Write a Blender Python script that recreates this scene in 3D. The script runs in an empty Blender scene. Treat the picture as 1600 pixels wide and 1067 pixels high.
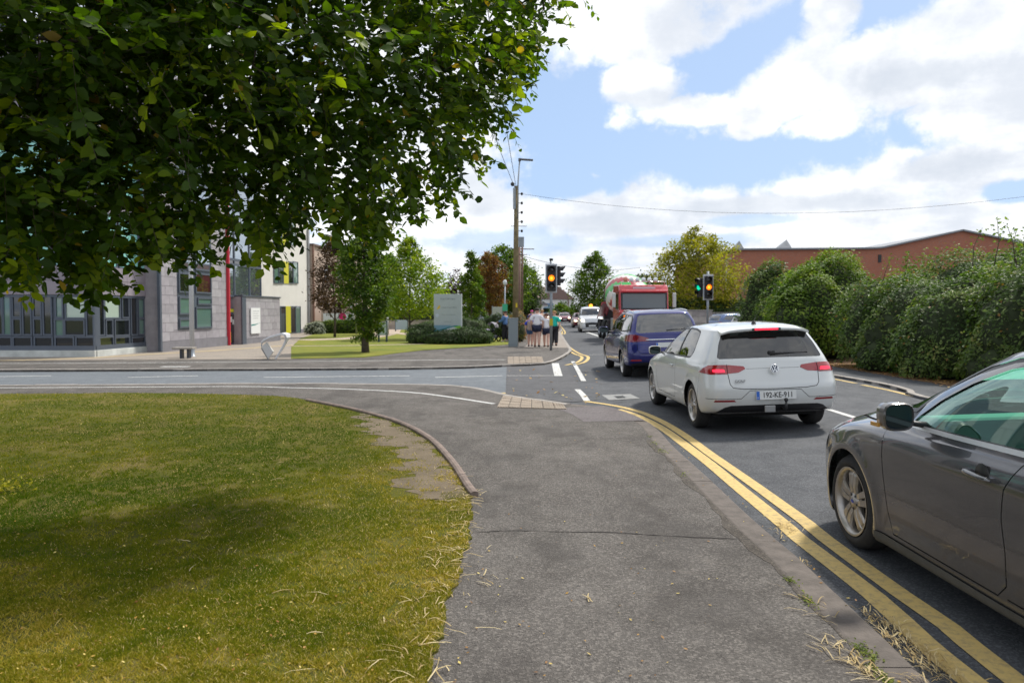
import bpy, bmesh, math, random
import numpy as np
from mathutils import Vector, Matrix, Euler
from mathutils.geometry import delaunay_2d_cdt, tessellate_polygon
R = math.radians
random.seed(7); rng = np.random.default_rng(7)
SC = bpy.context.scene
COL = SC.collection

# ------------------------------------------------------------------ camera, light, exposure
CAMZ, FPX, HOR = 1.62, 1180.0, 487.0
PITCH = math.atan((533.5 - HOR) / FPX)
cd = bpy.data.cameras.new('camera'); cam = bpy.data.objects.new('camera', cd); COL.objects.link(cam)
cam.location = (0, 0, CAMZ); cam.rotation_euler = (math.pi/2 - PITCH, 0, 0)
cd.sensor_width = 36; cd.lens = 36 * FPX / 1600; cd.clip_start = .05; cd.clip_end = 4000
cd.dof.use_dof = True; cd.dof.focus_distance = 6.0; cd.dof.aperture_fstop = 3.2
SC.camera = cam
SUN_EL, SUN_AZ = R(54), R(44)        # azimuth clockwise from +Y (ahead, to the right)
sd = bpy.data.lights.new('sun', 'SUN'); sun = bpy.data.objects.new('sun', sd); COL.objects.link(sun)
sd.energy = 2.6; sd.angle = R(6.0); sd.color = (1.0, .95, .86)
sdir = Vector((math.sin(SUN_AZ)*math.cos(SUN_EL), math.cos(SUN_AZ)*math.cos(SUN_EL), math.sin(SUN_EL)))
sun.rotation_euler = (-sdir).to_track_quat('-Z', 'Y').to_euler(); sun.location = (0, 0, 50)
SC.view_settings.view_transform = 'Standard'; SC.view_settings.look = 'None'
SC.view_settings.gamma = 1; SC.view_settings.exposure = 0.72
SC.view_settings.use_curve_mapping = False
SC.cycles.max_bounces = 6; SC.cycles.diffuse_bounces = 3; SC.cycles.glossy_bounces = 3; SC.cycles.transparent_max_bounces = 8
SC.cycles.use_adaptive_sampling = True

def px_ray(px, py):
    x = (px-800)/FPX; y = (533.5-py)/FPX
    c, s = math.cos(PITCH), math.sin(PITCH)
    return Vector((x, c + y*s, -s + y*c))
def G(px, py, z=0.0):                # where the sight line meets height z
    d = px_ray(px, py); k = (z-CAMZ)/d.z
    return (d.x*k, d.y*k)
def A(px, py, Y):                    # world point on the sight line at distance Y
    d = px_ray(px, py); k = Y/d.y
    return Vector((d.x*k, Y, CAMZ + d.z*k))

# ------------------------------------------------------------------ node helpers
class NT:
    def __init__(s, nt): s.nt = nt; s.n = nt.nodes; s.l = nt.links
    def new(s, t, **kw):
        n = s.n.new(t)
        for k, v in kw.items():
            if hasattr(n, k) and k not in ('inputs',): setattr(n, k, v)
        return n
    def put(s, sock, v):
        if v is None: return
        if isinstance(v, bpy.types.NodeSocket): s.l.new(v, sock)
        else:
            if isinstance(v, (tuple, list)) and len(v) == 3 and sock.type == 'RGBA': v = (*v, 1)
            sock.default_value = v
    def math(s, op, a, b=None, c=None, clamp=False):
        n = s.new('ShaderNodeMath', operation=op); n.use_clamp = clamp
        s.put(n.inputs[0], a)
        if b is not None: s.put(n.inputs[1], b)
        if c is not None: s.put(n.inputs[2], c)
        return n.outputs[0]
    def mix(s, f, a, b, mode='MIX'):
        n = s.new('ShaderNodeMix', data_type='RGBA', blend_type=mode)
        s.put(n.inputs[0], f); s.put(n.inputs[6], a); s.put(n.inputs[7], b)
        return n.outputs[2]
    def noise(s, co, scale, detail=3, rough=.5, dist=0, out=0):
        n = s.new('ShaderNodeTexNoise'); s.put(n.inputs['Vector'], co)
        n.inputs['Scale'].default_value = scale; n.inputs['Detail'].default_value = detail
        n.inputs['Roughness'].default_value = rough; n.inputs['Distortion'].default_value = dist
        return n.outputs[out]
    def step(s, v, lo, hi, a=0.0, b=1.0):
        n = s.new('ShaderNodeMapRange', interpolation_type='SMOOTHSTEP'); s.put(n.inputs[0], v)
        n.inputs[1].default_value = lo; n.inputs[2].default_value = hi
        n.inputs[3].default_value = a; n.inputs[4].default_value = b
        return n.outputs[0]
    def ramp(s, v, stops):
        n = s.new('ShaderNodeValToRGB'); s.put(n.inputs[0], v); e = n.color_ramp.elements
        while len(e) < len(stops): e.new(.5)
        for k, (p, c) in enumerate(stops): e[k].position = p; e[k].color = (*c, 1)
        return n.outputs[0]
    def bump(s, h, strength, dist=.01):
        n = s.new('ShaderNodeBump'); s.put(n.inputs['Height'], h)
        n.inputs['Strength'].default_value = strength; n.inputs['Distance'].default_value = dist
        return n.outputs[0]
    def geo(s): return s.new('ShaderNodeNewGeometry').outputs['Position']
    def obj(s): return s.new('ShaderNodeTexCoord').outputs['Object']
    def sep(s, v):
        n = s.new('ShaderNodeSeparateXYZ'); s.put(n.inputs[0], v); return n.outputs
    def comb(s, x, y, z):
        n = s.new('ShaderNodeCombineXYZ'); s.put(n.inputs[0], x); s.put(n.inputs[1], y); s.put(n.inputs[2], z)
        return n.outputs[0]
MATS = {}
def new_mat(name):
    m = bpy.data.materials.new(name); m.use_nodes = True; m.node_tree.nodes.clear()
    t = NT(m.node_tree); MATS[name] = m
    o = t.new('ShaderNodeOutputMaterial'); b = t.new('ShaderNodeBsdfPrincipled')
    t.l.new(b.outputs[0], o.inputs[0]); t.b = b; t.o = o
    return m, t
def pset(b, t, **kw):
    al = dict(color='Base Color', rough='Roughness', metal='Metallic', spec='Specular IOR Level', coat='Coat Weight',
              coatr='Coat Roughness', normal='Normal', emis='Emission Color', emstr='Emission Strength',
              trans='Transmission Weight', alpha='Alpha', ior='IOR', sheen='Sheen Weight')
    for k, v in kw.items(): t.put(b.inputs[al[k]], v)
def M(name, color=(.5,.5,.5), rough=.6, metal=0, var=0.0, vscale=4, bump=0, bscale=40, **kw):
    """plain material with procedural colour variation and relief"""
    if name in MATS: return MATS[name]
    m, t = new_mat(name); c = color
    co = t.obj()
    if var:
        n = t.noise(co, vscale, 4, .6)
        lo = tuple(max(0, x*(1-var)) for x in color); hi = tuple(min(1, x*(1+var)) for x in color)
        c = t.ramp(n, [(.3, lo), (.7, hi)])
    pset(t.b, t, color=c, rough=rough, metal=metal, **kw)
    if bump: pset(t.b, t, normal=t.bump(t.noise(co, bscale, 3), bump, .01))
    return m
def M_emit(name, color, strength):
    if name in MATS: return MATS[name]
    m, t = new_mat(name); pset(t.b, t, color=color, emis=color, emstr=strength, rough=.3); return m

# ------------------------------------------------------------------ world: sky with broken cloud
world = bpy.data.worlds.new('World'); SC.world = world; world.use_nodes = True
wt = NT(world.node_tree); wt.n.clear()
wo = wt.new('ShaderNodeOutputWorld'); wb = wt.new('ShaderNodeBackground'); wt.l.new(wb.outputs[0], wo.inputs[0])
sky = wt.new('ShaderNodeTexSky'); sky.sky_type = 'NISHITA'; sky.sun_disc = False
sky.sun_elevation = SUN_EL; sky.sun_rotation = SUN_AZ; sky.air_density = 1.0; sky.dust_density = 1.6; sky.ozone_density = 1.4
wdir = wt.new('ShaderNodeTexCoord').outputs['Generated']
wx, wy, wz = wt.sep(wdir)
az = wt.math('ARCTAN2', wx, wy); el = wt.math('ARCSINE', wz)
zc = wt.math('MAXIMUM', wt.math('ADD', wz, .16), .03)
cp = wt.comb(wt.math('DIVIDE', wx, zc), wt.math('DIVIDE', wy, zc), 0.0)
n1 = wt.noise(cp, 1.15, 9, .58, .25)
n2 = wt.noise(cp, 4.2, 6, .6)
n3 = wt.noise(wdir, 16.0, 6, .62)
# wobble the hole outlines
n4 = wt.noise(wdir, 5.5, 5, .6)
wob = wt.math('ADD', wt.math('MULTIPLY', wt.math('SUBTRACT', n3, .5), 1.7), wt.math('MULTIPLY', wt.math('SUBTRACT', n4, .5), 1.1))
def blob(px, py, rx, ry, rot=0.0):
    a0 = math.atan((px-800)/FPX); e0 = math.atan((HOR-py)/FPX*math.cos(a0))
    rx, ry = rx/FPX*math.cos(a0)**1.5, ry/FPX; c, s_ = math.cos(R(rot)), math.sin(R(rot))
    dx = wt.math('SUBTRACT', az, a0); dy = wt.math('SUBTRACT', el, e0)
    u = wt.math('ADD', wt.math('MULTIPLY', dx, c/rx), wt.math('MULTIPLY', dy, s_/rx))
    v = wt.math('ADD', wt.math('MULTIPLY', dx, -s_/ry), wt.math('MULTIPLY', dy, c/ry))
    r2 = wt.math('ADD', wt.math('MULTIPLY', u, u), wt.math('MULTIPLY', v, v))
    r = wt.math('ADD', wt.math('SQRT', r2), wob)
    return wt.step(r, .50, 1.22, 1.0, 0.0)
dens = wt.step(n1, .30, .56)
def comb(vals):
    o = vals[0]
    for v in vals[1:]: o = wt.math('MAXIMUM', o, v)
    return o
# region of the picture where cloud dominates, then holes, then puffs in the holes
base = blob(1150, 240, 900, 420)
dens = wt.math('MAXIMUM', dens, wt.math('MULTIPLY', base, .93))
holes = comb([blob(880, 185, 105, 85), blob(960, 240, 190, 60), blob(1160, 243, 320, 52, 2), blob(1065, 150, 110, 45, 18), blob(1150, 90, 190, 46, 27),
              blob(1420, 205, 60, 34), blob(1365, 18, 90, 36, 15), blob(900, 290, 100, 26), blob(1580, 300, 60, 16)])
dens = wt.math('MULTIPLY', dens, wt.math('SUBTRACT', 1.0, wt.math('MULTIPLY', holes, .97)))
thin = comb([blob(800, 380, 160, 26), blob(1050, 378, 160, 12), blob(1180, 345, 110, 10)])
dens = wt.math('MULTIPLY', dens, wt.math('SUBTRACT', 1.0, wt.math('MULTIPLY', thin, .55)))
puffs = comb([blob(1000, 142, 58, 42), blob(1290, 198, 75, 24, 5), blob(1110, 178, 150, 24, -2), blob(1290, 125, 210, 42, 16), blob(1170, 198, 45, 20), blob(1285, 40, 48, 42), blob(1530, 130, 150, 100)])
dens = wt.math('MAXIMUM', dens, puffs)
shade = wt.noise(wdir, 6.5, 6, .6)
shade2 = wt.math('ADD', wt.math('MULTIPLY', shade, .7), wt.math('MULTIPLY', n2, .3))
grey = wt.step(shade2, .38, .64)
dark = comb([blob(1420, 125, 110, 26), blob(1470, 262, 100, 24), blob(1200, 322, 280, 18), blob(760, 300, 90, 40), blob(1000, 160, 60, 16), blob(950, 350, 130, 22)])
cloudc = wt.mix(grey, (.49, .52, .57), (.78, .785, .79))
cloudc = wt.mix(wt.math('MULTIPLY', dark, .60), cloudc, (.41, .45, .51))
skyc = wt.mix(1.0, sky.outputs[0], (.07, .07, .07), 'MULTIPLY')
skyc = wt.mix(wt.step(el, 0.0, .55, .75, .55), skyc, (.32, .45, .67))   # thin high veil that pales the blue
fin = wt.mix(wt.step(dens, .12, .98), skyc, cloudc)
below = wt.step(wz, -.06, 0.0, 0.0, 1.0)
fin = wt.mix(below, (.25, .26, .27), fin)
wt.l.new(fin, wb.inputs[0]); wb.inputs[1].default_value = 1.0
world.cycles.sampling_method = 'MANUAL'; world.cycles.sample_map_resolution = 512

# ------------------------------------------------------------------ object helpers
def tag(o, label=None, cat=None, group=None, kind=None):
    if label: o['label'] = label
    if cat: o['category'] = cat
    if group: o['group'] = group
    if kind: o['kind'] = kind
    return o
def empty(name, loc=(0,0,0), rz=0.0, label=None, cat=None, group=None):
    o = bpy.data.objects.new(name, None); COL.objects.link(o); o.empty_display_size = .2
    o.location = loc; o.rotation_euler = (0, 0, rz); return tag(o, label, cat, group)
def link(name, me, parent=None, loc=None):
    o = bpy.data.objects.new(name, me); COL.objects.link(o)
    if parent is not None: o.parent = parent
    if loc is not None: o.location = loc
    return o
def np_mesh(name, V, F, mat=None, smooth=False, attr=None, midx=None):
    """V (n,3), F (m,k) same-size faces"""
    V = np.asarray(V, np.float32); F = np.asarray(F, np.int32); me = bpy.data.meshes.new(name)
    k = F.shape[1]; me.vertices.add(len(V)); me.vertices.foreach_set('co', V.ravel())
    me.loops.add(F.size); me.loops.foreach_set('vertex_index', F.ravel())
    me.polygons.add(len(F)); me.polygons.foreach_set('loop_start', np.arange(0, F.size, k, dtype=np.int32))
    if midx is not None: me.polygons.foreach_set('material_index', np.asarray(midx, np.int32))
    me.update(calc_edges=True); me.validate()
    me.polygons.foreach_set('use_smooth', np.full(len(me.polygons), smooth))
    if attr is not None:
        a = me.attributes.new('tint', 'FLOAT', 'POINT'); a.data.foreach_set('value', np.asarray(attr, np.float32))
    for m in (mat if isinstance(mat, (list, tuple)) else [mat]):
        if m: me.materials.append(m)
    return me
class MB:
    """collects shapes into one mesh"""
    def __init__(s): s.v = []; s.f = []; s.m = []; s.mi = 0; s.sm = []; s.smooth = False
    def add(s, vs, fs):
        b = len(s.v); s.v += [tuple(v) for v in vs]
        for f in fs: s.f.append([b+i for i in f]); s.m.append(s.mi); s.sm.append(s.smooth)
        return s
    def box(s, c, d, rz=0.0, rot=None, taper=1.0):
        x, y, z = d[0]/2, d[1]/2, d[2]/2
        pts = [(-x,-y,-z),(x,-y,-z),(x,y,-z),(-x,y,-z),(-x*taper,-y*taper,z),(x*taper,-y*taper,z),(x*taper,y*taper,z),(-x*taper,y*taper,z)]
        m = (rot if rot is not None else Matrix.Rotation(rz, 3, 'Z'))
        s.add([m @ Vector(p) + Vector(c) for p in pts], [(0,3,2,1),(4,5,6,7),(0,1,5,4),(1,2,6,5),(2,3,7,6),(3,0,4,7)]); return s
    def bx(s, x0, x1, y0, y1, z0, z1): return s.box(((x0+x1)/2,(y0+y1)/2,(z0+z1)/2), (x1-x0, y1-y0, z1-z0))
    def tube(s, pts, rs, n=8, cap=True, flat=1.0):
        pts = [Vector(p) for p in pts]; rs = rs if isinstance(rs, (list, tuple)) else [rs]*len(pts)
        vs = []; fs = []; up = Vector((0,0,1))
        prev = None
        for i, p in enumerate(pts):
            d = (pts[min(i+1, len(pts)-1)] - pts[max(i-1, 0)]).normalized()
            if prev is None:
                a = d.cross(up)
                if a.length < .05: a = d.cross(Vector((1,0,0)))
            else: a = prev - d*prev.dot(d)
            a.normalize(); prev = a; b = d.cross(a)
            for k in range(n):
                t = 2*math.pi*k/n; vs.append(p + (a*math.cos(t) + b*math.sin(t)*flat)*rs[i])
        for i in range(len(pts)-1):
            for k in range(n): fs.append((i*n+k, i*n+(k+1)%n, (i+1)*n+(k+1)%n, (i+1)*n+k))
        if cap: fs.append(tuple(range(n-1, -1, -1))); fs.append(tuple((len(pts)-1)*n+k for k in range(n)))
        sm = s.smooth; s.smooth = True; s.add(vs, fs); s.smooth = sm
        if cap: s.sm[-1] = s.sm[-2] = False
        return s
    def lathe(s, prof, c=(0,0,0), axis='Z', n=24, smooth=True, ang=2*math.pi, a0=0.0):
        """prof: list of (radius, height)"""
        vs = []; fs = []; full = ang > 6.28; nn = n if full else n+1
        for (r, h) in prof:
            for k in range(nn):
                t = a0 + ang*k/n; x, y = r*math.cos(t), r*math.sin(t)
                p = {'Z': (x, y, h), 'X': (h, x, y), 'Y': (y, h, x)}[axis]
                vs.append((p[0]+c[0], p[1]+c[1], p[2]+c[2]))
        for i in range(len(prof)-1):
            for k in range(n if full else n):
                k2 = (k+1) % nn
                if not full and k+1 >= nn: continue
                fs.append((i*nn+k, i*nn+k2, (i+1)*nn+k2, (i+1)*nn+k))
        sm = s.smooth; s.smooth = smooth; s.add(vs, fs); s.smooth = sm; return s
    def prism(s, poly, z0, z1, M4=None):
        """poly: 2D outline (x,y) extruded z0..z1; M4 places it"""
        n = len(poly); M4 = M4 or Matrix()
        vs = [M4 @ Vector((x, y, z0)) for x, y in poly] + [M4 @ Vector((x, y, z1)) for x, y in poly]
        tri = tessellate_polygon([[Vector((x, y, 0)) for x, y in poly]])
        ar = sum(poly[i][0]*poly[(i+1)%n][1]-poly[(i+1)%n][0]*poly[i][1] for i in range(n))
        fs = []
        for t in tri:
            a, b, c = t; cr = (poly[b][0]-poly[a][0])*(poly[c][1]-poly[a][1])-(poly[b][1]-poly[a][1])*(poly[c][0]-poly[a][0])
            if cr < 0: a, c = c, a
            fs.append((a+n, b+n, c+n)); fs.append((c, b, a))
        for i in range(n):
            j = (i+1) % n
            fs.append((i, j, j+n, i+n) if ar > 0 else (j, i, i+n, j+n))
        return s.add(vs, fs)
    def quad(s, a, b, c, d): return s.add([a, b, c, d], [(0,1,2,3)])
    def mesh(s, name, mats):
        me = bpy.data.meshes.new(name); me.from_pydata(s.v, [], s.f)
        for m in (mats if isinstance(mats, (list, tuple)) else [mats]): me.materials.append(m)
        if len(me.polygons) == len(s.f):
            me.polygons.foreach_set('material_index', s.m); me.polygons.foreach_set('use_smooth', s.sm)
        me.update(); return me
    def build(s, name, mats, parent=None, bevel=0, seg=2, loc=None, **kw):
        o = link(name, s.mesh(name, mats), parent, loc)
        if bevel:
            b = o.modifiers.new('bevel', 'BEVEL'); b.width = bevel; b.segments = seg; b.limit_method = 'ANGLE'; b.angle_limit = R(40)
            b.harden_normals = False
        tag(o, **kw); return o
def copy_tree(o, parent=None, loc=None):
    c = o.copy(); COL.objects.link(c); c.parent = parent
    if loc is not None: c.location = loc
    for ch in list(o.children): copy_tree(ch, c)
    return c
def curve_pts(ctrl, step=.25):
    """Catmull-Rom through 2D points, resampled"""
    P = [np.array(p, float) for p in ctrl]; P = [2*P[0]-P[1]] + P + [2*P[-1]-P[-2]]
    out = []
    for i in range(1, len(P)-2):
        a, b, c, d = P[i-1:i+3]; n = max(2, int(np.linalg.norm(c-b)/step))
        for k in range(n):
            t = k/n; out.append(.5*((2*b)+(c-a)*t+(2*a-5*b+4*c-d)*t*t+(3*b-a-3*c+d)*t**3))
    out.append(P[-2]); return [tuple(p) for p in out]
def text_mesh(body, size, mat, parent, loc, rot, name='lettering', depth=.001, bold=0.0, align='CENTER', xs=1.0):
    cu = bpy.data.curves.new('txt', 'FONT'); cu.body = body; cu.size = size; cu.extrude = depth; cu.offset = bold
    cu.align_x = align; cu.align_y = 'CENTER'; cu.resolution_u = 3
    o = bpy.data.objects.new('txt', cu); COL.objects.link(o)
    dg = bpy.context.evaluated_depsgraph_get(); me = bpy.data.meshes.new_from_object(o.evaluated_get(dg))
    bpy.data.objects.remove(o); me.materials.clear(); me.materials.append(mat)
    r = link(name, me, parent); r.location = loc; r.rotation_euler = rot; r.scale = (xs, 1, 1); return r
# ================================================================== GROUND, ROADS, PATHS
PV = .06                                   # pavement height above the road channel
def lane_c(y): return 5.0 + max(0, y-14)*.045          # centre of the main road
def zroad(x, y):
    h = .032*(3.0-abs(x-lane_c(y)))
    return max(0.0, min(.085, h if h > 0 else 0.0))
def asphalt(name, base, warm, specks=1.0, patchy=.14, b=.5):
    m, t = new_mat(name); co = t.geo()
    big = t.noise(co, .35, 5, .6); mid = t.noise(co, 3.0, 5, .65)
    c = t.ramp(big, [(.3, tuple(x*(1-patchy) for x in base)), (.7, tuple(x*(1+patchy) for x in warm))])
    c = t.mix(t.step(mid, .35, .7, 0, .45), c, tuple(x*.72 for x in base))
    v = t.new('ShaderNodeTexVoronoi'); t.put(v.inputs['Vector'], co); v.inputs['Scale'].default_value = 95
    cell = t.sep(v.outputs['Color'])[0]
    c = t.mix(t.step(cell, .55, 1.0, 0, .55*specks), c, tuple(min(1, x*2.3) for x in warm))
    c = t.mix(t.step(cell, .30, .0, 0, .55*specks), c, tuple(x*.42 for x in base))
    fine = t.noise(co, 240, 2, .7)
    c = t.mix(t.step(fine, .62, .80, 0, .6*specks), c, (.42, .40, .38))
    v2 = t.new('ShaderNodeTexVoronoi'); t.put(v2.inputs['Vector'], co); v2.inputs['Scale'].default_value = 130
    h = t.math('ADD', v2.outputs['Distance'], t.math('MULTIPLY', fine, .5))
    pset(t.b, t, color=c, rough=t.step(mid, .2, .8, .75, .95), spec=.35, normal=t.bump(h, b, .008)); return m
m_path = asphalt('footpath_asphalt', (.097,.087,.079), (.124,.112,.101), .95, .16, .8)
t = NT(m_path.node_tree); b_ = [n for n in t.n if n.type == 'BSDF_PRINCIPLED'][0]; src = b_.inputs['Base Color'].links[0].from_socket; co = t.geo()
stain = t.noise(t.comb(t.sep(co)[0], t.math('MULTIPLY', t.sep(co)[1], .45), 0.0), 1.3, 6, .7)
cc_ = t.mix(t.step(stain, .46, .62, 0, .62), src, (.060,.053,.048)); v = t.new('ShaderNodeTexVoronoi'); t.put(v.inputs['Vector'], co); v.inputs['Scale'].default_value = 2.6
cc_ = t.mix(t.step(v.outputs['Distance'], .035, .02, 0, .8), cc_, (.045,.042,.040))           # old gum and drips
cc_ = t.mix(t.step(t.noise(co, 7, 4, .6), .62, .72, 0, .35), cc_, (.17,.15,.13)); t.put(b_.inputs['Base Color'], cc_)
m_road = asphalt('road_asphalt', (.062,.066,.074), (.082,.085,.092), .7, .14, .45)
m_road2 = asphalt('side_road_asphalt', (.115,.130,.148), (.140,.154,.168), .5, .08, .3)
m_patch = asphalt('dark_patch_asphalt', (.075,.076,.082), (.092,.091,.095), .6, .1, .4)
m_conc = M('kerb_concrete', (.30,.275,.25), .9, var=.25, vscale=6, bump=.4, bscale=60)
m_channel = M('channel_concrete', (.125,.106,.093), .9, var=.3, vscale=9, bump=.5, bscale=70)
def paint(name, col, dirt):
    m, t = new_mat(name); co = t.geo()
    n = t.noise(co, 22, 6, .75); n2 = t.noise(co, 2.2, 4, .6)
    c = t.mix(t.step(n, .42, .68, 0, .9), col, dirt); c = t.mix(t.step(n2, .5, .8, 0, .4), c, dirt)
    pset(t.b, t, color=c, rough=.75, normal=t.bump(t.noise(co, 160, 2), .35, .004)); return m
m_yel = paint('yellow_road_paint', (.60,.43,.15), (.36,.27,.13))
m_whi = paint('white_road_paint', (.60,.60,.58), (.26,.26,.26))
def slab(name, poly, z0, z1, mat, kind='structure', parent=None, bevel=0, **kw):
    mb = MB().prism(poly, z0, z1); return mb.build(name, mat, parent, kind=None if parent else kind, **kw)
# earth to the horizon
m_g, t = new_mat('far_ground'); co = t.geo()
pset(t.b, t, color=t.ramp(t.noise(co, .02, 5), [(.3, (.06,.085,.03)), (.7, (.13,.13,.06))]), rough=1)
MB().quad((-1500,-300,-.08), (1500,-300,-.08), (1500,3000,-.08), (-1500,3000,-.08)).build('ground', m_g, kind='structure')
# carriageway: one cambered sheet
xs = np.unique(np.concatenate([np.linspace(-60, -2, 12), np.linspace(-2, 26, 90), [60]]))
ys = np.unique(np.concatenate([np.linspace(-6, 40, 70), np.linspace(40, 420, 60)]))
XX, YY = np.meshgrid(xs, ys); ZZ = np.array([[zroad(x, y) for x in xs] for y in ys])
V = np.stack([XX, YY, ZZ], -1).reshape(-1, 3); nx = len(xs)
F = [(j*nx+i, j*nx+i+1, (j+1)*nx+i+1, (j+1)*nx+i) for j in range(len(ys)-1) for i in range(nx-1)]
tag(link('road', np_mesh('road', V, F, m_road, True)), kind='structure')
def sheet(name, poly, dz, mat, parent=None, kind='structure', step=.6, **kw):
    """thin marking or patch that follows the camber"""
    P = [Vector(p) for p in poly]; x0 = min(p.x for p in P); x1 = max(p.x for p in P); y0 = min(p.y for p in P); y1 = max(p.y for p in P)
    n = len(P); vin = []; 
    for i in range(n):
        a, b = P[i], P[(i+1) % n]; k = max(1, int((b-a).length/step))
        vin += [a.lerp(b, q/k) for q in range(k)]
    m = len(vin); edges = [(i, (i+1) % m) for i in range(m)]
    for gx in np.arange(x0+step/2, x1, step):
        for gy in np.arange(y0+step/2, y1, step): vin.append(Vector((gx, gy)))
    r = delaunay_2d_cdt(vin, edges, [list(range(m))], 1, 1e-4)
    me = bpy.data.meshes.new(name); me.from_pydata([(v.x, v.y, zroad(v.x, v.y)+dz) for v in r[0]], [], r[2])
    me.materials.append(mat); me.update()
    for p in me.polygons:
        if p.normal.z < 0: p.flip()
    return tag(link(name, me, parent), kind=None if parent else kind, **kw)
def ribbon(name, ctrl, width, z, mat, parent=None, curve=True, zf=True, step=.3, kind='structure', **kw):
    pts = curve_pts(ctrl, step) if curve and len(ctrl) > 2 else curve_pts(ctrl, 1.0)
    vs = []; 
    for i, p in enumerate(pts):
        a = Vector(pts[max(i-1, 0)]); b = Vector(pts[min(i+1, len(pts)-1)]); d = (b-a).normalized(); nrm = Vector((-d.y, d.x))*width/2
        for q in (Vector(p)+nrm, Vector(p)-nrm): vs.append((q.x, q.y, (zroad(q.x, q.y) if zf else 0)+z))
    fs = [(2*i, 2*i+1, 2*i+3, 2*i+2) for i in range(len(pts)-1)]
    me = bpy.data.meshes.new(name); me.from_pydata(vs, [], fs); me.materials.append(mat); me.update()
    for p in me.polygons:
        if p.normal.z < 0: p.flip()
    return tag(link(name, me, parent), kind=None if parent else kind, **kw)
# side road surface (bluer, smoother) and the dark resurfaced strip at its mouth
side_n = [G(x, y) for x, y in [(-900,604),(0,602),(400,599),(600,600.5),(729,604.5),(790,616)]]
side_f = [G(x, y) for x, y in [(792,571),(640,575),(0,578),(-900,580)]]
sheet('side_road', side_n + side_f, .004, m_road2, step=3.0)
sheet('road_patch', [G(790,616), G(884,629), G(918,627), G(897,590), G(880,562), G(850,568), G(792,571)], .008, m_patch, step=1.0)
# near footpath
kerb_in = [(1.62,-4), (1.62, 1.0)] + [G(x, y, PV) for x, y in [(1387,1067),(1350,1027),(1300,975),(1250,922),(1200,868),(1157,829),(1117,789),(1080,750),(1050,720),(1024,694),(1003,667),(985,654),(963,644),(930,637),(884,632)]]
kerb_in_c = curve_pts(kerb_in, .3)
kerb_left = [G(x, y, PV) for x, y in [(884,632),(840,625),(784,617),(729,605),(640,601),(400,599.5),(0,602),(-900,604)]]
kl_c = curve_pts(kerb_left, .5)
foot = kerb_in_c + kl_c[1:] + [(kl_c[-1][0], -4)]
slab('footpath', foot, -.03, PV, m_path)
# lawn
lawn_edge_px = [(-900,616),(0,616),(200,614.5),(420,619),(500,630),(560,643),(620,660),(670,686),(705,722),(730,760),(738,775),(734,830),(722,880),(705,930),(690,990),(668,1067)]
lawn_edge = curve_pts([G(x, y, PV) for x, y in lawn_edge_px] + [(-.42, 2.2), (-.55, .5), (-.7,-4)], .05)
lawn_edge = [(p[0]+(.012*math.sin(p[1]*9)+.006*math.sin(p[1]*37+1)+random.uniform(-.014,.014))*(1 if p[1] < 7.0 else .2), p[1]) for p in lawn_edge]
lawn_poly = lawn_edge + [(lawn_edge[0][0], -4)]
m_soil, t = new_mat('lawn_soil'); co = t.geo()
n = t.noise(co, 1.1, 6, .62); n2 = t.noise(co, 9, 5, .7); n4 = t.noise(co, 60, 3, .7)
c = t.ramp(n, [(.30, (.075,.095,.012)), (.5, (.125,.125,.022)), (.62, (.18,.15,.045)), (.75, (.20,.16,.07))])
c = t.mix(t.step(n2, .4, .75, 0, .6), c, (.085,.075,.04)); c = t.mix(t.step(n4, .5, .75, 0, .5), c, (.20,.17,.09))
pset(t.b, t, color=c, rough=1, spec=0.05, normal=t.bump(t.math('ADD', n2, n4), 1.0, .02))
slab('lawn', lawn_poly, -.02, PV+.012, m_soil)
# worn earth beside the edging
m_dirt, t = new_mat('bare_earth'); co = t.geo()
c = t.ramp(t.noise(co, 4, 6, .7), [(.3, (.11,.085,.052)), (.7, (.195,.15,.098))]); c = t.mix(t.step(t.noise(co, 70, 3), .55, .75, 0, .6), c, (.26,.215,.15))
pset(t.b, t, color=c, rough=1, normal=t.bump(t.noise(co, 60, 4, .7), .8, .012))
DIRT = [G(x, y, PV+.012) for x, y in [(560,645),(615,661),(660,684),(700,722),(722,756),(728,785),(700,778),(650,778),(628,762),(632,735),(625,705),(590,690),(570,668)]]
DIRT_J = [(x_+.10*math.sin(y_*9)+.07*math.sin(y_*23+2)+random.uniform(-.05,.05), y_+.08*math.sin(x_*13)+random.uniform(-.05,.05)) for x_, y_ in curve_pts(DIRT + DIRT[:1], .06)[:-1]]
DIRT_J = [(min(x_, max(p_[0] for p_ in lawn_edge if abs(p_[1]-y_) < .12)-.02), y_) for x_, y_ in DIRT_J]
slab('bare_earth', DIRT_J, PV+.010, PV+.015, m_dirt)
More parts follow.
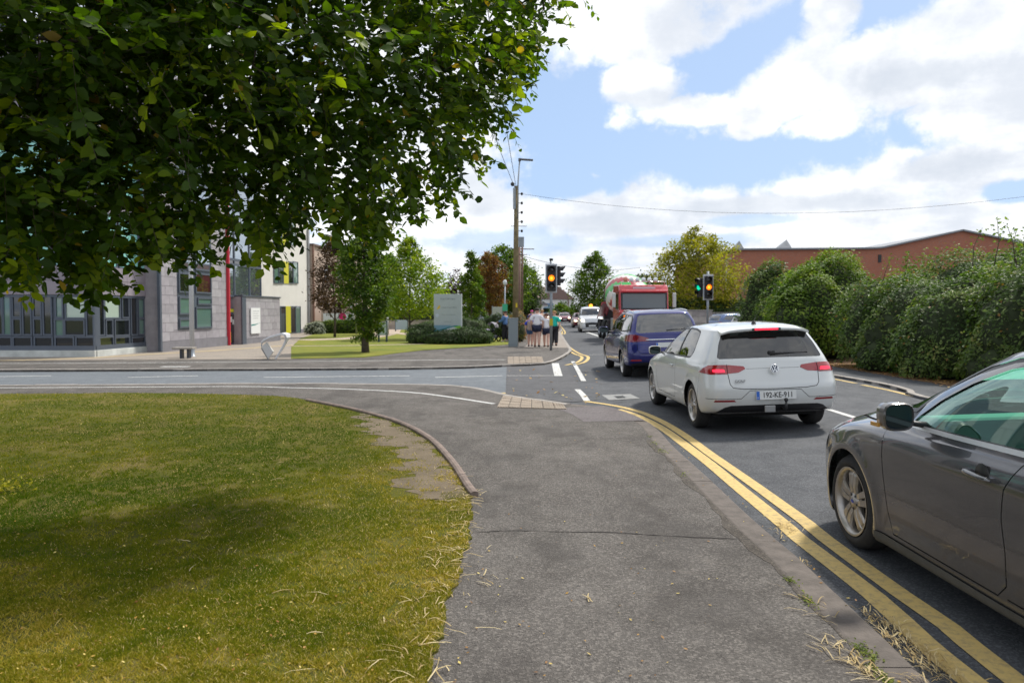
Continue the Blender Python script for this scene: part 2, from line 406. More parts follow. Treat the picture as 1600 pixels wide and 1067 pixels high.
# kerb stones of the footpath: individual pieces
def kerb_line(name, line, w0, w1, z0, z1, length, mat, gap=.008, side=1, jit=.004):
    root = MB().quad((line[0][0], line[0][1], z0-.05), (line[0][0]+.01, line[0][1], z0-.05), (line[0][0]+.01, line[0][1]+.01, z0-.05), (line[0][0], line[0][1]+.01, z0-.05))
    pts = [Vector(p) for p in line]; cum = [0]
    for a, b in zip(pts, pts[1:]): cum.append(cum[-1]+(b-a).length)
    def at(d):
        d = min(max(d, 0), cum[-1]-1e-6)
        i = int(np.searchsorted(cum, d, 'right'))-1; i = min(i, len(pts)-2); f = (d-cum[i])/max(1e-9, cum[i+1]-cum[i])
        q = pts[i].lerp(pts[i+1], f); e = (pts[i+1]-pts[i]).normalized(); return q, Vector((e.y, -e.x))*side
    ro = None; k = 0; d = 0
    while d < cum[-1]-.05:
        L = min(length, cum[-1]-d); dz = random.uniform(-jit, jit); n = 3; vs = []
        for q in range(n+1):
            p, nr = at(d + gap + (L-gap*2)*q/n)
            for ww, zz in ((w0, z0), (w0, z1+dz), (w0+.02*(1 if w1 > w0 else -1), z1+.006+dz), (w1-.02*(1 if w1 > w0 else -1), z1+.006+dz), (w1, z1-.006+dz), (w1, z0)):
                r = p + nr*ww; vs.append((r.x, r.y, zz))
        fs = [(q*6+j, q*6+j+1, (q+1)*6+j+1, (q+1)*6+j) for q in range(n) for j in range(5)] + [(0,1,2,3,4,5), tuple(n*6+j for j in (5,4,3,2,1,0))]
        me = bpy.data.meshes.new('kerb_stone'); me.from_pydata(vs, [], fs); me.materials.append(mat)
        bm = bmesh.new(); bm.from_mesh(me); bmesh.ops.recalc_face_normals(bm, faces=bm.faces); bm.to_mesh(me); bm.free()
        o = link('kerb_stone', me, ro)
        if ro is None:
            o.name = name; tag(o, kind='structure'); ro = o
        d += L; k += 1
    return ro
near_kerb = [p for p in kerb_in_c]
kerb_line('kerb', [p for p in near_kerb if p[1] > .5], .0, .20, -.04, PV-.012, .92, m_channel, side=1, gap=.0015, jit=.002)
kl2 = [p for p in kl_c if p[0] > -24]
kerb_line('kerb', kl2, .0, .13, -.04, PV+.001, .92, m_conc, side=1)
# timber-look concrete edging that holds the lawn
edge_line = curve_pts([G(x, y, PV) for x, y in [(480,627),(560,643.5),(620,661),(670,687),(705,723),(730,761),(742,777)]], .12)
m_edge = M('edging_concrete', (.21,.16,.135), .9, var=.3, vscale=8, bump=.5, bscale=50)
kerb_line('lawn_edging', edge_line, -.03, .035, -.01, PV+.045, 1.0, m_edge, side=1, gap=.003, jit=.003)
# crack and cold joints across the footpath
def crack(name, ctrl, w, z=PV+.003):
    pts = curve_pts(ctrl, .05); vs = []
    for i, p in enumerate(pts):
        a = Vector(pts[max(i-1,0)]); b = Vector(pts[min(i+1,len(pts)-1)]); d = (b-a).normalized(); nn = Vector((-d.y, d.x)); j = random.uniform(-.006,.006); ww = w*random.uniform(.3,1.3)
        for s_ in (1,-1): q = Vector(p)+nn*(j+s_*ww/2); vs.append((q.x, q.y, z))
    me = bpy.data.meshes.new(name); me.from_pydata(vs, [], [(2*i+1, 2*i, 2*i+2, 2*i+3) for i in range(len(pts)-1)]); me.materials.append(M('crack_dark', (.035,.03,.028), 1)); me.update()
    for p in me.polygons:
        if p.normal.z < 0: p.flip()
    return tag(link(name, me), kind='structure')
crack('footpath_crack', [G(x, y, PV) for x, y in [(738,832),(800,829),(880,831),(960,832),(1060,838),(1172,843)]], .013)
ribbon('footpath_patch', [G(x, y, PV) for x, y in [(905,636),(935,645),(960,658)]], .9, PV+.003, asphalt('reddish_patch', (.125,.112,.115), (.15,.13,.13), .7), zf=False)
def ragged(poly, amp): return [(p[0]+random.uniform(-amp, amp), p[1]+random.uniform(-amp, amp)) for p in curve_pts(poly+poly[:1], .05)[:-1]]
m_grime = asphalt('path_grime', (.070,.060,.050), (.095,.080,.066), .8, .2, .7)
gr = [(p[0]-.004, p[1]) for p in kerb_in_c if 2.5 < p[1] < 9.5]; wob_ = [.055+.035*math.sin(p[1]*3.1)+.02*math.sin(p[1]*11) for p in gr]
slab('path_grime', gr[::-1]+[(p[0]-max(.012, w_)+random.uniform(-.006,.006), p[1]) for p, w_ in zip(curve_pts(gr, .05), np.interp(np.linspace(0,1,len(curve_pts(gr, .05))), np.linspace(0,1,len(gr)), wob_))], PV, PV+.0025, m_grime)
# tactile paving, near side: separate ribbed blocks
m_tac = M('buff_tactile_slab', (.285,.235,.185), .9, var=.18, vscale=5, bump=.3, bscale=90)
def tactile(name, a, b, c, d, nu, nv, z):
    """a-b kerb edge, d-c back edge"""
    a, b, c, d = [Vector(p) for p in (a, b, c, d)]; ro = None
    for i in range(nu):
        for j in range(nv):
            def q(u, v): return a.lerp(b, u).lerp(d.lerp(c, u), v)
            g = .03; u0, u1, v0, v1 = (i+g)/nu, (i+1-g)/nu, (j+g)/nv, (j+1-g)/nv; zz = z+random.uniform(-.002,.002); mb = MB()
            p = [q(u0,v0), q(u1,v0), q(u1,v1), q(u0,v1)]
            mb.add([(k.x,k.y,zz-.02) for k in p]+[(k.x,k.y,zz) for k in p], [(4,5,6,7),(0,1,5,4),(1,2,6,5),(2,3,7,6),(3,0,4,7)])
            for r in range(4):
                ua = u0+(u1-u0)*(r+.22)/4; ub = u0+(u1-u0)*(r+.72)/4; p = [q(ua,v0+.01), q(ub,v0+.01), q(ub,v1-.01), q(ua,v1-.01)]
                mb.add([(k.x,k.y,zz) for k in p]+[(k.x,k.y,zz+.006) for k in p], [(4,5,6,7),(0,1,5,4),(1,2,6,5),(2,3,7,6),(3,0,4,7)])
            o = mb.build('tactile_slab', m_tac, ro)
            bm = bmesh.new(); bm.from_mesh(o.data); bmesh.ops.recalc_face_normals(bm, faces=bm.faces); bm.to_mesh(o.data); bm.free()
            if ro is None: ro = o; o.name = name; tag(o, kind='structure')
    return ro
tactile('tactile_paving', G(786,618.5,PV), G(880,632,PV), G(886,640,PV), G(776,637,PV), 6, 4, PV+.012)
# painted lines
outer = [(2.22,-4),(2.22,1.5)] + [G(x, y) for x, y in [(1587,1067),(1482,982),(1407,930),(1290,844),(1260,819),(1222,791),(1185,764),(1147,737),(1110,711),(1072,683),(1035,660),(997,643),(960,634),(920,628),(880,623),(784,614)]]
inner = [(2.0,-4),(2.0,1.5)] + [G(x, y) for x, y in [(1519,1067),(1442,1003),(1365,932),(1250,843),(1230,825),(1185,788),(1147,757),(1110,726),(1072,697),(1035,670),(997,650),(966,640)]]
ribbon('yellow_line', outer, .118, .006, m_yel); ribbon('yellow_line', inner, .13, .006, m_yel)
ribbon('yellow_line', [G(x, y) for x, y in [(-600,580.5),(0,579),(400,576.5),(640,574.5),(720,571.5)]], .13, .012, m_yel)
for off in (0, .22):
    ribbon('yellow_line', [(p[0]+off, p[1]) for p in [G(884,571), G(903,566), G(909,558), G(895,552), G(880,540), G(872,524), (4.1+.0, 62), (6.9, 120)]], .11, .012, m_yel)
ribbon('yellow_line', [G(1296,592), G(1337,600)], .12, .006, m_yel); ribbon('yellow_line', [G(1347,602.5), G(1390,611), G(1440,624)], .12, .006, m_yel)
ribbon('yellow_line', [(8.25+.045*(y-20), y) for y in (21, 35, 60, 110)], .12, .006, m_yel)
for y0 in list(np.arange(-3, 8, 3.5)) + [9.2, 13.0]:
    ribbon('white_line', [(4.95, y0), (4.97, y0+2.6)], .11, .006, m_whi)
for y0 in np.arange(19, 150, 6.0):
    ribbon('white_line', [(lane_c(y0), y0), (lane_c(y0+3.5), y0+3.5)], .11, .006, m_whi)
ribbon('white_line', [G(916,520), G(948,531)], .22, .007, m_whi)
ribbon('white_line', [G(895,565), G(903,579), G(912,596)], .12, .012, m_whi); ribbon('white_line', [G(902,609), G(911,618), G(917,627)], .12, .012, m_whi)
sheet('white_mark', [G(862,568), G(873,568), G(879,588), G(866,588)], .012, m_whi)
ribbon('white_line', [G(792,587.5), G(866,587.5)], .07, .012, m_whi)
for a, b in ((-240,-120),(-80,80),(200,310),(412,640),(680,785)):
    ribbon('white_line', [G(a, 590), G(b, 587.5)], .10, .009, m_whi)
ribbon('white_line', [G(912,555), G(948,555)], .08, .008, m_whi)
ribbon('cycle_lane_line', [G(x, y, PV) for x, y in [(-600,608),(0,606),(360,604),(440,605.5),(540,608),(640,613),(700,620),(772,631)]], .10, PV+.004, m_whi, zf=False)
# drain cover in the road
mh = [G(940,617.5), G(985,616.5), G(1000,624), G(952,625.5)]
sheet('drain_surround', mh, .006, M('drain_concrete', (.24,.24,.235), .9, var=.2, vscale=8), step=.5)
def qv(u, v, P=[Vector(p) for p in mh]): return P[0].lerp(P[1], u).lerp(P[3].lerp(P[2], u), v)
mb = MB(); 
for k in range(7):
    p = [qv(.34+k*.045, .3), qv(.34+k*.045+.022, .3), qv(.34+k*.045+.022, .75), qv(.34+k*.045, .75)]
    mb.add([(q.x, q.y, zroad(q.x, q.y)+.013) for q in p], [(3,2,1,0)])
mb.build('drain_grate', M('iron_dark', (.03,.03,.03), .5, .5), label='dark iron drain grate set in the pale road patch left of the white hatchback', cat='drain')
# ---- far side of the junction
far_kerb = curve_pts([G(x, y, PV) for x, y in [(-900,581),(0,578),(640,574.5),(792,570),(850,567.5),(872,561),(888,552),(893,546),(886,535),(876,520)]] + [(4.6, 70), (7.0, 120), (21, 420)], .8)
slab('far_footpath', far_kerb + [(-90, 420), (-90, far_kerb[0][1])], -.03, PV, m_path)
kerb_line('kerb', [p for p in far_kerb if -26 < p[0] and p[1] < 70], .0, -.13, -.03, PV+.006, .92, m_conc, side=1)
ribbon('cycle_lane_line', [G(x, y, PV) for x, y in [(-600,570.5),(0,568),(400,565.5),(640,563),(790,562)]], .12, PV+.004, m_whi, zf=False)
ribbon('cycle_lane_line', [G(252,573,PV), G(296,573,PV)], .25, PV+.004, m_whi, zf=False)
tactile('tactile_paving', G(793,569,PV), G(850,566.5,PV), G(847,557.5,PV), G(793,557.5,PV), 6, 5, PV+.010)
m_pave, t = new_mat('plaza_pavers'); co = t.geo()
b = t.new('ShaderNodeTexBrick'); t.put(b.inputs['Vector'], co); b.inputs['Scale'].default_value = 1; b.inputs['Brick Width'].default_value = .4; b.inputs['Row Height'].default_value = .2
b.inputs['Mortar Size'].default_value = .008; b.inputs['Color1'].default_value = (.33,.275,.22,1); b.inputs['Color2'].default_value = (.26,.225,.19,1); b.inputs['Mortar'].default_value = (.15,.13,.11,1)
c = t.mix(t.step(t.noise(co, .8, 4), .35, .75, 0, .35), b.outputs[0], (.22,.20,.18)); pset(t.b, t, color=c, rough=.9)
slab('plaza', [G(x, y, PV) for x, y in [(-900,566),(0,563.5),(250,562),(455,561),(455,543),(470,528),(640,519),(560,505),(-300,505)]], 0, PV+.008, m_pave)
m_tanp = M('tan_path', (.42,.33,.20), .9, var=.15, vscale=2)
ribbon('paving_band', [G(x, y, PV) for x, y in [(-300,566),(60,562.5),(250,553),(330,548.5),(480,538)]], .45, PV+.014, m_tanp, zf=False)
m_lawn2, t = new_mat('far_lawn'); co = t.geo()
c = t.ramp(t.noise(co, .7, 5, .6), [(.35, (.13,.17,.012)), (.6, (.225,.225,.020)), (.8, (.30,.25,.04))])
c = t.mix(t.step(t.noise(co, 16, 4, .7), .4, .7, 0, .35), c, (.09,.12,.02)); pset(t.b, t, color=c, rough=1, normal=t.bump(t.noise(co, 40, 4, .7), 1, .03))
lawn2 = [G(x, y, PV) for x, y in [(455,560.5),(500,560),(570,558.5),(620,552),(660,547.5),(730,543),(795,538.5),(799,528),(812,512),(700,500),(560,500),(470,529),(455,543)]]
slab('far_lawn', lawn2, 0, PV+.02, m_lawn2)
m_tan2 = M('pinkish_path', (.40,.32,.25), .9, var=.12, vscale=2)
ribbon('park_path', [G(x, y, PV) for x, y in [(455,541.5),(560,540.5),(650,538.5),(690,538)]], .45, PV+.026, m_tan2, zf=False)
ribbon('park_path', [G(x, y, PV) for x, y in [(470,532),(560,528.5),(600,522),(612,514)]], 1.8, PV+.026, m_tan2, zf=False)
ribbon('park_path', [G(x, y, PV) for x, y in [(600,519),(640,523),(690,530)]], 1.1, PV+.030, m_tan2, zf=False)
ribbon('service_lane', [G(x, y, PV) for x, y in [(560,509),(680,507.5),(760,507)]], 5.5, PV+.034, m_road2, zf=False)
# the main-road footpath beyond the junction is pinkish concrete
ribbon('concrete_footpath', [(1.45,32.5),(1.75,37),(2.3,48),(3.3,70),(5.6,120)], 1.9, PV+.008, M('greyish_path', (.26,.225,.195), .9, var=.15, vscale=1), zf=False)
# right side pavement, verge of earth and fallen leaves under the hedge
rk = [(7.62,-6),(7.62,8)] + [G(x, y, PV) for x, y in [(1434,619),(1421,611),(1372,598),(1294,585),(1230,571)]] + [(8.9,40),(12.0,110),(26,420)]
rk_c = curve_pts(rk, .8)
slab('right_footpath', rk_c[::-1] + [(7.62,-6),(60,-6),(60,420)], -.03, PV, asphalt('right_path_asphalt', (.062,.067,.076), (.082,.085,.092), .6))
kerb_line('kerb', [p for p in rk_c if 5 < p[1] < 60], .0, -.13, -.03, PV+.006, .92, m_conc, side=-1)
m_lit, t = new_mat('leaf_litter_earth'); co = t.geo()
c = t.ramp(t.noise(co, 9, 6, .75), [(.3, (.05,.035,.02)), (.5, (.14,.075,.03)), (.62, (.30,.16,.06)), (.8, (.16,.12,.06))]); pset(t.b, t, color=c, rough=1, normal=t.bump(t.noise(co, 30, 4), 1, .03))
slab('hedge_earth', [(9.55,-5),(9.35,12),(9.2,17),(9.15,22),(9.5,34),(16,36),(40,36),(40,-5)], 0, PV+.02, m_lit)
# ================================================================== VEHICLES
def car_paint(name, col, metal=.0, rough=.3, flake=0.0, dirt=None):
    m, t = new_mat(name); co = t.obj(); c = col
    z = t.sep(co)[2]
    if dirt:                                            # road film on the lower flanks
        g = t.math('MULTIPLY', t.step(z, .62, .15, 0, 1), t.step(t.noise(co, 5, 5, .7), .3, .7, .25, 1))
        c = t.mix(t.math('MULTIPLY', g, dirt[1]), col, dirt[0]); rr = t.math('ADD', t.math('MULTIPLY', g, .35), rough)
    else: rr = rough
    pset(t.b, t, color=c, metal=metal, rough=rr, coat=1.0, coatr=.04)
    return m
m_black = M('black_plastic', (.018,.018,.020), .45)
m_rub = M('tyre_rubber', (.022,.021,.021), .82, var=.25, vscale=20, bump=.2, bscale=90)
m_gap = M('panel_gap', (.004,.004,.005), .9)
m_dark = M('car_interior', (.035,.034,.036), .8)
m_seat = M('seat_cloth', (.075,.075,.085), .9)
m_chrome = M('bright_trim', (.78,.79,.80), .16, 1.0)
m_alloy = M('alloy_rim', (.50,.48,.46), .33, .9, var=.12, vscale=8)
m_alloyb = M('alloy_rim_dusty', (.42,.39,.355), .38, .85, var=.2, vscale=10)
m_well = M('wheel_well', (.008,.008,.008), 1)
def glass_mat(name, tint, dark=.35, rough=.02, gcol=(1,1,1)):
    if name in MATS: return MATS[name]
    m, t = new_mat(name)
    tr = t.new('ShaderNodeBsdfTransparent'); t.put(tr.inputs[0], tint)
    gl = t.new('ShaderNodeBsdfGlossy'); t.put(gl.inputs[0], gcol); gl.inputs['Roughness'].default_value = rough
    fr = t.new('ShaderNodeFresnel'); fr.inputs[0].default_value = 1.62
    ms = t.new('ShaderNodeMixShader'); t.l.new(t.math('MULTIPLY', t.math('ADD', fr.outputs[0], dark), .9, clamp=True), ms.inputs[0])
    t.l.new(tr.outputs[0], ms.inputs[1]); t.l.new(gl.outputs[0], ms.inputs[2]); t.l.new(ms.outputs[0], t.o.inputs[0]); return m
g_car = glass_mat('car_glass', (.32,.38,.37), .05)
g_green = glass_mat('green_tinted_glass', (.50,.95,.80), .27, gcol=(.72,1.0,.92))
g_dark = glass_mat('privacy_glass', (.10,.12,.16), .12)
m_lens = M('clear_lens', (.75,.78,.80), .08, .2, coat=1)
m_redlens = M('red_lens', (.30,.006,.014), .12, coat=1)
m_redlit = M_emit('lit_brake_lamp', (1.0,.02,.05), 1.2)
m_headlit = M_emit('lit_headlamp', (1.0,.88,.60), 3.0)
m_amberlit = M_emit('lit_amber_beacon', (1.0,.30,.02), 1.8)

def cr_eval(C, s, t):
    """bicubic Catmull-Rom on a padded grid C (R+2, S+2, 3)"""
    def basis(f): f2, f3 = f*f, f*f*f; return .5*np.stack([-f+2*f2-f3, 2-5*f2+3*f3, f+4*f2-3*f3, -f2+f3])
    nR, nS = C.shape[0]-2, C.shape[1]-2
    i = np.clip(np.floor(s).astype(int), 0, nS-2); j = np.clip(np.floor(t).astype(int), 0, nR-2)
    bs = basis(s-i); bt = basis(t-j); o = np.zeros((len(s), 3))
    for a in range(4):
        for b in range(4): o += (bt[a]*bs[b])[:, None]*C[j+a, i+b]
    return o
class Body:
    """car skin: rows from sill to roof, each a plan outline from the rear centre round the side to the front centre (left half, x < 0)"""
    COLS = 15
    def __init__(s, rows, arches, flare=.012):
        g = []
        for r in rows:
            w, yr, yf = r['w'], r['yr'], r['yf']; kr, kf = r.get('kr', 1), r.get('kf', 1); tr, tf = r.get('tr', .93), r.get('tf', .90)
            def tap(y):
                a = 1-(1-tr)*min(1, max(0, (yr+1.2-y)/1.2))**2; b = 1-(1-tf)*min(1, max(0, (y-(yf-1.3))/1.3))**2; return a*b
            y4 = yr+.36*kr; y10 = yf-.5*kf; wr, wf = w*tr, w*tf
            pts = [(0, yr), (.45*wr, yr+.012*kr), (.78*wr, yr+.045*kr), (.955*wr, yr+.14*kr), (w*tap(y4), y4)]
            for k in range(1, 6): y = y4+(y10-y4)*k/6; pts.append((w*tap(y), y))
            pts += [(w*tap(y10), y10), (.945*wf, yf-.25*kf), (.76*wf, yf-.10*kf), (.42*wf, yf-.025*kf), (0, yf)]
            zy = [q[0] for q in r['z']]; zz = [q[1] for q in r['z']]; cz = r.get('crown', 0)
            row = []
            for k, (x, y) in enumerate(pts):
                z = float(np.interp(y, zy, zz))
                if cz and k >= 11: z += cz*(1-(x/max(wf, .01))**2)
                row.append((-x, y, z))
            g.append(row)
        C = np.array(g); mir = C.copy(); mir[..., 0] *= -1
        C = np.concatenate([mir[:, 1:2], C, mir[:, -2:-1]], 1); mir = C.copy(); mir[..., 0] *= -1
        s.C = np.concatenate([2*C[:1]-C[1:2], C, mir[-2:-1]], 0)
        s.S, s.T = 14.0, float(len(rows)-1); s.arches = arches; s.flare = flare
        ns, nt = 420, 260
        ss, tt = np.meshgrid(np.linspace(0, s.S, ns), np.linspace(0, s.T, nt)); s.gs, s.gt = ss.ravel(), tt.ravel()
        s.P = s.ev(s.gs, s.gt); s.N = s.nrm(s.gs, s.gt)
    def ev(s, u, v):
        p = cr_eval(s.C, np.asarray(u, float), np.asarray(v, float))
        for (ay, az, ar) in s.arches:
            d = np.hypot(p[:, 1]-ay, p[:, 2]-az)
            p[:, 0] -= s.flare*np.exp(-((d-ar-.02)/.055)**2)*(p[:, 0] < -.4)*np.clip((-p[:,0]-.4)/.2, 0, 1)
        return p
    def nrm(s, u, v):
        e = .03; u = np.asarray(u, float); v = np.asarray(v, float)
        a = s.ev(np.minimum(u+e, s.S), v)-s.ev(np.maximum(u-e, 0), v); b = s.ev(u, np.minimum(v+e, s.T))-s.ev(u, np.maximum(v-e, 0))
        n = np.cross(b, a); l = np.linalg.norm(n, axis=1, keepdims=True); n = n/np.maximum(l, 1e-9)
        c = s.ev(u, v)-np.array([0, 1.3, .7]); c[:, 1] *= .3
        fl = (n*c).sum(1) < 0; n[fl] *= -1; return n
    def inv(s, pts, view):
        if view != 'side': pts = [(-abs(p[0]), p[1]) for p in pts]
        ax = {'side': (1, 2), 'rear': (0, 2), 'front': (0, 2), 'top': (0, 1)}[view]
        ok = {'side': s.N[:, 0] < -.25, 'rear': s.N[:, 1] < -.12, 'front': (s.N[:, 1] > .12), 'top': s.N[:, 2] > .4}[view]
        if view in ('rear',): ok = ok & (s.P[:, 1] < 1.2)
        if view == 'front': ok = ok & (s.P[:, 1] > 1.2)
        Q = s.P[ok][:, ax]; gs, gt = s.gs[ok], s.gt[ok]; us = []; vs = []
        for p in pts:
            k = int(np.argmin(((Q-np.array(p))**2).sum(1))); us.append(gs[k]); vs.append(gt[k])
        u, v = np.array(us), np.array(vs); T = np.array(pts, float)
        for _ in range(3):
            f = s.ev(u, v)[:, ax]; e = .02
            fu = (s.ev(np.clip(u+e, 0, s.S), v)[:, ax]-f)/np.maximum(np.clip(u+e, 0, s.S)-u, 1e-6)[:, None]
            fv = (s.ev(u, np.clip(v+e, 0, s.T))[:, ax]-f)/np.maximum(np.clip(v+e, 0, s.T)-v, 1e-6)[:, None]
            d = T-f; det = fu[:, 0]*fv[:, 1]-fu[:, 1]*fv[:, 0]; det = np.where(np.abs(det) < 1e-7, np.inf, det)
            du = (d[:, 0]*fv[:, 1]-d[:, 1]*fv[:, 0])/det; dv = (fu[:, 0]*d[:, 1]-fu[:, 1]*d[:, 0])/det
            u = np.clip(u+np.clip(du, -.15, .15), 0, s.S); v = np.clip(v+np.clip(dv, -.15, .15), 0, s.T)
        return u, v
    def cut(s, feats, ds=.16, dt=.2):
        """feats: (name, view, polygon, opts). Returns region -> (V, N, faces)"""
        SX, SY = .30, .13; verts = []; edges = []; polys = []
        for name, view, poly, opt in feats:
            dense = []; n = len(poly); step = opt.get('step', .03)
            for i in range(n):
                a, b = np.array(poly[i], float), np.array(poly[(i+1) % n], float); k = max(1, int(np.linalg.norm(b-a)/step))
                dense += [tuple(a+(b-a)*q/k) for q in range(k)]
            if view == 'st': u, v = np.array([p[0] for p in dense]), np.array([p[1] for p in dense])
            else: u, v = s.inv(dense, view)
            if opt.get('centre'):                       # snap points on the centre line exactly onto it
                for i, p in enumerate(dense):
                    if abs(p[0]) < 1e-6: u[i] = 0 if view == 'rear' else s.S
            polys.append(np.stack([u*SX, v*SY], 1)); b0 = len(verts); m = len(u)
            verts += [Vector((u[i]*SX, v[i]*SY)) for i in range(m)]; edges += [(b0+i, b0+(i+1) % m) for i in range(m)]
        fx = np.array([(v.x, v.y) for v in verts]) if verts else np.zeros((0, 2))
        b0 = len(verts); nu, nv = int(s.S/ds), int(s.T/dt); bd = []
        for i in range(nu+1): bd.append((s.S*i/nu, 0))
        for j in range(1, nv+1): bd.append((s.S, s.T*j/nv))
        for i in range(nu-1, -1, -1): bd.append((s.S*i/nu, s.T))
        for j in range(nv-1, 0, -1): bd.append((0, s.T*j/nv))
        verts += [Vector((u*SX, v*SY)) for u, v in bd]; edges += [(b0+i, b0+(i+1) % len(bd)) for i in range(len(bd))]
        U, W = np.meshgrid(np.arange(1, nu)*s.S/nu*SX, np.arange(1, nv)*s.T/nv*SY); Gp = np.stack([U.ravel(), W.ravel()], 1)
        if len(fx):
            keep = np.ones(len(Gp), bool)
            for c0 in range(0, len(fx), 400):
                d = ((Gp[:, None]-fx[None, c0:c0+400])**2).sum(2).min(1); keep &= d > (.30*ds*SX)**2
            Gp = Gp[keep]
        verts += [Vector(p) for p in Gp]
        r = delaunay_2d_cdt(verts, edges, [], 0, 1e-5)
        V2 = np.array([(v.x, v.y) for v in r[0]]); F = np.array([f for f in r[2]])
        V2[:, 0] = np.clip(V2[:, 0], 0, s.S*SX); V2[:, 1] = np.clip(V2[:, 1], 0, s.T*SY)
        cen = V2[F].mean(1); reg = np.full(len(F), -1)
        for k, pl in enumerate(polys):
            x, y = cen[:, 0], cen[:, 1]; ins = np.zeros(len(cen), bool); n = len(pl)
            mx = (x > pl[:, 0].min()-.01) & (x < pl[:, 0].max()+.01) & (y > pl[:, 1].min()-.01) & (y < pl[:, 1].max()+.01)
            for i in range(n):
                x1, y1 = pl[i]; x2, y2 = pl[(i+1) % n]
                if y1 == y2: continue
                ins ^= ((y1 > y) != (y2 > y)) & (x < (x2-x1)*(y-y1)/(y2-y1)+x1)
            reg[ins & mx] = k
        P = s.ev(V2[:, 0]/SX, V2[:, 1]/SY); N = s.nrm(V2[:, 0]/SX, V2[:, 1]/SY)
        out = {}
        for k in sorted(set(reg)):
            nm = 'body' if k < 0 else feats[k][0]
            out.setdefault(nm, []).append(F[reg == k])
        return P, N, {k: np.concatenate(v) for k, v in out.items()}
def skin_part(name, P, N, F, mat, parent, side='both', push=0.0, thick=0.0, **kw):
    """mesh of one region. side: both = joined with its mirror image, L / R = one side only"""
    used, inv = np.unique(F, return_inverse=True); F2 = inv.reshape(F.shape)
    p = P[used]+N[used]*push; n = N[used].copy()
    fn = np.cross(p[F2[:, 1]]-p[F2[:, 0]], p[F2[:, 2]]-p[F2[:, 0]]); bad = (fn*n[F2].mean(1)).sum(1) < 0
    F2[bad] = F2[bad][:, ::-1]
    if side in ('both', 'R'):
        pm = p.copy(); pm[:, 0] *= -1; nm = n.copy(); nm[:, 0] *= -1; Fm = F2[:, ::-1]
        if side == 'R': p, n, F2 = pm, nm, Fm
        else:
            k = len(p); p = np.concatenate([p, pm]); n = np.concatenate([n, nm]); F2 = np.concatenate([F2, Fm+k])
            n[np.abs(p[:, 0]) < 1e-4, 0] = 0
    me = bpy.data.meshes.new(name); me.from_pydata([tuple(q) for q in p], [], [tuple(int(i) for i in f) for f in F2]); me.update()
    me.polygons.foreach_set('use_smooth', np.full(len(me.polygons), True))
    n /= np.maximum(np.linalg.norm(n, axis=1, keepdims=True), 1e-6)
    if len(me.vertices) == len(n): me.normals_split_custom_set_from_vertices([tuple(q) for q in n])
    me.materials.append(mat); o = link(name, me, parent)
    return tag(o, **kw)
def seam(poly, w=.006, closed=False):
    """thin band round a polyline, as a polygon"""
    P = [np.array(p, float) for p in poly]; L = []; Rr = []
    for i in range(len(P)):
        a = P[max(0, i-1)]; b = P[min(len(P)-1, i+1)]; d = (b-a)/max(1e-9, np.linalg.norm(b-a)); n = np.array((-d[1], d[0]))*w/2
        L.append(tuple(P[i]+n)); Rr.append(tuple(P[i]-n))
    return L+Rr[::-1]
def rnd(poly, r=.03, n=3):
    """round the corners of a polygon"""
    P = [np.array(p, float) for p in poly]; out = []
    for i in range(len(P)):
        a, b, c = P[i-1], P[i], P[(i+1) % len(P)]; d1 = min(r, np.linalg.norm(a-b)*.45); d2 = min(r, np.linalg.norm(c-b)*.45)
        p0 = b+(a-b)/np.linalg.norm(a-b)*d1; p2 = b+(c-b)/np.linalg.norm(c-b)*d2
        for k in range(n+1): t = k/n; out.append(tuple((1-t)**2*p0+2*t*(1-t)*b+t*t*p2))
    return out
def inset(poly, d):
    P = np.array(poly, float); n = len(P); ar = sum(P[i][0]*P[(i+1)%n][1]-P[(i+1)%n][0]*P[i][1] for i in range(n)); sg = 1 if ar > 0 else -1; out = []
    for i in range(n):
        e1 = P[i]-P[i-1]; e2 = P[(i+1)%n]-P[i]; e1 /= max(1e-9, np.linalg.norm(e1)); e2 /= max(1e-9, np.linalg.norm(e2))
        n1 = np.array((-e1[1], e1[0]))*sg; n2 = np.array((-e2[1], e2[0]))*sg; m = n1+n2; m /= max(.4, np.dot(m, n1)) if np.dot(m, n1) > 0 else 1
        out.append(tuple(P[i]+m*d))
    return out
def arch_poly(y, z, r, n=28): return [(y+r*math.cos(a), z+r*math.sin(a)) for a in np.linspace(R(-38), R(218), n)]
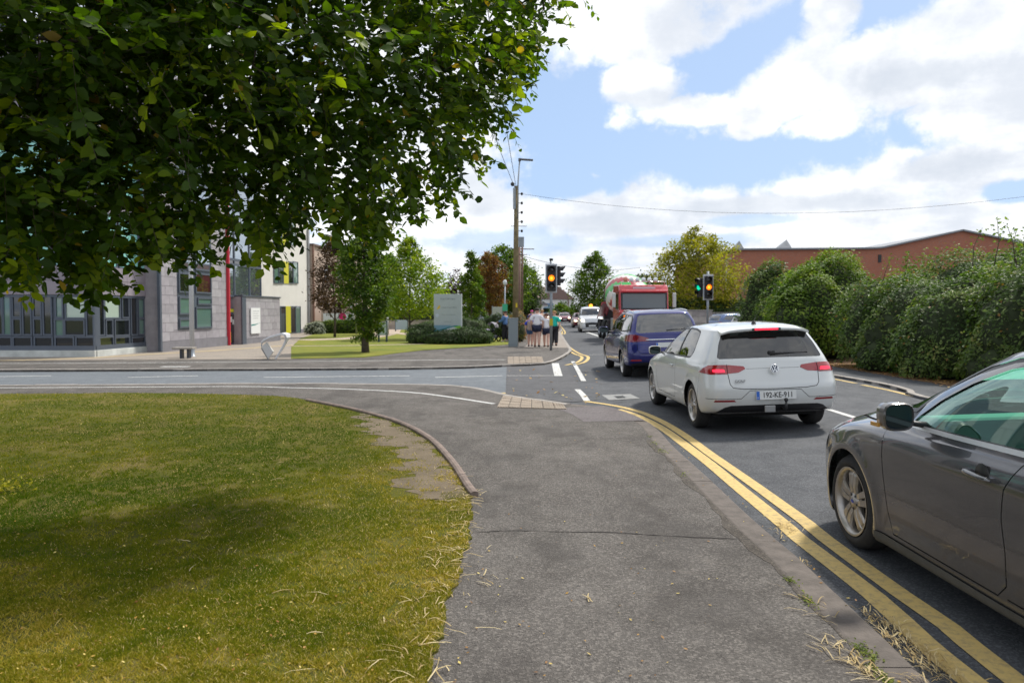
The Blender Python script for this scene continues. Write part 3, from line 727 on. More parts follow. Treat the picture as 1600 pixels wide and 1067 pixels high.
def wheel(parent, x, y, r, w, style, mat_rim, rim_r, out=-1, lod=0):
    """wheel at side x (centre plane), outer face toward sign(out)"""
    ro = empty('wheel', (x, y, r)); ro.parent = parent; s = out; n = 40 if not lod else 20
    b = MB(); h = w/2; tr = rim_r+.012
    b.lathe([(tr, s*(h-.015)), (tr+.02, s*h), (r-.045, s*(h-.002)), (r-.016, s*(h-.018)), (r-.003, s*(h-.045)), (r, s*h*.3), (r, -s*h*.3), (r-.003, -s*(h-.045)), (r-.02, -s*(h-.01)), (tr, -s*h)], axis='X', n=n)
    if not lod:
        for k in (-.45, 0, .45): b.lathe([(r+.0006, s*(h*k-.004)), (r-.006, s*h*k), (r+.0006, s*(h*k+.004))], axis='X', n=n)
    b.build('tyre', m_rub, ro)
    b = MB(); b.mi = 0
    b.lathe([(tr, s*h*.97), (rim_r+.004, s*(h*.98)), (rim_r-.010, s*(h*.90)), (rim_r-.018, s*(h*.5)), (rim_r-.03, -s*h*.9)], axis='X', n=n)
    xf = s*(h*.72)
    if style == 'five_pair':                            # five split spokes
        for k in range(5):
            a0 = R(90+72*k)
            for q in (-1, 1):
                ab = a0+q*R(9.2); pa = (.058*math.cos(a0+q*R(21)), .058*math.sin(a0+q*R(21))); pb = ((rim_r-.012)*math.cos(ab), (rim_r-.012)*math.sin(ab))
                d = Vector((pb[0]-pa[0], pb[1]-pa[1])); L = d.length; d.normalize(); nn = Vector((-d.y, d.x)); vs = []; fs = []
                for t_, wd, dx in ((0, .019, 0), (.35, .022, .008), (.8, .029, .004), (1, .036, -.01)):
                    c = Vector(pa)+d*L*t_
                    for sg, dz in ((-1, -.012), (-.75, .004), (.75, .004), (1, -.012)): p = c+nn*wd*sg; vs.append((xf+s*(dx+dz), p.x, p.y))
                for j in range(3):
                    for i in range(3): fs.append((j*4+i, j*4+i+1, j*4+i+5, j*4+i+4))
                b.smooth = False; b.add(vs, fs)
                b.add([(v[0]-s*.02, v[1], v[2]) for v in vs[::4]]+[vs[k_] for k_ in (0,4,8,12)], [(0,1,5,4),(1,2,6,5),(2,3,7,6)])
                b.add([(v[0]-s*.02, v[1], v[2]) for v in vs[3::4]]+[vs[k_] for k_ in (3,7,11,15)], [(4,5,1,0),(5,6,2,1),(6,7,3,2)])
            # web between the pair near the hub
            b.add([(xf-s*.004, .05*math.cos(a0-.5), .05*math.sin(a0-.5)), (xf-s*.004, .05*math.cos(a0+.5), .05*math.sin(a0+.5)), (xf-s*.006, .105*math.cos(a0+.17), .105*math.sin(a0+.17)), (xf-s*.006, .105*math.cos(a0-.17), .105*math.sin(a0-.17))], [(0,1,2,3)])
    elif style == 'multi':
        for k in range(10):
            a0 = R(36*k+(9 if k % 2 else -9)+90); pa = (.05*math.cos(a0), .05*math.sin(a0)); pb = ((rim_r-.012)*math.cos(a0), (rim_r-.012)*math.sin(a0))
            d = Vector((pb[0]-pa[0], pb[1]-pa[1])); L = d.length; d.normalize(); nn = Vector((-d.y, d.x))
            vs = []
            for t_, wd in ((0, .016), (1, .013)):
                c = Vector(pa)+d*L*t_
                for sg, dz in ((-1, -.02), (-.7, .003), (.7, .003), (1, -.02)): p = c+nn*wd*sg; vs.append((xf+s*dz, p.x, p.y))
            b.add(vs, [(0,1,5,4),(1,2,6,5),(2,3,7,6)])
    b.smooth = False
    b.lathe([(.0001, xf+s*.012), (.032, xf+s*.012), (.036, xf+s*.006), (.066, xf), (.070, xf-s*.03)], axis='X', n=20)
    if not lod:
        for k in range(5):
            a = R(54+72*k); b.mi = 1; b.lathe([(.0001, xf+s*.0075), (.008, xf+s*.0075), (.0085, xf-s*.004)], c=(0, .048*math.cos(a), .048*math.sin(a)), axis='X', n=8)
    rim = b.build('rim', [mat_rim, m_black], ro)
    b = MB(); b.lathe([(.0001, xf-s*.05), (.135, xf-s*.05), (.138, xf-s*.06)], axis='X', n=24); b.box((xf-s*.05, .09, .03), (.06, .07, .14)); b.build('brake_disc', M('brake_steel', (.16,.15,.14), .5, .7), ro)
    b = MB(); b.lathe([(.0001, -s*h*.2), (rim_r-.02, -s*h*.2)], axis='X', n=20); b.build('wheel_back', m_well, ro)
    return ro
def car_base(root, body, feats, paint, mats, ds, dt, arches, side_pairs=(), push={}, roofmat=None, wells=True):
    P, N, reg = body.cut(feats, ds, dt)
    for nm, F in reg.items():
        if nm == 'hole': continue
        m = mats.get(nm.split('|')[0], paint); pn = nm.split('|')[0]; pu = push.get(pn, 0)
        if pn in ('panel_gap', 'window_frame', 'hubless'):
            for sd_ in ('L', 'R'): skin_part(pn, P, N, F, m, root, sd_, pu)
        elif nm in side_pairs or pn in side_pairs:
            for sd_ in ('L', 'R'): skin_part(pn, P, N, F, m, root, sd_, pu)
        else: skin_part(pn, P, N, F, m, root, 'both', pu)
    if wells:
        for (y, z, r) in arches:
            for sx in (-1, 1):
                b = MB()
                xo = None; q = body.inv([(y, z+r), (y-r*.7, z+r*.7), (y+r*.7, z+r*.7)], 'side'); xo = body.ev(*q)[:, 0]; xe = abs(xo).min()-.004
                pr = [(r+.001, -xe), (r-.014, -(xe-.02)), (r-.002, -(xe-.035)), (r+.015, -.35)]
                b.lathe([(p[0], p[1]*(-sx)*-1) for p in pr] if sx < 0 else [(p[0], -p[1]) for p in pr], c=(0, y, z), axis='X', n=26, ang=R(204), a0=R(-12))
                b.build('wheel_arch_liner', m_well, root)
def plate(parent, txt, loc, w=.52, h=.112, rotx=90, rz=0):
    ro = MB().bx(-w/2, w/2, -.004, .004, -h/2, h/2).build('number_plate', [M('plate_white', (.66,.67,.66), .35)], parent, bevel=.003); ro.location = loc; ro.rotation_euler = (R(rotx-90), 0, R(rz))
    b = MB().bx(-w/2+.004, -w/2+.045, -.0062, -.0042, -h/2+.004, h/2-.004).build('country_band', M('plate_blue', (.02,.12,.50), .4), ro)
    text_mesh(txt, h*.86, M('plate_black', (.012,.012,.014), .5), ro, (.02, -.0055, 0), (R(90), 0, 0), depth=.0008, bold=.0012, xs=.86)
    text_mesh('IRL', .022, M('plate_white', (.66,.67,.66), .35), ro, (-w/2+.024, -.0070, -.028), (R(90), 0, 0), depth=.0004)
    return ro
def interior(root, y_front, y_rear, zf, belt, w=1.36, seats=((-.36,1.25),(.36,1.25),(0,.35)), dash=2.05, wheel_side=1, mat=None):
    mat = mat or m_dark
    b = MB(); b.bx(-w/2, w/2, y_rear, y_front, zf-.05, zf); b.bx(-w/2-.03, -w/2, y_rear, y_front, zf, belt-.06); b.bx(w/2, w/2+.03, y_rear, y_front, zf, belt-.06)
    b.build('cabin_floor', mat, root)
    for (x, y) in seats:
        wd = .50 if abs(x) > .1 else 1.25
        s = MB().bx(x-wd/2, x+wd/2, y-.05, y+.48, zf+.14, zf+.34)
        s.box((x, y-.10, zf+.62), (wd, .14, .66), rot=Matrix.Rotation(R(14), 3, 'X'), taper=.86)
        for hx in ([x] if wd < 1 else (x-.40, x+.40)): s.box((hx, y-.20, zf+1.02), (.26, .10, .17), rot=Matrix.Rotation(R(8), 3, 'X'), taper=.85)
        s.build('seat', m_seat, root, bevel=.04, seg=3)
    b = MB(); b.box((0, dash+.12, belt-.10), (w+.02, .42, .20), rot=Matrix.Rotation(R(-6), 3, 'X')); b.build('dashboard', mat, root, bevel=.04, seg=3)
    b = MB(); b.tube([(.36*wheel_side+.185*math.cos(a), dash-.22-.07*math.sin(a), belt+.0+.17*math.sin(a)) for a in np.linspace(0, 2*math.pi, 25)], .016, 8); b.tube([(.36*wheel_side-.18, dash-.22, belt), (.36*wheel_side+.18, dash-.22, belt)], .02, 6); b.tube([(.36*wheel_side, dash-.22, belt), (.36*wheel_side, dash, belt-.08)], .025, 6)
    b.build('steering_wheel', m_black, root)
def place_car(root, x, y, hd, yw=0.0):
    """origin under the rear axle; settles on the cambered road"""
    c, s = math.cos(hd), math.sin(hd)
    def w(lx, ly): return x+lx*c-ly*s, y+lx*s+ly*c
    zl = (zroad(*w(-.76, 0))+zroad(*w(-.76, 2.6)))/2; zr = (zroad(*w(.76, 0))+zroad(*w(.76, 2.6)))/2
    root.location = (x, y, (zl+zr)/2+.001); root.rotation_euler = (0, -math.atan((zr-zl)/1.52), hd)
def mirror_part(parent, loc, sz, paint, face=m_chrome, side=-1, front_facing=False):
    """door mirror: shell opens to the rear with a glass set in it, on a short arm"""
    ro = empty('door_mirror', loc); ro.parent = parent; w, h, d = sz
    b = MB(); n = 18
    def ring(k, y): return [(k*w/2*abs(math.cos(a))**.6*math.copysign(1, math.cos(a)), y, k*h/2*abs(math.sin(a))**.6*math.copysign(1, math.sin(a))) for a in np.linspace(0, 2*math.pi, n, endpoint=False)]
    rs = [ring(.93, -d*.5), ring(1, -d*.42), ring(1.0, -d*.1), ring(.93, d*.2), ring(.72, d*.42), ring(.3, d*.52)]
    b.smooth = True
    for i in range(len(rs)-1): b.add(rs[i]+rs[i+1], [(q, (q+1) % n, n+(q+1) % n, n+q) for q in range(n)])
    b.add(rs[-1], [tuple(range(n))]); b.build('mirror_shell', paint, ro)
    b = MB(); r1 = ring(.93, -d*.5); r2 = ring(.84, -d*.44); b.add(r1+r2, [(q, n+q, n+(q+1) % n, (q+1) % n) for q in range(n)]); b.build('mirror_rim', m_black, ro)
    b = MB(); b.add(ring(.85, -d*.45), [tuple(range(n-1, -1, -1))]); b.build('mirror_glass', M('mirror_glass', (.045,.06,.06), .05, 1.0), ro)
    b = MB(); b.tube([(-side*w*.35, 0, -h*.25), (-side*(w*.5+.06), .02, -h*.35), (-side*(w*.5+.13), .02, -h*.42)], [.022,.024,.03], 8, flat=.7); b.build('mirror_arm', m_black, ro)
    return ro

# ------------------------------------------------------------------ white hatchback
def white_hatch():
    root = empty('hatchback', label='white three-door hatchback with lit brake lights and a tow bar, waiting in the left lane', cat='car')
    pt = car_paint('white_paint', (.60,.62,.62), dirt=((.42,.35,.24), .55))
    AR = [(0, .315, .355), (2.62, .315, .355)]
    rows = [dict(w=.80, yr=-.60, yf=3.28, kr=.8, tr=.97, z=[(-1,.30),(-.3,.24),(3,.22)]),
            dict(w=.865, yr=-.72, yf=3.38, kr=.8, tr=.965, z=[(-1,.34),(-.3,.27),(3,.25)]),
            dict(w=.890, yr=-.785, yf=3.44, kr=.8, tr=.965, z=[(-1,.45),(0,.42),(3,.42)]),
            dict(w=.895, yr=-.800, yf=3.43, kr=.8, tr=.965, z=[(-1,.60),(3.5,.57)]),
            dict(w=.893, yr=-.768, yf=3.36, kr=.85, tr=.96, z=[(-1,.68),(-.5,.72),(2.6,.73),(3.2,.68),(3.5,.66)]),
            dict(w=.886, yr=-.722, yf=3.26, kf=1.1, kr=.9, z=[(-1,.80),(-.5,.84),(2.4,.80),(3.0,.77),(3.3,.74)], tr=.95),
            dict(w=.866, yr=-.690, yf=2.88, kf=1.2, kr=.9, z=[(-1,.905),(0,.90),(2.2,.89),(2.9,.865)], crown=.02, tr=.935),
            dict(w=.838, yr=-.655, yf=2.42, kf=1.1, kr=.8, z=[(-1,.98),(0,.965),(2.0,.945),(2.45,.96)], crown=.025, tr=.925, tf=.95),
            dict(w=.762, yr=-.545, yf=2.02, kf=1.0, kr=.7, z=[(-1,1.135),(2.5,1.135)], tr=.925, tf=.95, crown=.02),
            dict(w=.674, yr=-.420, yf=1.62, kf=.9, kr=.7, z=[(-1,1.30),(2.5,1.30)], tr=.93, tf=.95, crown=.02),
            dict(w=.620, yr=-.365, yf=1.45, kf=.9, kr=.7, z=[(-.5,1.345),(.6,1.375),(1.6,1.35)], tr=.93, tf=.95, crown=.02),
            dict(w=.42, yr=-.16, yf=1.15, kf=.8, kr=.8, z=[(-.4,1.385),(.5,1.422),(1.4,1.395)], tr=.95, tf=.95),
            dict(w=.0, yr=.2, yf=.9, kf=.5, kr=.5, z=[(-.2,1.41),(.5,1.432),(1,1.425)])]
    B = Body(rows, AR)
    fr_win = [(2.12,.955),(1.92,1.05),(1.62,1.21),(1.36,1.305),(1.18,1.335),(.92,1.343),(.90,.965)]
    rr_win = [(.86,.965),(.87,1.343),(.48,1.332),(.26,1.30),(.20,1.22),(.14,1.05),(.20,.975)]
    rw = [(0,.985),(.66,.978),(.685,.995),(.63,1.16),(.565,1.285),(.54,1.305),(0,1.325)]
    lamp = [(.40,.835),(.43,.872),(.55,.900),(.70,.905),(.80,.900)]
    lamp_in = rnd([(.355,.850),(.375,.883),(.585,.905),(.585,.795),(.45,.805)], .012)
    lamp_side = [(.592,.905),(.70,.905),(.79,.90),(.845,.86),(.875,.80),(.80,.785),(.592,.788)]
    tail_seam = [(.60,.985),(.588,.91),(.588,.79),(.575,.66),(.54,.615),(.40,.598),(0,.592)]
    feats = [
        ('hole', 'side', arch_poly(0, .315, .352), {'step': .05}), ('hole', 'side', arch_poly(2.62, .315, .352), {'step': .05}),
        ('tailgate', 'rear', [(0,.592),(.40,.598),(.54,.615),(.575,.66),(.588,.79),(.588,.91),(.60,.985),(0,.995)], {'centre': 1}),
        ('door', 'side', rnd([(2.10,.965),(2.14,.60),(2.05,.33),(.95,.33),(.87,.50),(.865,.975)], .04), {}),
        ('window_frame|f', 'side', rnd(inset(fr_win[::-1], -.024), .03), {}), ('window_frame|r', 'side', rnd(inset(rr_win[::-1], -.024), .05), {}),
        ('side_window|f', 'side', rnd(fr_win, .02), {}), ('side_window|r', 'side', rnd(rr_win, .05), {}),
        ('rear_window_frame', 'rear', [(0,.972),(.69,.965),(.712,.99),(.59,1.30),(.56,1.325),(0,1.345)], {'centre': 1}),
        ('rear_window', 'rear', rw, {'centre': 1}),
        ('windscreen_frame', 'front', [(0,.99),(.66,.98),(.72,1.0),(.60,1.315),(.56,1.34),(0,1.365)], {'centre': 1}),
        ('windscreen', 'front', [(0,1.01),(.64,1.0),(.69,1.02),(.575,1.305),(.54,1.325),(0,1.348)], {'centre': 1}),
        ('tail_lamp|a', 'rear', lamp_in, {'step': .015}), ('tail_lamp|b', 'rear', rnd(lamp_side, .012), {'step': .015}),
        ('brake_lamp', 'rear', rnd([(.615,.812),(.765,.812),(.765,.848),(.63,.848)], .016), {'step': .01}),
        ('reflector', 'rear', [(.50,.432),(.78,.432),(.765,.458),(.53,.458)], {'step': .02}),
        ('rear_diffuser', 'rear', [(0,.27),(.60,.27),(.745,.285),(.64,.36),(.56,.382),(0,.388)], {'centre': 1}),
        ('panel_gap|a', 'side', seam([(2.10,.955),(2.145,.60),(2.12,.40),(2.05,.325),(.97,.325),(.90,.42),(.875,.6),(.87,.96)], .008), {'step': .05}),
        ('panel_gap|b', 'rear', seam(tail_seam[1:], .009), {'step': .04}),
        ('panel_gap|c', 'rear', seam([(.345,.850),(.0001,.852)], .0035), {'step': .05}),
        ('panel_gap|d', 'rear', seam([(.86,.475),(.52,.470),(.44,.472),(.36,.545),(.33,.575),(.0001,.578)], .007), {'step': .04}),
        ('panel_gap|e', 'side', seam([(-.40,.785),(-.36,.60),(-.345,.46)], .005), {'step': .05}),
        ('fuel_flap', 'side', rnd([(-.12,.78),(.06,.78),(.06,.92),(-.12,.92)], .03), {}) ]
    feats = [f for f in feats if f[0] not in ('fuel_flap',)]
    mats = dict(side_window=g_car, rear_window=g_car, windscreen=g_car, window_frame=m_black, rear_window_frame=pt, windscreen_frame=m_black, tail_lamp=m_redlens,
                brake_lamp=m_redlit, reflector=M('dark_red_reflector', (.22,.008,.014), .3), rear_diffuser=m_black, panel_gap=m_gap)
    car_base(root, B, feats, pt, mats, .14, .17, AR, side_pairs=('side_window|f', 'side_window|r', 'door', 'tail_lamp|a', 'tail_lamp|b', 'brake_lamp', 'reflector'),
             push=dict(side_window=-.006, rear_window=-.004, panel_gap=-.007, tail_lamp=.004, brake_lamp=.006, rear_diffuser=-.012, reflector=.001))
    # roof spoiler with its high brake lamp
    b = MB(); n = 12; vs = []; fs = []
    for i in range(n+1):
        u = -1+2*i/n; x = u*.585; yb = -.50+.05*abs(u)**3; zt = 1.365-.020*u*u-.03*abs(u)**6
        vs += [(x, yb+.20, zt+.030), (x, yb, zt-.005), (x, yb+.003, zt-.030), (x, yb+.09, zt-.040)]
    for i in range(n): 
        for j in range(3): fs.append((i*4+j, i*4+j+1, (i+1)*4+j+1, (i+1)*4+j))
    fs += [(0,1,2,3), tuple(n*4+k for k in (3,2,1,0))]; b.smooth = False; b.add(vs, fs)
    b.build('roof_spoiler', pt, root)
    MB().bx(-.19,.19,-.507,-.495,1.332,1.363).build('lamp_housing', m_black, root); MB().bx(-.155,.155,-.510,-.508,1.336,1.360).build('high_brake_lamp', M_emit('lit_high_brake_lamp', (1.0,.02,.05), 1.0), root)
    b = MB(); b.box((.02,-.60,1.035), (.08,.05,.06)); b.tube([(.0,-.625,1.03),(.28,-.605,1.035),(.50,-.59,1.04)], [.018,.012,.008], 6); b.build('rear_wiper', m_black, root)
    b = MB(); b.lathe([(.001,.05),(.02,.045),(.035,.0)], c=(0,-.02,1.405), n=12); b.tube([(0,-.02,1.44),(0,-.12,1.53)], [.005,.003], 5); b.build('roof_antenna', m_black, root)
    # badge: ring with the two letters, one above the other
    bd = empty('badge', (0,-.765,.845)); bd.parent = root; bd.rotation_euler = (R(-10),0,0)
    b = MB(); b.lathe([(.058,0),(.058,-.008),(.050,-.011),(.047,-.004),(.0001,-.003)], axis='Y', n=28); b.build('badge_ring', m_chrome, bd)
    b = MB(); b.lathe([(.0461,-.005),(.0001,-.005)], axis='Y', n=24); b.build('badge_field', M('badge_blue', (.05,.07,.11), .3), bd)
    b = MB()
    def stroke(p, q, w=.0075): 
        d = Vector((q[0]-p[0],0,q[1]-p[1])); L = d.length; a = math.atan2(d.z, d.x); b.box(((p[0]+q[0])/2,-.0085,(p[1]+q[1])/2), (L+.004,.005,w), rot=Matrix.Rotation(-a, 3, 'Y'))
    for p, q in [((-.019,.042),(0,.004)),((.019,.042),(0,.004)),((-.041,.022),(-.018,-.038)),((.041,.022),(.018,-.038)),((-.018,-.038),(0,-.002)),((.018,-.038),(0,-.002))]: stroke(p, q)
    b.build('badge_letters', m_chrome, bd)
    text_mesh('GOLF', .048, M('dark_chrome', (.22,.22,.22), .3, .9), root, (-.455,-.786,.700), (R(84),0,0), name='model_lettering', depth=.003, bold=.001, xs=1.15)
    plate(root, '192-KE-911', (0,-.812,.512), rotx=86)
    b = MB(); b.tube([(.10,-.55,.33),(.10,-.85,.32),(.10,-.88,.36),(.10,-.88,.43)], [.02,.02,.018,.015], 8); b.lathe([(.0001,.028),(.02,.02),(.027,0),(.02,-.02),(.0001,-.028)], c=(.10,-.88,.455), n=12); b.build('tow_bar', m_black, root)
    b = MB(); b.box((-.08,-.80,.335), (.14,.03,.09)); b.build('tow_socket', M('grey_metal', (.30,.30,.30), .4, .6), root, bevel=.01)
    b = MB(); b.bx(-.66,.66,-.45,3.1,.20,.245); b.build('underbody', m_well, root)
    interior(root, 2.3, -.55, .30, .95)
    for sx in (-1, 1):
        mirror_part(root, (sx*.975, 1.90, .985), (.19,.14,.14), pt, side=sx)
        for y in (0, 2.62): wheel(root, sx*.772, y, .315, .205, 'multi', m_alloy, .215, out=sx)
        b = MB(); b.box((sx*.905,1.08,.80), (.035,.19,.032)); b.build('door_handle', pt, root, bevel=.012, seg=3)
    place_car(root, 3.38, 10.45, R(1.5)); return root
white_hatch()

# ------------------------------------------------------------------ grey car in the foreground
def grey_car():
    root = empty('grey_car', label='dark grey metallic car cut off by the right edge, with split-spoke alloy wheel', cat='car')
    m, t = new_mat('grey_metallic_paint'); co = t.obj(); z = t.sep(co)[2]
    fl = t.new('ShaderNodeTexVoronoi'); t.put(fl.inputs['Vector'], co); fl.inputs['Scale'].default_value = 700
    base = t.mix(t.step(t.sep(fl.outputs['Color'])[0], .3, 1, 0, .5), (.095,.093,.098), (.195,.193,.202))
    g = t.math('MULTIPLY', t.step(z, .60, .28, 0, 1), t.step(t.noise(t.comb(t.sep(co)[0], t.math('MULTIPLY', t.sep(co)[1], .35), t.math('MULTIPLY', z, 1.6)), 5, 6, .7), .30, .72, .1, 1))
    pset(t.b, t, color=t.mix(t.math('MULTIPLY', g, .42), base, (.16,.125,.085)), metal=.6, rough=t.math('ADD', t.math('MULTIPLY', g, .25), .24), coat=1.0, coatr=.03)
    pt = m; AR = [(0, .318, .362), (2.648, .318, .362)]
    rows = [dict(w=.855, yr=-.66, yf=3.34, tf=.92, z=[(-1,.24),(0,.17),(3,.155)]),
            dict(w=.888, yr=-.74, yf=3.45, tf=.92, z=[(-1,.28),(0,.20),(3,.185)]),
            dict(w=.895, yr=-.80, yf=3.515, tf=.91, z=[(-1,.40),(0,.33),(3,.33)]),
            dict(w=.906, yr=-.82, yf=3.525, tf=.90, z=[(-1,.55),(3.5,.50)]),
            dict(w=.912, yr=-.81, yf=3.49, tf=.90, z=[(-1,.67),(3.5,.64)]),
            dict(w=.910, yr=-.79, yf=3.41, tf=.89, z=[(-1,.78),(0,.78),(2.6,.755),(3.4,.735)]),
            dict(w=.895, yr=-.77, yf=3.27, kf=1.15, tf=.87, z=[(-1,.86),(0,.85),(2.6,.835),(3.3,.81)]),
            dict(w=.868, yr=-.74, yf=2.98, kf=1.3, tf=.85, z=[(-1,.92),(0,.91),(2.0,.885),(2.6,.895),(3.0,.885)], crown=.04),
            dict(w=.845, yr=-.70, yf=2.62, kf=1.2, tf=.88, z=[(-1,.99),(0,.97),(1.6,.93),(2.2,.93),(2.65,.965)], crown=.045),
            dict(w=.768, yr=-.56, yf=2.12, kf=1.0, tf=.95, z=[(-1,1.17),(2.5,1.14)], crown=.02),
            dict(w=.690, yr=-.42, yf=1.70, kf=.9, tf=.95, z=[(-1,1.36),(2.5,1.33)], crown=.02),
            dict(w=.640, yr=-.36, yf=1.50, kf=.9, tf=.95, z=[(-.5,1.40),(.6,1.432),(1.7,1.385)], crown=.02),
            dict(w=.43, yr=-.16, yf=1.15, kf=.8, tf=.95, z=[(-.4,1.43),(.5,1.478),(1.4,1.44)]),
            dict(w=.0, yr=.2, yf=.9, kf=.5, kr=.5, z=[(-.2,1.46),(.5,1.488),(1,1.475)])]
    B = Body(rows, AR, flare=.016)
    fw = [(2.00,.952),(1.97,.99),(1.80,1.10),(1.56,1.22),(1.30,1.315),(1.06,1.360),(.93,1.372),(.93,.972)]
    rw_ = [(.87,.974),(.87,1.376),(.45,1.365),(.12,1.31),(-.14,1.19),(-.20,1.04),(-.10,1.00)]
    sail = [(2.26,.945),(2.09,1.035),(1.975,1.095),(2.02,.952)]
    full = [(2.32,.928),(2.05,1.075),(1.80,1.200),(1.56,1.300),(1.30,1.372),(1.02,1.405),(.60,1.410),(.30,1.385),(.02,1.32),(-.24,1.19),(-.30,1.00),(-.20,.985),(.9,.948),(1.6,.934)]
    pane = [(2.28,.940),(2.04,1.058),(1.80,1.170),(1.56,1.270),(1.30,1.345),(1.02,1.385),(.60,1.390),(.30,1.365),(.02,1.30),(-.22,1.18),(-.27,1.02),(-.18,1.0),(.9,.962),(1.6,.946)]
    chrome = [(2.32,.926),(1.6,.928),(.9,.940),(-.20,.978),(-.30,.996),(-.29,1.018),(-.19,1.002),(.9,.966),(1.6,.952),(2.24,.950)]
    fd = [(2.24,.935),(2.19,.88),(2.165,.77),(2.15,.60),(2.125,.40),(2.07,.262),(1.10,.255),(1.035,.32),(1.03,.48),(1.045,.64),(1.03,.78),(.965,.90),(.915,.955),(.90,1.16),(.90,1.395)]
    feats = [
        ('hole', 'side', arch_poly(0, .318, .358), {'step': .04}), ('hole', 'side', arch_poly(2.648, .318, .358, 40), {'step': .03}),
        ('front_door', 'side', fd[:12]+[(.92,.95),(1.6,.936)], {}),
        ('rear_door', 'side', [(.92,.95),(.965,.90),(1.03,.78),(1.045,.64),(1.03,.48),(1.035,.32),(1.02,.255),(.40,.260),(.34,.55),(.0,.80),(-.22,.90),(-.26,.985)], {}),
        ('side_skirt', 'side', [(2.27,.165),(2.27,.235),(1.1,.222),(.40,.228),(.40,.18),(1.2,.165)], {}),
        ('window_surround', 'side', full, {}), ('door_frame', 'side', pane, {}),
        ('chrome_strip', 'side', chrome, {'step': .02}),
        ('side_window|f', 'side', rnd(fw, .02), {'step': .02}), ('side_window|r', 'side', rnd(rw_, .03), {}),
        ('mirror_sail', 'side', sail, {'step': .02}),
        ('rear_window', 'rear', [(0,1.04),(.56,1.05),(.58,1.08),(.50,1.34),(0,1.37)], {'centre': 1}),
        ('windscreen_frame', 'front', [(0,.985),(.68,.975),(.745,1.0),(.625,1.36),(.58,1.39),(0,1.425)], {'centre': 1}),
        ('windscreen', 'front', [(0,1.01),(.66,1.0),(.712,1.02),(.60,1.35),(.56,1.375),(0,1.405)], {'centre': 1}),
        ('headlamp', 'front', rnd([(.50,.655),(.62,.735),(.76,.80),(.815,.82),(.85,.80),(.84,.74),(.78,.68),(.66,.64)], .015), {'step': .02}),
        ('grille', 'front', [(0,.40),(.36,.40),(.50,.52),(.44,.58),(0,.58)], {'centre': 1}),
        ('panel_gap|a', 'side', seam(fd[:7]+fd[7:14], .0075), {'step': .03}),
        ('panel_gap|b', 'side', seam([(2.93,.865),(2.6,.888),(2.35,.905),(2.29,.925)], .007), {'step': .03}),
        ('panel_gap|c', 'side', seam([(3.0,.72),(2.98,.62)], .006), {'step': .03}),
        ('panel_gap|d', 'side', seam([(1.03,.26),(.42,.26),(.36,.50),(.20,.68),(-.10,.80),(-.28,.93),(-.28,1.02)], .007), {'step': .05}),
    ]
    mats = dict(side_window=g_green, rear_window=g_green, windscreen=g_green, window_surround=m_black, door_frame=pt, chrome_strip=M('satin_window_strip', (.75,.76,.77), .38, .6), mirror_sail=m_black, windscreen_frame=m_black,
                headlamp=m_lens, grille=m_black, panel_gap=m_gap, side_skirt=M('skirt_dusty_plastic', (.07,.07,.068), .5, var=.2, vscale=5))
    car_base(root, B, feats, pt, mats, .085, .12, AR, side_pairs=('side_window|f', 'side_window|r', 'front_door', 'rear_door', 'headlamp', 'chrome_strip', 'side_skirt', 'mirror_sail', 'window_surround', 'door_frame'),
             push=dict(side_window=-.008, panel_gap=-.008, chrome_strip=.004, windscreen=-.002, grille=-.02, mirror_sail=-.004, side_skirt=.010, window_surround=-.004, headlamp=.002))
    for sx in (-1, 1):
        # pull handles; flat dark discs behind them paint the shade of recesses
        for (hy, hz) in ((1.205, .815), (.13, .855)):
            dz = B.ev(*B.inv([(hy, hz)], 'side'))[0][0]
            b = MB(); b.lathe([(.0001, 0), (.052, 0), (.056, .004)], c=(sx*(-dz+.0015), hy-.005, hz), axis='X', n=20); o = b.build('recess_shade_disc', M('recess_shadow_grey', (.03,.03,.03), .35, .3), root)
            b = MB(); pts = []
            for k in range(9): u = -1+k/4; pts.append((sx*(-dz+.034-.016*u**4), hy+u*.105, hz-.004+.006*u))
            b.tube(pts, [.013]+[.018]*7+[.013], 10, flat=.7); b.box((sx*(-dz+.012), hy+.092, hz), (.034, .030, .020)); b.box((sx*(-dz+.012), hy-.092, hz-.006), (.034, .030, .020)); b.build('door_handle', pt, root)
        mr = mirror_part(root, (sx*1.005, 1.84, 1.02), (.175,.16,.15), pt, side=sx)
        b = MB(); b.box((sx*.088, .03, -.05), (.012,.09,.022)); b.build('indicator', M('amber_lens', (.55,.28,.05), .2), mr)
        for y in (0, 2.648):
            w_ = wheel(root, sx*.785, y, .318, .215, 'five_pair', m_alloyb, .222, out=sx)
            b = MB(); b.lathe([(.022, 0), (.0001, .0015*sx)], axis='X', n=20, smooth=False); o = b.build('centre_cap', M('badge_royal_blue', (.02,.05,.30), .3), w_); o.location = (sx*(.215/2*.72+.0135), 0, 0); o.scale = (1, 1, .6)
    b = MB(); b.tube([(-.3,2.62,.965),(-.05,2.50,1.0),(.35,2.46,1.02)], [.012,.012,.008], 6); b.build('front_wiper', m_black, root)
    b = MB(); b.bx(-.70,.70,-.55,3.2,.19,.235); b.build('underbody', m_well, root)
    interior(root, 2.35, -.5, .30, .94, w=1.40, dash=2.12, mat=M('light_cabin_trim', (.50,.53,.50), .7))
    place_car(root, 3.235, 2.47, R(.6)); return root
grey_car()

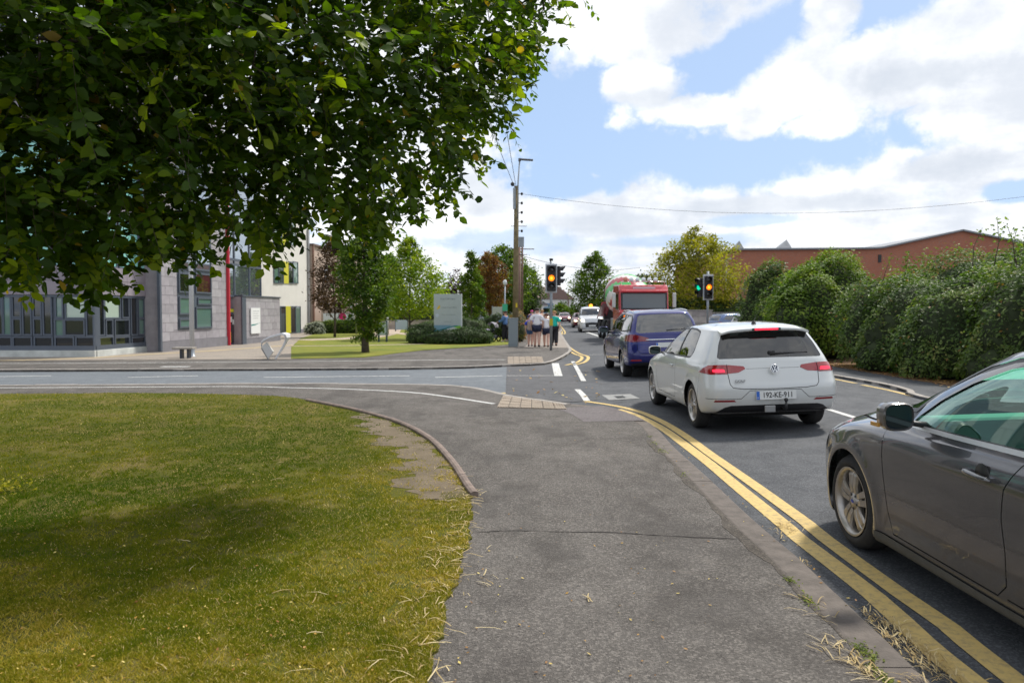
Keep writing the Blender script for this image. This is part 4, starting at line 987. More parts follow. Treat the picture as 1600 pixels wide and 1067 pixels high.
# ------------------------------------------------------------------ generic shape for people carrier and far cars
def rows_for(L, W, H, wb, ro, hood=.72, cowl=.98, nose=.62, tail='hatch'):
    yf = L-ro; w = W/2; cy = wb-.10; rt = H
    up = -.04 if tail == 'hatch' else -.02
    return [dict(w=w*.92, yr=-ro+.18, yf=yf-.18, kr=.85, tr=.96, z=[(-1,.30),(3,.24)]),
            dict(w=w*.965, yr=-ro+.06, yf=yf-.06, kr=.85, tr=.96, z=[(-1,.34),(3,.28)]),
            dict(w=w*.99, yr=-ro, yf=yf, kr=.85, tr=.96, z=[(-1,.46),(3,.44)]),
            dict(w=w, yr=-ro, yf=yf-.01, kr=.85, tr=.96, z=[(-1,.64),(yf,.58)]),
            dict(w=w*.995, yr=-ro+.03, yf=yf-.08, kr=.9, tr=.955, z=[(-1,.80),(2,.78),(yf,hood)]),
            dict(w=w*.98, yr=-ro+.07, yf=yf-.25, kr=.9, kf=1.2, tr=.945, z=[(-1,.92),(2,.90),(yf-.3,hood+.12)], crown=.02),
            dict(w=w*.95, yr=-ro+.10, yf=yf-.62, kr=.85, kf=1.3, tr=.935, z=[(-1,cowl+.06),(1,cowl+.01),(yf-.7,cowl-.05)], crown=.03),
            dict(w=w*.925, yr=-ro+.14, yf=cy-.02, kr=.8, kf=1.1, tr=.93, tf=.95, z=[(-1,cowl+.12),(1,cowl+.06),(2.5,cowl+.03)], crown=.02),
            dict(w=w*.845, yr=-ro+.24, yf=cy-.42, kr=.7, tr=.93, tf=.95, z=[(-1,(cowl+H)/2+.02),(3,(cowl+H)/2)], crown=.02),
            dict(w=w*.755, yr=-ro+.36, yf=cy-.82, kr=.7, tr=.93, tf=.95, z=[(-1,H-.13),(3,H-.13)], crown=.02),
            dict(w=w*.70, yr=-ro+.42, yf=cy-.98, kr=.7, tr=.93, tf=.95, z=[(-.8,H-.085),(.6,H-.055),(2,H-.085)], crown=.02),
            dict(w=w*.47, yr=-ro+.62, yf=cy-1.25, kr=.8, tr=.95, tf=.95, z=[(-.8,H-.035),(.6,H-.01),(2,H-.03)]),
            dict(w=0, yr=-ro+.95, yf=cy-1.5, kf=.5, kr=.5, z=[(-.8,H-.01),(.6,H),(2,H-.01)])]
def people_carrier():
    root = empty('people_carrier', label='deep blue people carrier with chrome tailgate strip, ahead of the white hatchback', cat='car')
    pt = car_paint('deep_blue_paint', (.003,.006,.125), metal=.45, rough=.30)
    AR = [(0,.33,.37),(2.85,.33,.37)]; H = 1.64
    B = Body(rows_for(4.80, 1.90, H, 2.85, .96, hood=.74, cowl=1.0), AR)
    win = [(2.42,1.09),(2.10,1.22),(1.72,1.38),(1.35,1.48),(1.1,1.52),(-.30,1.50),(-.52,1.40),(-.62,1.16),(-.2,1.13)]
    feats = [('hole','side',arch_poly(0,.33,.366),{'step':.05}), ('hole','side',arch_poly(2.85,.33,.366),{'step':.05}),
        ('window_surround','side',inset(win[::-1], -.02),{}),
        ('side_window|a','side',[(2.36,1.10),(2.08,1.215),(1.70,1.37),(1.40,1.455),(1.38,1.13)],{}), ('side_window|b','side',[(1.30,1.13),(1.31,1.475),(1.1,1.51),(.38,1.515),(.40,1.14)],{}),
        ('side_window|c','side',[(.32,1.14),(.31,1.512),(-.29,1.49),(-.49,1.39),(-.58,1.18),(-.2,1.145)],{}),
        ('rear_window','rear',rnd([(0,1.10),(.62,1.085),(.70,1.12),(.665,1.30),(.62,1.47),(.57,1.51),(0,1.53)],.0),{'centre':1}),
        ('windscreen','front',[(0,1.06),(.72,1.05),(.77,1.09),(.66,1.46),(.62,1.50),(0,1.54)],{'centre':1}),
        ('tail_lamp|a','rear',rnd([(.40,.90),(.42,.965),(.66,1.04),(.80,1.06),(.88,1.03),(.93,.97),(.93,.90),(.80,.88)],.015),{'step':.02}),
        ('reflector','rear',[(.60,.43),(.86,.43),(.84,.47),(.62,.47)],{}), ('rear_diffuser','rear',[(0,.28),(.80,.28),(.85,.36),(.62,.40),(0,.40)],{'centre':1}),
        ('panel_gap|a','rear',seam([(.72,1.08),(.70,.90),(.69,.68),(.60,.60),(.0001,.59)],.009),{}), ('panel_gap|b','side',seam([(2.30,1.08),(2.36,.7),(2.25,.36),(1.36,.34),(1.34,1.12)],.008),{}),
        ('panel_gap|c','side',seam([(1.34,.34),(.50,.34),(.42,.6),(.36,1.13)],.008),{})]
    mats = dict(side_window=g_dark, rear_window=g_dark, windscreen=g_car, window_surround=m_black, tail_lamp=M('deep_red_lens', (.20,.008,.02), .12, coat=1), reflector=m_redlens, rear_diffuser=m_black, panel_gap=m_gap)
    car_base(root, B, feats, pt, mats, .18, .2, AR, side_pairs=('side_window|a','side_window|b','side_window|c','tail_lamp','tail_lamp|a','reflector','window_surround'), push=dict(side_window=-.004, rear_window=-.003, tail_lamp=.006, window_surround=.002, panel_gap=-.006))
    b = MB(); b.tube([(x, -.895+.10*(abs(x)/.62)**4, .925) for x in np.linspace(-.60,.60,13)], .024, 8, flat=.7); b.build('chrome_strip', m_chrome, root)
    plate(root, '', (0,-.945,.80), rotx=80); b = MB(); b.tube([(.02,-.80,1.13),(.30,-.79,1.15),(.48,-.785,1.17)], [.022,.014,.009], 6); b.build('rear_wiper', m_black, root)
    for sx in (-1, 1):
        b = MB(); b.tube([(sx*.66,-.30,1.585),(sx*.665,.3,1.625),(sx*.66,1.0,1.62),(sx*.64,1.35,1.585)], .017, 8); b.build('roof_rail', m_chrome, root)
        mirror_part(root, (sx*1.07,2.12,1.12), (.24,.17,.15), pt, side=sx)
        for y in (0, 2.85): wheel(root, sx*.82, y, .33, .225, 'multi', m_alloy, .225, out=sx, lod=1)
    b = MB(); b.bx(-.74,.74,-.6,3.4,.22,.27); b.build('underbody', m_well, root)
    interior(root, 2.5, -.7, .35, 1.05, w=1.45, seats=((-.36,1.5),(.36,1.5),(0,.6)), dash=2.3)
    place_car(root, 3.66, 18.7, R(1.0)); return root
people_carrier()

def far_car(name, label, pt, L=4.1, W=1.74, H=1.48, lit=True, group=None):
    root = empty(name, label=label, cat='car', group=group); AR = [(0,.31,.345),(2.55,.31,.345)]
    B = Body(rows_for(L, W, H, 2.55, .74, hood=.70, cowl=.95), AR); w = W/2; h = H-1.48
    feats = [('hole','side',arch_poly(0,.31,.342,14),{'step':.09}), ('hole','side',arch_poly(2.55,.31,.342,14),{'step':.09}),
        ('side_window','side',[(2.10,1.04),(1.75,1.19),(1.4,1.30+h),(1.1,1.35+h),(-.15,1.33+h),(-.38,1.12),(-.1,1.08)],{'step':.1}),
        ('windscreen','front',[(0,1.02),(w-.22,1.01),(w-.18,1.04),(w-.27,1.32+h),(w-.31,1.35+h),(0,1.38+h)],{'centre':1,'step':.1}),
        ('rear_window','rear',[(0,1.05),(.56,1.04),(.50,1.33+h),(0,1.36+h)],{'centre':1,'step':.1}),
        ('headlamp','front',rnd([(.44,.64),(.50,.72),(.70,.78),(.76,.74),(.74,.65),(.6,.61)],.02),{'step':.03}),
        ('tail_lamp','rear',[(.58,.80),(.60,.98),(.76,.98),(.80,.82)],{'step':.05}),
        ('grille','front',[(0,.34),(.52,.34),(.56,.42),(.36,.62),(0,.62)],{'centre':1,'step':.05})]
    car_base(root, B, feats, pt, dict(side_window=g_dark, windscreen=g_car, rear_window=g_dark, headlamp=m_headlit if lit else m_lens, tail_lamp=m_redlens, grille=m_black), .35, .34, AR, side_pairs=('side_window','headlamp','tail_lamp'), push=dict(headlamp=.004, tail_lamp=.004))
    pl = MB().bx(-.26,.26,L-.74+.006,L-.74+.018,.42,.53).build('number_plate', M('plate_white', (.66,.67,.66), .35), root)
    for sx in (-1, 1):
        b = MB(); b.box((sx*(w+.10),1.86,1.02), (.19,.12,.13)); b.build('door_mirror', pt, root, bevel=.03)
        for y in (0, 2.55):
            wr = empty('wheel', (sx*(w-.11), y, .31)); wr.parent = root; q = MB(); q.lathe([(.205,sx*.095),(.30,sx*.10),(.31,sx*.07),(.31,-sx*.10),(.2,-sx*.10)], axis='X', n=18); q.build('tyre', m_rub, wr)
            q = MB(); q.lathe([(.0001,sx*.085),(.05,sx*.085),(.06,sx*.065),(.20,sx*.08),(.206,sx*.095)], axis='X', n=18); q.build('rim', m_alloy, wr)
    b = MB(); b.bx(-w+.16,w-.16,-.45,L-1.0,.22,.27); b.build('underbody', m_well, root)
    interior(root, 2.2, -.5, .32, .98, w=W-.42, dash=1.95); return root
red = car_paint('dark_red_paint', (.16,.012,.030), metal=.2, rough=.3)
def face_us(o, x, y, hd=0.0):                           # oncoming: nose toward the camera; x, y at the front bumper
    place_car(o, x, y+3.36, math.pi+hd)
rc = far_car('red_car', 'dark red oncoming hatchback with lit headlamps, directly behind the white van', red, group='red cars queueing behind the van')
face_us(rc, 6.9, 73, R(-2))
r2 = copy_tree(rc); r2['label'] = 'dark red oncoming car with two bright headlamps, second behind the white van'; face_us(r2, 7.55, 106, R(-2))
r3 = copy_tree(rc); r3['label'] = 'most distant dark red oncoming car, partly hidden, nearest the woman in turquoise in the photo'; face_us(r3, 7.1, 134, R(-2))
# ================================================================== BUILDINGS
DIRV = Vector((.0593, .998)).normalized()
class Facade:
    """vertical plane through O running along d (2D); local x = along, local y = into the building"""
    def __init__(s, O, d, root=None):
        s.O = Vector(O[:2]); s.d = Vector(d).normalized(); s.rz = math.atan2(s.d.y, s.d.x); s.root = root
    def u(s, px):
        r = px_ray(px, HOR); # solve O + d*u = k*(rx, ry)
        a = Vector((r.x, r.y)); den = s.d.x*a.y-s.d.y*a.x
        return (-s.O.x*a.y+s.O.y*a.x)/den
    def z(s, py, u):
        p = s.O+s.d*u; px = 800+FPX*p.x/p.y*1.0; r = px_ray(px, py); return CAMZ+r.z*(p.y/r.y)
    def rect(s, x0, x1, y0, y1):
        a, b = s.u(x0), s.u(x1); m = (a+b)/2; zt, zb = s.z(y0, m), s.z(y1, m); return min(a, b), max(a, b), min(zt, zb), max(zt, zb)
    def place(s, o): o.location = (s.O.x, s.O.y, 0); o.rotation_euler = (0, 0, s.rz)
m_frame = M('blue_grey_frame', (.095,.115,.15), .45, .2)
m_stone = [M('lilac_stone_a', (.335,.315,.345), .85, var=.12, vscale=2.5, bump=.2, bscale=20), M('lilac_stone_b', (.36,.345,.37), .85, var=.12, vscale=2.5, bump=.2, bscale=20), M('lilac_stone_c', (.30,.285,.31), .85, var=.14, vscale=2.5, bump=.2, bscale=20)]
m_basest = M('dark_base_stone', (.20,.195,.215), .85, var=.12, vscale=3, bump=.2, bscale=20)
def shine(name, col, rough=.04, spec=.8, coat=.6): return M(name, col, rough, coat=coat, spec=spec)
m_gdark = shine('dark_window_glass', (.010,.012,.014)); m_ggreen = shine('greenish_window_glass', (.11,.20,.17)); m_blind = shine('blind_behind_glass', (.42,.52,.44), .2)
m_gred = shine('dark_red_window_glass', (.05,.012,.018)); m_gsky = M('sky_reflecting_glass', (.38,.44,.50), .02, .85)
m_yellow = M('yellow_green_panel', (.56,.52,.02), .5); m_render = M('white_render', (.66,.64,.60), .9, var=.06, vscale=1); m_beige = M('beige_render', (.46,.36,.30), .9, var=.06, vscale=1)
m_redfin = M('red_fin', (.62,.035,.06), .45); m_purp = [M('grey_purple_cladding', (.25,.225,.255), .6, var=.05), M('grey_purple_cladding_b', (.28,.25,.285), .6, var=.05)]
m_turq = M('turquoise_glass_panel', (.25,.58,.52), .15, coat=.5); m_plinth = M('pale_plinth', (.50,.52,.50), .85, var=.25, vscale=1.5)
def window(parent, r, pane_mat, fw=.05, depth=.06, y=-.01, frame=None, bars=()):
    """frame ring and a pane set back in it; r = (u0,u1,z0,z1) in the facade's own plane"""
    u0, u1, z0, z1 = r; f = min(fw, (u1-u0)*.2, (z1-z0)*.2); b = MB()
    b.bx(u0, u0+f, y, y+depth, z0, z1); b.bx(u1-f, u1, y, y+depth, z0, z1); b.bx(u0+f, u1-f, y, y+depth, z1-f, z1); b.bx(u0+f, u1-f, y, y+depth, z0, z0+f)
    w = b.build('window', frame or m_frame, parent)
    MB().bx(u0+f, u1-f, y+depth*.6, y+depth*.6+.012, z0+f, z1-f).build('pane', pane_mat, w); return w
def panels(parent, region, holes, w, h, mats, y=-.02, t=.03, g=.006, name='stone_panel', stagger=.5, limit=300):
    u0, u1, z0, z1 = region; k = 0; row = 0; z = z0; cache = {}
    while z < z1-.02:
        zt = min(z+h, z1); u = u0-(w*stagger if row % 2 else 0)
        while u < u1-.02:
            a, b = max(u, u0), min(u+w, u1); rects = [(a, b, z, zt)]
            for (h0, h1, k0, k1) in holes:
                nr = []
                for (p, q, r, s_) in rects:
                    if h1 <= p or h0 >= q or k1 <= r or k0 >= s_: nr.append((p, q, r, s_)); continue
                    if k0 > r: nr.append((p, q, r, k0))
                    if k1 < s_: nr.append((p, q, k1, s_))
                    lo, hi = max(r, k0), min(s_, k1)
                    if h0 > p: nr.append((p, h0, lo, hi))
                    if h1 < q: nr.append((h1, q, lo, hi))
                rects = nr
            for (p, q, r, s_) in rects:
                if q-p < .04 or s_-r < .04: continue
                k += 1; mi = random.randrange(len(mats)); key = (round(q-p, 3), round(s_-r, 3), mi)
                if key not in cache: cache[key] = MB().bx(g, q-p-g, 0, t, g, s_-r-g).mesh(name, mats[mi])
                o = link(name, cache[key], parent, (p, y+random.uniform(-.003, .003), r))
            u += w
        z = zt; row += 1
    return k
# ---- civic building: glazed corner wing, stone tower, curtain wall, entrance block
civ = empty('civic_building', label='grey stone and glass public building with a red fin, behind the big tree', cat='building')
C0 = G(148, 558, PV)
Zs = lambda zx, zy: (zx/6.154, 440+zy/6.154)
def wing(face, zx0, zx1, name, panes, plinth_px):
    F = Facade(C0, face); e = empty('wing_facade', (F.O.x, F.O.y, 0), F.rz); e.parent = civ
    u0, u1 = sorted((F.u(zx0/6.154), F.u(zx1/6.154)))
    zt = F.z(461, 0); zp = F.z(547.5, 0)
    MB().bx(u0, u1, .04, .35, zp, zt).build('glazing_backing', m_frame, e)
    MB().bx(u0-.02, u1+.02, -.06, .4, .0, zp).build('plinth', m_plinth, e, bevel=.01)
    MB().bx(u0, u1, -.03, .05, zp, zp+.16).build('bottom_rail', m_frame, e); MB().bx(u0, u1, -.03, .05, zt-.07, zt).build('top_rail', m_frame, e)
    for (a, b, c, d, m) in panes:
        r = F.rect(a/6.154, b/6.154, 440+c/6.154, 440+d/6.154); window(e, (r[0]-.03, r[1]+.03, r[2]-.03, r[3]+.03), m)
    return F, e, u0, u1, zt
D_, G_, B_ = m_gdark, m_ggreen, m_blind
Fr, er, ru0, ru1, rzt = wing(DIRV, 915, 1545, 'right', [(925,1085,535,620,D_),(1105,1240,535,620,D_),(1265,1390,535,615,D_),(1410,1530,530,610,D_),(925,1000,145,515,D_),(1010,1155,150,350,B_),(1180,1240,150,345,D_),
    (1020,1080,370,515,D_),(1105,1240,370,515,D_),(1262,1318,150,510,D_),(1335,1385,165,345,G_),(1335,1385,360,505,G_),(1405,1462,160,510,G_),(1485,1525,165,350,G_),(1480,1530,370,510,D_)], 0)
Fl, el_, lu0, lu1, lzt = wing((1, -.02), -1400, 905, 'left', [(120,295,535,625,D_),(325,495,535,625,D_),(525,700,535,628,D_),(725,895,535,628,D_),(-60,20,140,510,D_),(30,100,140,512,G_),(120,195,140,340,D_),(120,195,360,510,D_),(218,295,140,510,D_),
    (320,392,140,340,D_),(320,392,360,510,D_),(415,492,140,510,D_),(535,600,150,345,G_),(525,605,365,520,G_),(630,815,140,350,B_),(620,805,370,515,D_),(830,895,140,520,D_),(-300,-80,140,510,G_),(-520,-320,140,510,D_),(-300,-80,535,620,D_),(-520,-320,535,620,D_),(-60,100,535,620,D_)], 0)
for F, e, a, b, zt in ((Fr, er, ru0, ru1, rzt), (Fl, el_, lu0, lu1, lzt)):
    panels(e, (a, b, zt+.012, zt+1.0), [], 1.9, .5, m_purp, y=-.05, t=.25, name='cladding_panel', stagger=0)
    MB().bx(a+.02, b-.02, .05, .4, zt, zt+9.0).build('upper_wall', m_purp[0], e)
    # turquoise glazing of the upper storeys, seen through the leaves
    uu = a if F is Fr else a; k = 0
    while uu < b-.3:
        hi = min(uu+1.35, b-.7 if F is Fr else b); 
        if hi-uu > .3:
            for z0, z1 in ((zt+1.0, zt+2.9), (zt+3.6, zt+5.6)):
                window(e, (uu+.02, hi-.02, z0, z1), m_turq, y=-.05, frame=m_frame)
        uu += 1.4
body_poly = [(ru0, .45), (ru1, .45), (ru1, 14), (-24, 14), (-24, .45)]
MB().bx(ru0+.45, ru1+.2, .42, 16, 0, rzt+9.0).build('wing_core', m_purp[0], er)
MB().bx(ru0+.05, ru1+.2, .05, 16, rzt+9.0, rzt+9.3).build('roof_slab', m_frame, er)
# stone tower
FB = Facade(G(255, 550, PV), DIRV); eb = empty('stone_facade', (FB.O.x, FB.O.y, 0), FB.rz); eb.parent = civ
Q = lambda a, b, c, d: FB.rect(240+a/4.103, 240+b/4.103, 320+c/4.103, 320+d/4.103)
tu1 = FB.u(353.5); zbase = FB.z(533, .5); ztop = 11.0
hole = Q(150, 370, -250, 797); hole = (hole[0], hole[1], hole[2], 9.5)
MB().bx(-.12, tu1, .02, 6, 0, ztop).build('tower_wall', m_stone[2], eb)
MB().bx(-.14, tu1+.02, -.045, .02, 0, zbase).build('base_course', m_basest, eb)
panels(eb, (-.12, tu1, zbase+.004, 6.6), [hole], .62, .36, m_stone)
panels(eb, (-.12, tu1, 6.6, ztop), [hole], 1.3, .72, m_stone)
MB().bx(-.26, -.13, -.05, .06, .1, 9).build('downpipe', m_frame, eb)
MB().bx(hole[0], hole[1], -.035, .015, hole[2], hole[3]).build('window_surround', m_frame, eb)
for (a, b, c, d, m) in [(155,230,435,565,D_),(155,230,590,705,G_),(155,230,728,790,G_),(262,364,440,570,m_gred),(275,364,596,642,G_),(262,364,655,792,G_),(155,230,250,410,m_gsky),(262,364,250,425,m_gsky),(155,230,60,235,G_),(262,364,60,235,G_),(155,230,-120,40,m_gsky),(262,364,-120,40,m_gsky)]:
    r = Q(a, b, c, d); window(eb, r, m, fw=.07, y=-.085, depth=.05)
ru = FB.u(355.2); MB().bx(ru-.07, ru+.02, -.14, .1, PV, FB.z(325, ru)+1.2).build('red_fin', m_redfin, eb, bevel=.01)
# curtain wall over the entrance
cu0, cu1 = FB.u(356.5), FB.u(411.5); zc0 = FB.z(463.5, cu0); zc1 = 9.6
MB().bx(cu0, cu1, .10, .25, zc0, zc1).build('curtain_backing', m_frame, eb)
cols_ = [FB.u(240+x/4.103) for x in (481, 527, 623, 697)]
rows_ = [zc0, FB.z(320+375/4.103, cu0), FB.z(320+345/4.103, cu0), FB.z(320+210/4.103, cu0)+.6, 9.5]
for i in range(3):
    for j in range(4): window(eb, (cols_[i], cols_[i+1], rows_[j], rows_[j+1]), m_gsky if j != 1 else D_, y=.02, fw=.06)
r = FB.rect(357, 368, 481, 536.5); dr = MB().bx(r[0], r[1], .08, .14, PV, r[3]).build('entrance_door', m_frame, eb)
MB().bx(r[0]+.05, r[1]-.05, .065, .085, r[3]-.20, r[3]-.05).build('lintel_panel', m_yellow, dr); MB().bx(r[0]+.05, (r[0]+r[1])/2, .065, .085, PV+.1, PV+.62).build('kick_panel', m_yellow, dr)
MB().bx((r[0]+r[1])/2+.03, r[1]-.05, .065, .085, PV+.1, r[3]-.3).build('door_pane', D_, dr); MB().bx(r[0]+.05, (r[0]+r[1])/2, .065, .085, PV+.7, r[3]-.3).build('door_pane', D_, dr)
for k in range(3): MB().bx(r[0]+.12+.22*k, r[0]+.28+.22*k, .055, .066, PV+.95+.12*(k % 2), PV+1.2+.12*(k % 2)).build('door_notice', M('paper', (.6,.62,.62)), dr)
MB().bx(cu0, cu1, 1.6, 4, 0, zc0).build('lobby_wall', m_frame, eb)
# entrance block
eu0, eu1 = FB.u(367.5), FB.u(428); zt = FB.z(463, eu0)
MB().bx(eu0, eu1, -.3, 2.2, 0, zt-.02).build('entrance_block', m_stone[2], eb)
MB().bx(eu0-.03, eu0+.42, -.36, -.30, 0, zt).build('entrance_edge', m_frame, eb); MB().bx(eu0+.42, eu1+.02, -.345, -.3, 0, .32).build('base_course', m_basest, eb)
panels(eb, (eu0+.43, eu1, .33, zt), [], .62, .36, m_stone, y=-.33)
MB().bx(eu0, eu1+.05, -.38, 2.25, zt, zt+.06).build('coping', m_frame, eb)
r = FB.rect(379.8, 394.5, 481, 521); sg = MB().bx(r[0], r[1], -.40, -.36, r[2], r[3]).build('wall_sign', M('sign_white', (.80,.81,.82), .5), eb)
b = MB(); L_, H_ = r[1]-r[0], r[3]-r[2]
b.add([(r[0]+.02, -.405, r[2]+H_*.30), (r[0]+L_*.5, -.405, r[2]+H_*.34), (r[1]-.02, -.405, r[2]+H_*.42), (r[0]+L_*.5, -.405, r[2]+H_*.37), (r[0]+.02, -.405, r[2]+H_*.36)], [(0,1,2,3,4)]); b.build('teal_swoosh', M('teal_print', (.01,.22,.20)), sg)
for k in range(4): MB().bx(r[0]+L_*.2, r[0]+L_*(.85-.1*(k % 2)), -.404, -.401, r[2]+H_*(.86-.09*k), r[2]+H_*(.875-.09*k)).build('print_line', M('grey_print', (.35,.36,.38)), sg)
# ---- white rendered building
FE = Facade(G(450, 522, PV), DIRV); ee = empty('white_building', (FE.O.x, FE.O.y, 0), FE.rz, label='white rendered building with yellow-panelled windows, between the stone entrance block and the trees', cat='building')
e0, e1 = FE.u(404), FE.u(483); ze = FE.z(333, FE.u(470))
MB().bx(e0, e1, 0, 9, 0, ze).build('wall', m_render, ee); MB().bx(e0-.05, e1+.05, -.06, 9, ze, ze+.14).build('parapet', M('parapet_cap', (.40,.36,.33), .6), ee)
MB().bx(e0, e1, -.03, 0, 0, .35).build('base_course', m_basest, ee)
for zx in ((770, 925, 365, 505), (770, 912, 95, 262), (778, 938, 650, 822)):
    a, b, c, d = zx; P4 = lambda x0, x1: FE.rect(240+x0/4.103, 240+x1/4.103, 320+c/4.103, 320+d/4.103); w = b-a
    window(ee, P4(a, a+w*.20), m_ggreen, y=-.07); window(ee, P4(a+w*.20, a+w*.40), m_gsky if d < 600 else D_, y=-.07); window(ee, P4(a+w*.61, a+w*.80), D_, y=-.07); window(ee, P4(a+w*.80, b), m_ggreen, y=-.07)
    r = P4(a+w*.40, a+w*.61); MB().bx(r[0], r[1], -.05, .0, r[2], r[3]).build('yellow_panel', m_yellow, ee)
MB().bx(FE.u(480.5), FE.u(482.5), -.12, -.02, 0, ze-1).build('downpipe', M('pipe_grey', (.30,.30,.31), .5), ee)
# ---- beige building
FF = Facade((FE.O+FE.d*FE.u(483)+Vector((.25,0))), DIRV); ef = empty('beige_building', (FF.O.x, FF.O.y, 0), FF.rz, label='beige rendered building with sloping roofline, partly hidden by the reddish tree', cat='building')
f1 = 18.0; b = MB(); zf0 = 6.6; b.prism([(0, 0), (f1, 0), (f1, zf0-.2), (0, zf0)], 0, 8, Matrix(((1,0,0,0),(0,0,1,0),(0,1,0,0),(0,0,0,1)))); b.build('wall', m_beige, ef)
MB().bx(-.05, f1, -.15, 8, zf0, zf0+.15).build('roof_edge', M('roof_brown', (.13,.09,.075), .8), ef)
MB().bx(.02, .16, -.14, -.01, 0, zf0).build('downpipe', M('pipe_brown', (.26,.15,.11), .6), ef)
for u in (3.0, 6.5, 10.0, 13.5):
    for z in (1.0, 4.0): window(ef, (u, u+1.0, z, z+1.3), D_, y=-.07)
# shop front boards with a pink and a teal disc
sf = empty('shopfront_boards', (0,0,0), label='white shopfront boards with a pink disc above a teal disc, behind the columnar tree', cat='sign')
p0 = A(505, 515, 56.5); p1 = A(553, 515, 56.5); H0, H1 = p0.z, A(505, 489.5, 56.5).z
for k, (a, b_) in enumerate(((505, 528.5), (530, 553.5))):
    q0, q1 = A(a, 500, 56.5), A(b_, 500, 56.5); MB().bx(q0.x, q1.x, 56.5, 56.62, H0-.2, H1).build('board', M('board_white', (.70,.73,.78), .5), sf)
for px_, py_, r_, m in ((535, 494.5, 5.6, M('pink_print', (.62,.01,.17))), (538, 513.5, 7.0, M('teal_blue_print', (.02,.33,.42)))):
    c = A(px_, py_, 56.45); b = MB(); b.lathe([(r_*56.5/FPX, 0), (.0001, -.01)], c=(c.x, 56.49, c.z), axis='Y', n=28, smooth=False); b.build('printed_disc', m, sf)
text_mesh('OPEN', .18, M('board_white', (.70,.73,.78)), sf, (A(535,494.5,56.4).x, 56.44, A(535,494.5,56.4).z), (R(90),0,0)) if False else None
MB().bx(p0.x-.2, p1.x+.3, 56.7, 60, 0, H1+.4).build('shop_wall', m_beige, sf)
# ---- red brick hall on the right
m_brick, t = new_mat('orange_red_brick'); co = t.geo(); sx_, sy_, sz_ = t.sep(co)
bk = t.new('ShaderNodeTexBrick'); t.put(bk.inputs['Vector'], t.comb(t.math('ADD', sx_, sy_), sz_, 0.0)); bk.inputs['Scale'].default_value = 1; bk.inputs['Brick Width'].default_value = .225; bk.inputs['Row Height'].default_value = .075; bk.inputs['Mortar Size'].default_value = .01
bk.inputs['Color1'].default_value = (.44,.135,.062,1); bk.inputs['Color2'].default_value = (.36,.105,.055,1); bk.inputs['Mortar'].default_value = (.26,.20,.17,1)
c = t.mix(t.step(t.noise(co, .25, 5, .6), .35, .7, 0, .4), bk.outputs[0], (.30,.10,.055)); pset(t.b, t, color=c, rough=.9)
YB = 76.0; bh = empty('brick_hall', (A(1143, 450, YB).x, YB, 0), label='long orange-red brick hall with a low gable, behind the right-hand hedge', cat='building')
X0 = A(1143, 450, YB).x; prof = [(1143, 391), (1365, 389), (1378, 388), (1503, 361), (1600, 381), (1700, 402), (1700, 520), (1143, 520)]
pp = [(A(x, y, YB).x-X0, max(-.1, A(x, y, YB).z)) for x, y in prof]; XZ = Matrix(((1,0,0,0),(0,0,1,0),(0,1,0,0),(0,0,0,1)))
MB().prism(pp, 0, 26, XZ).build('brick_wall', m_brick, bh)
m_flash = M('lead_flashing', (.22,.23,.25), .5, .3)
for a, b_ in zip(pp[:5], pp[1:6]):
    d = Vector((b_[0]-a[0], 0, b_[1]-a[1])); L = d.length; MB().box(((a[0]+b_[0])/2, 12.9, (a[1]+b_[1])/2+.07), (L+.05, 26.3, .16), rot=Matrix.Rotation(-math.atan2(d.z, d.x), 3, 'Y')).build('roof_flashing', m_flash, bh)
for x0, x1, xa, ya in ((1139, 1169, 1153, 376.5), (1206, 1245, 1228, 374.5)):
    a, b_, c = A(x0, 391, YB+3), A(x1, 391, YB+3), A(xa, ya, YB+4.5); w = b_.x-a.x; zb = a.z-.6; m = MB()
    m.add([(a.x-X0, 3, zb), (b_.x-X0, 3, zb), (b_.x-X0, 3+w, zb), (a.x-X0, 3+w, zb), (c.x-X0, 3+w/2, c.z)], [(0,1,4),(1,2,4),(2,3,4),(3,0,4)]); m.build('roof_light', M('grey_roof_glazing', (.24,.25,.27), .45, .3, var=.2, vscale=1.5), bh)
MB().bx(A(1372,400,YB).x-X0, A(1377,400,YB).x-X0, -.06, 0, A(1372,410,YB).z, A(1372,398,YB).z).build('wall_vent', m_black, bh)
# ---- far houses at the end of the road
def house(name, label, x, y, w, d, h, ridge, wall, roof, rz=0, chim=True, axis='x', nwin=3):
    o = empty(name, (x, y, 0), rz, label=label, cat='house')
    MB().bx(-w/2, w/2, 0, d, 0, h).build('wall', wall, o)
    b = MB()
    if axis == 'x': b.prism([(-.3, h-.02), (d+.3, h-.02), (d/2, ridge)], -w/2-.2, w/2+.2, Matrix(((0,0,1,0),(1,0,0,0),(0,1,0,0),(0,0,0,1))))
    else: b.prism([(-w/2-.3, h-.02), (w/2+.3, h-.02), (0, ridge)], -.02, d+.2, XZ)
    rf = b.build('roof', roof, o)
    if axis == 'y': MB().prism([(-w/2, h), (w/2, h), (0, ridge-.3)], -.05, .02, XZ).build('gable', wall, o)
    if chim: MB().bx(w*.28, w*.28+.7, d/2-.4, d/2+.4, ridge-.6, ridge+.9).build('chimney', m_beige, rf)
    for k in range(nwin):
        u = -w/2+w*(k+.5)/nwin; window(o, (u-.45, u+.45, 1.0, 2.1), D_, y=-.07, depth=.06, frame=m_render)
        if h > 4.5: window(o, (u-.45, u+.45, 3.6, 4.7), D_, y=-.07, depth=.06, frame=m_render)
    return o
m_slate = M('grey_slate', (.17,.16,.17), .7, var=.15, vscale=.8); m_tile = M('brown_tile', (.20,.13,.11), .8, var=.15)
house('white_cottage', 'low white cottage with grey slate roof at the far left end of the street', -2.0, 150, 9, 8, 2.9, 5.2, m_render, m_slate, R(-70))
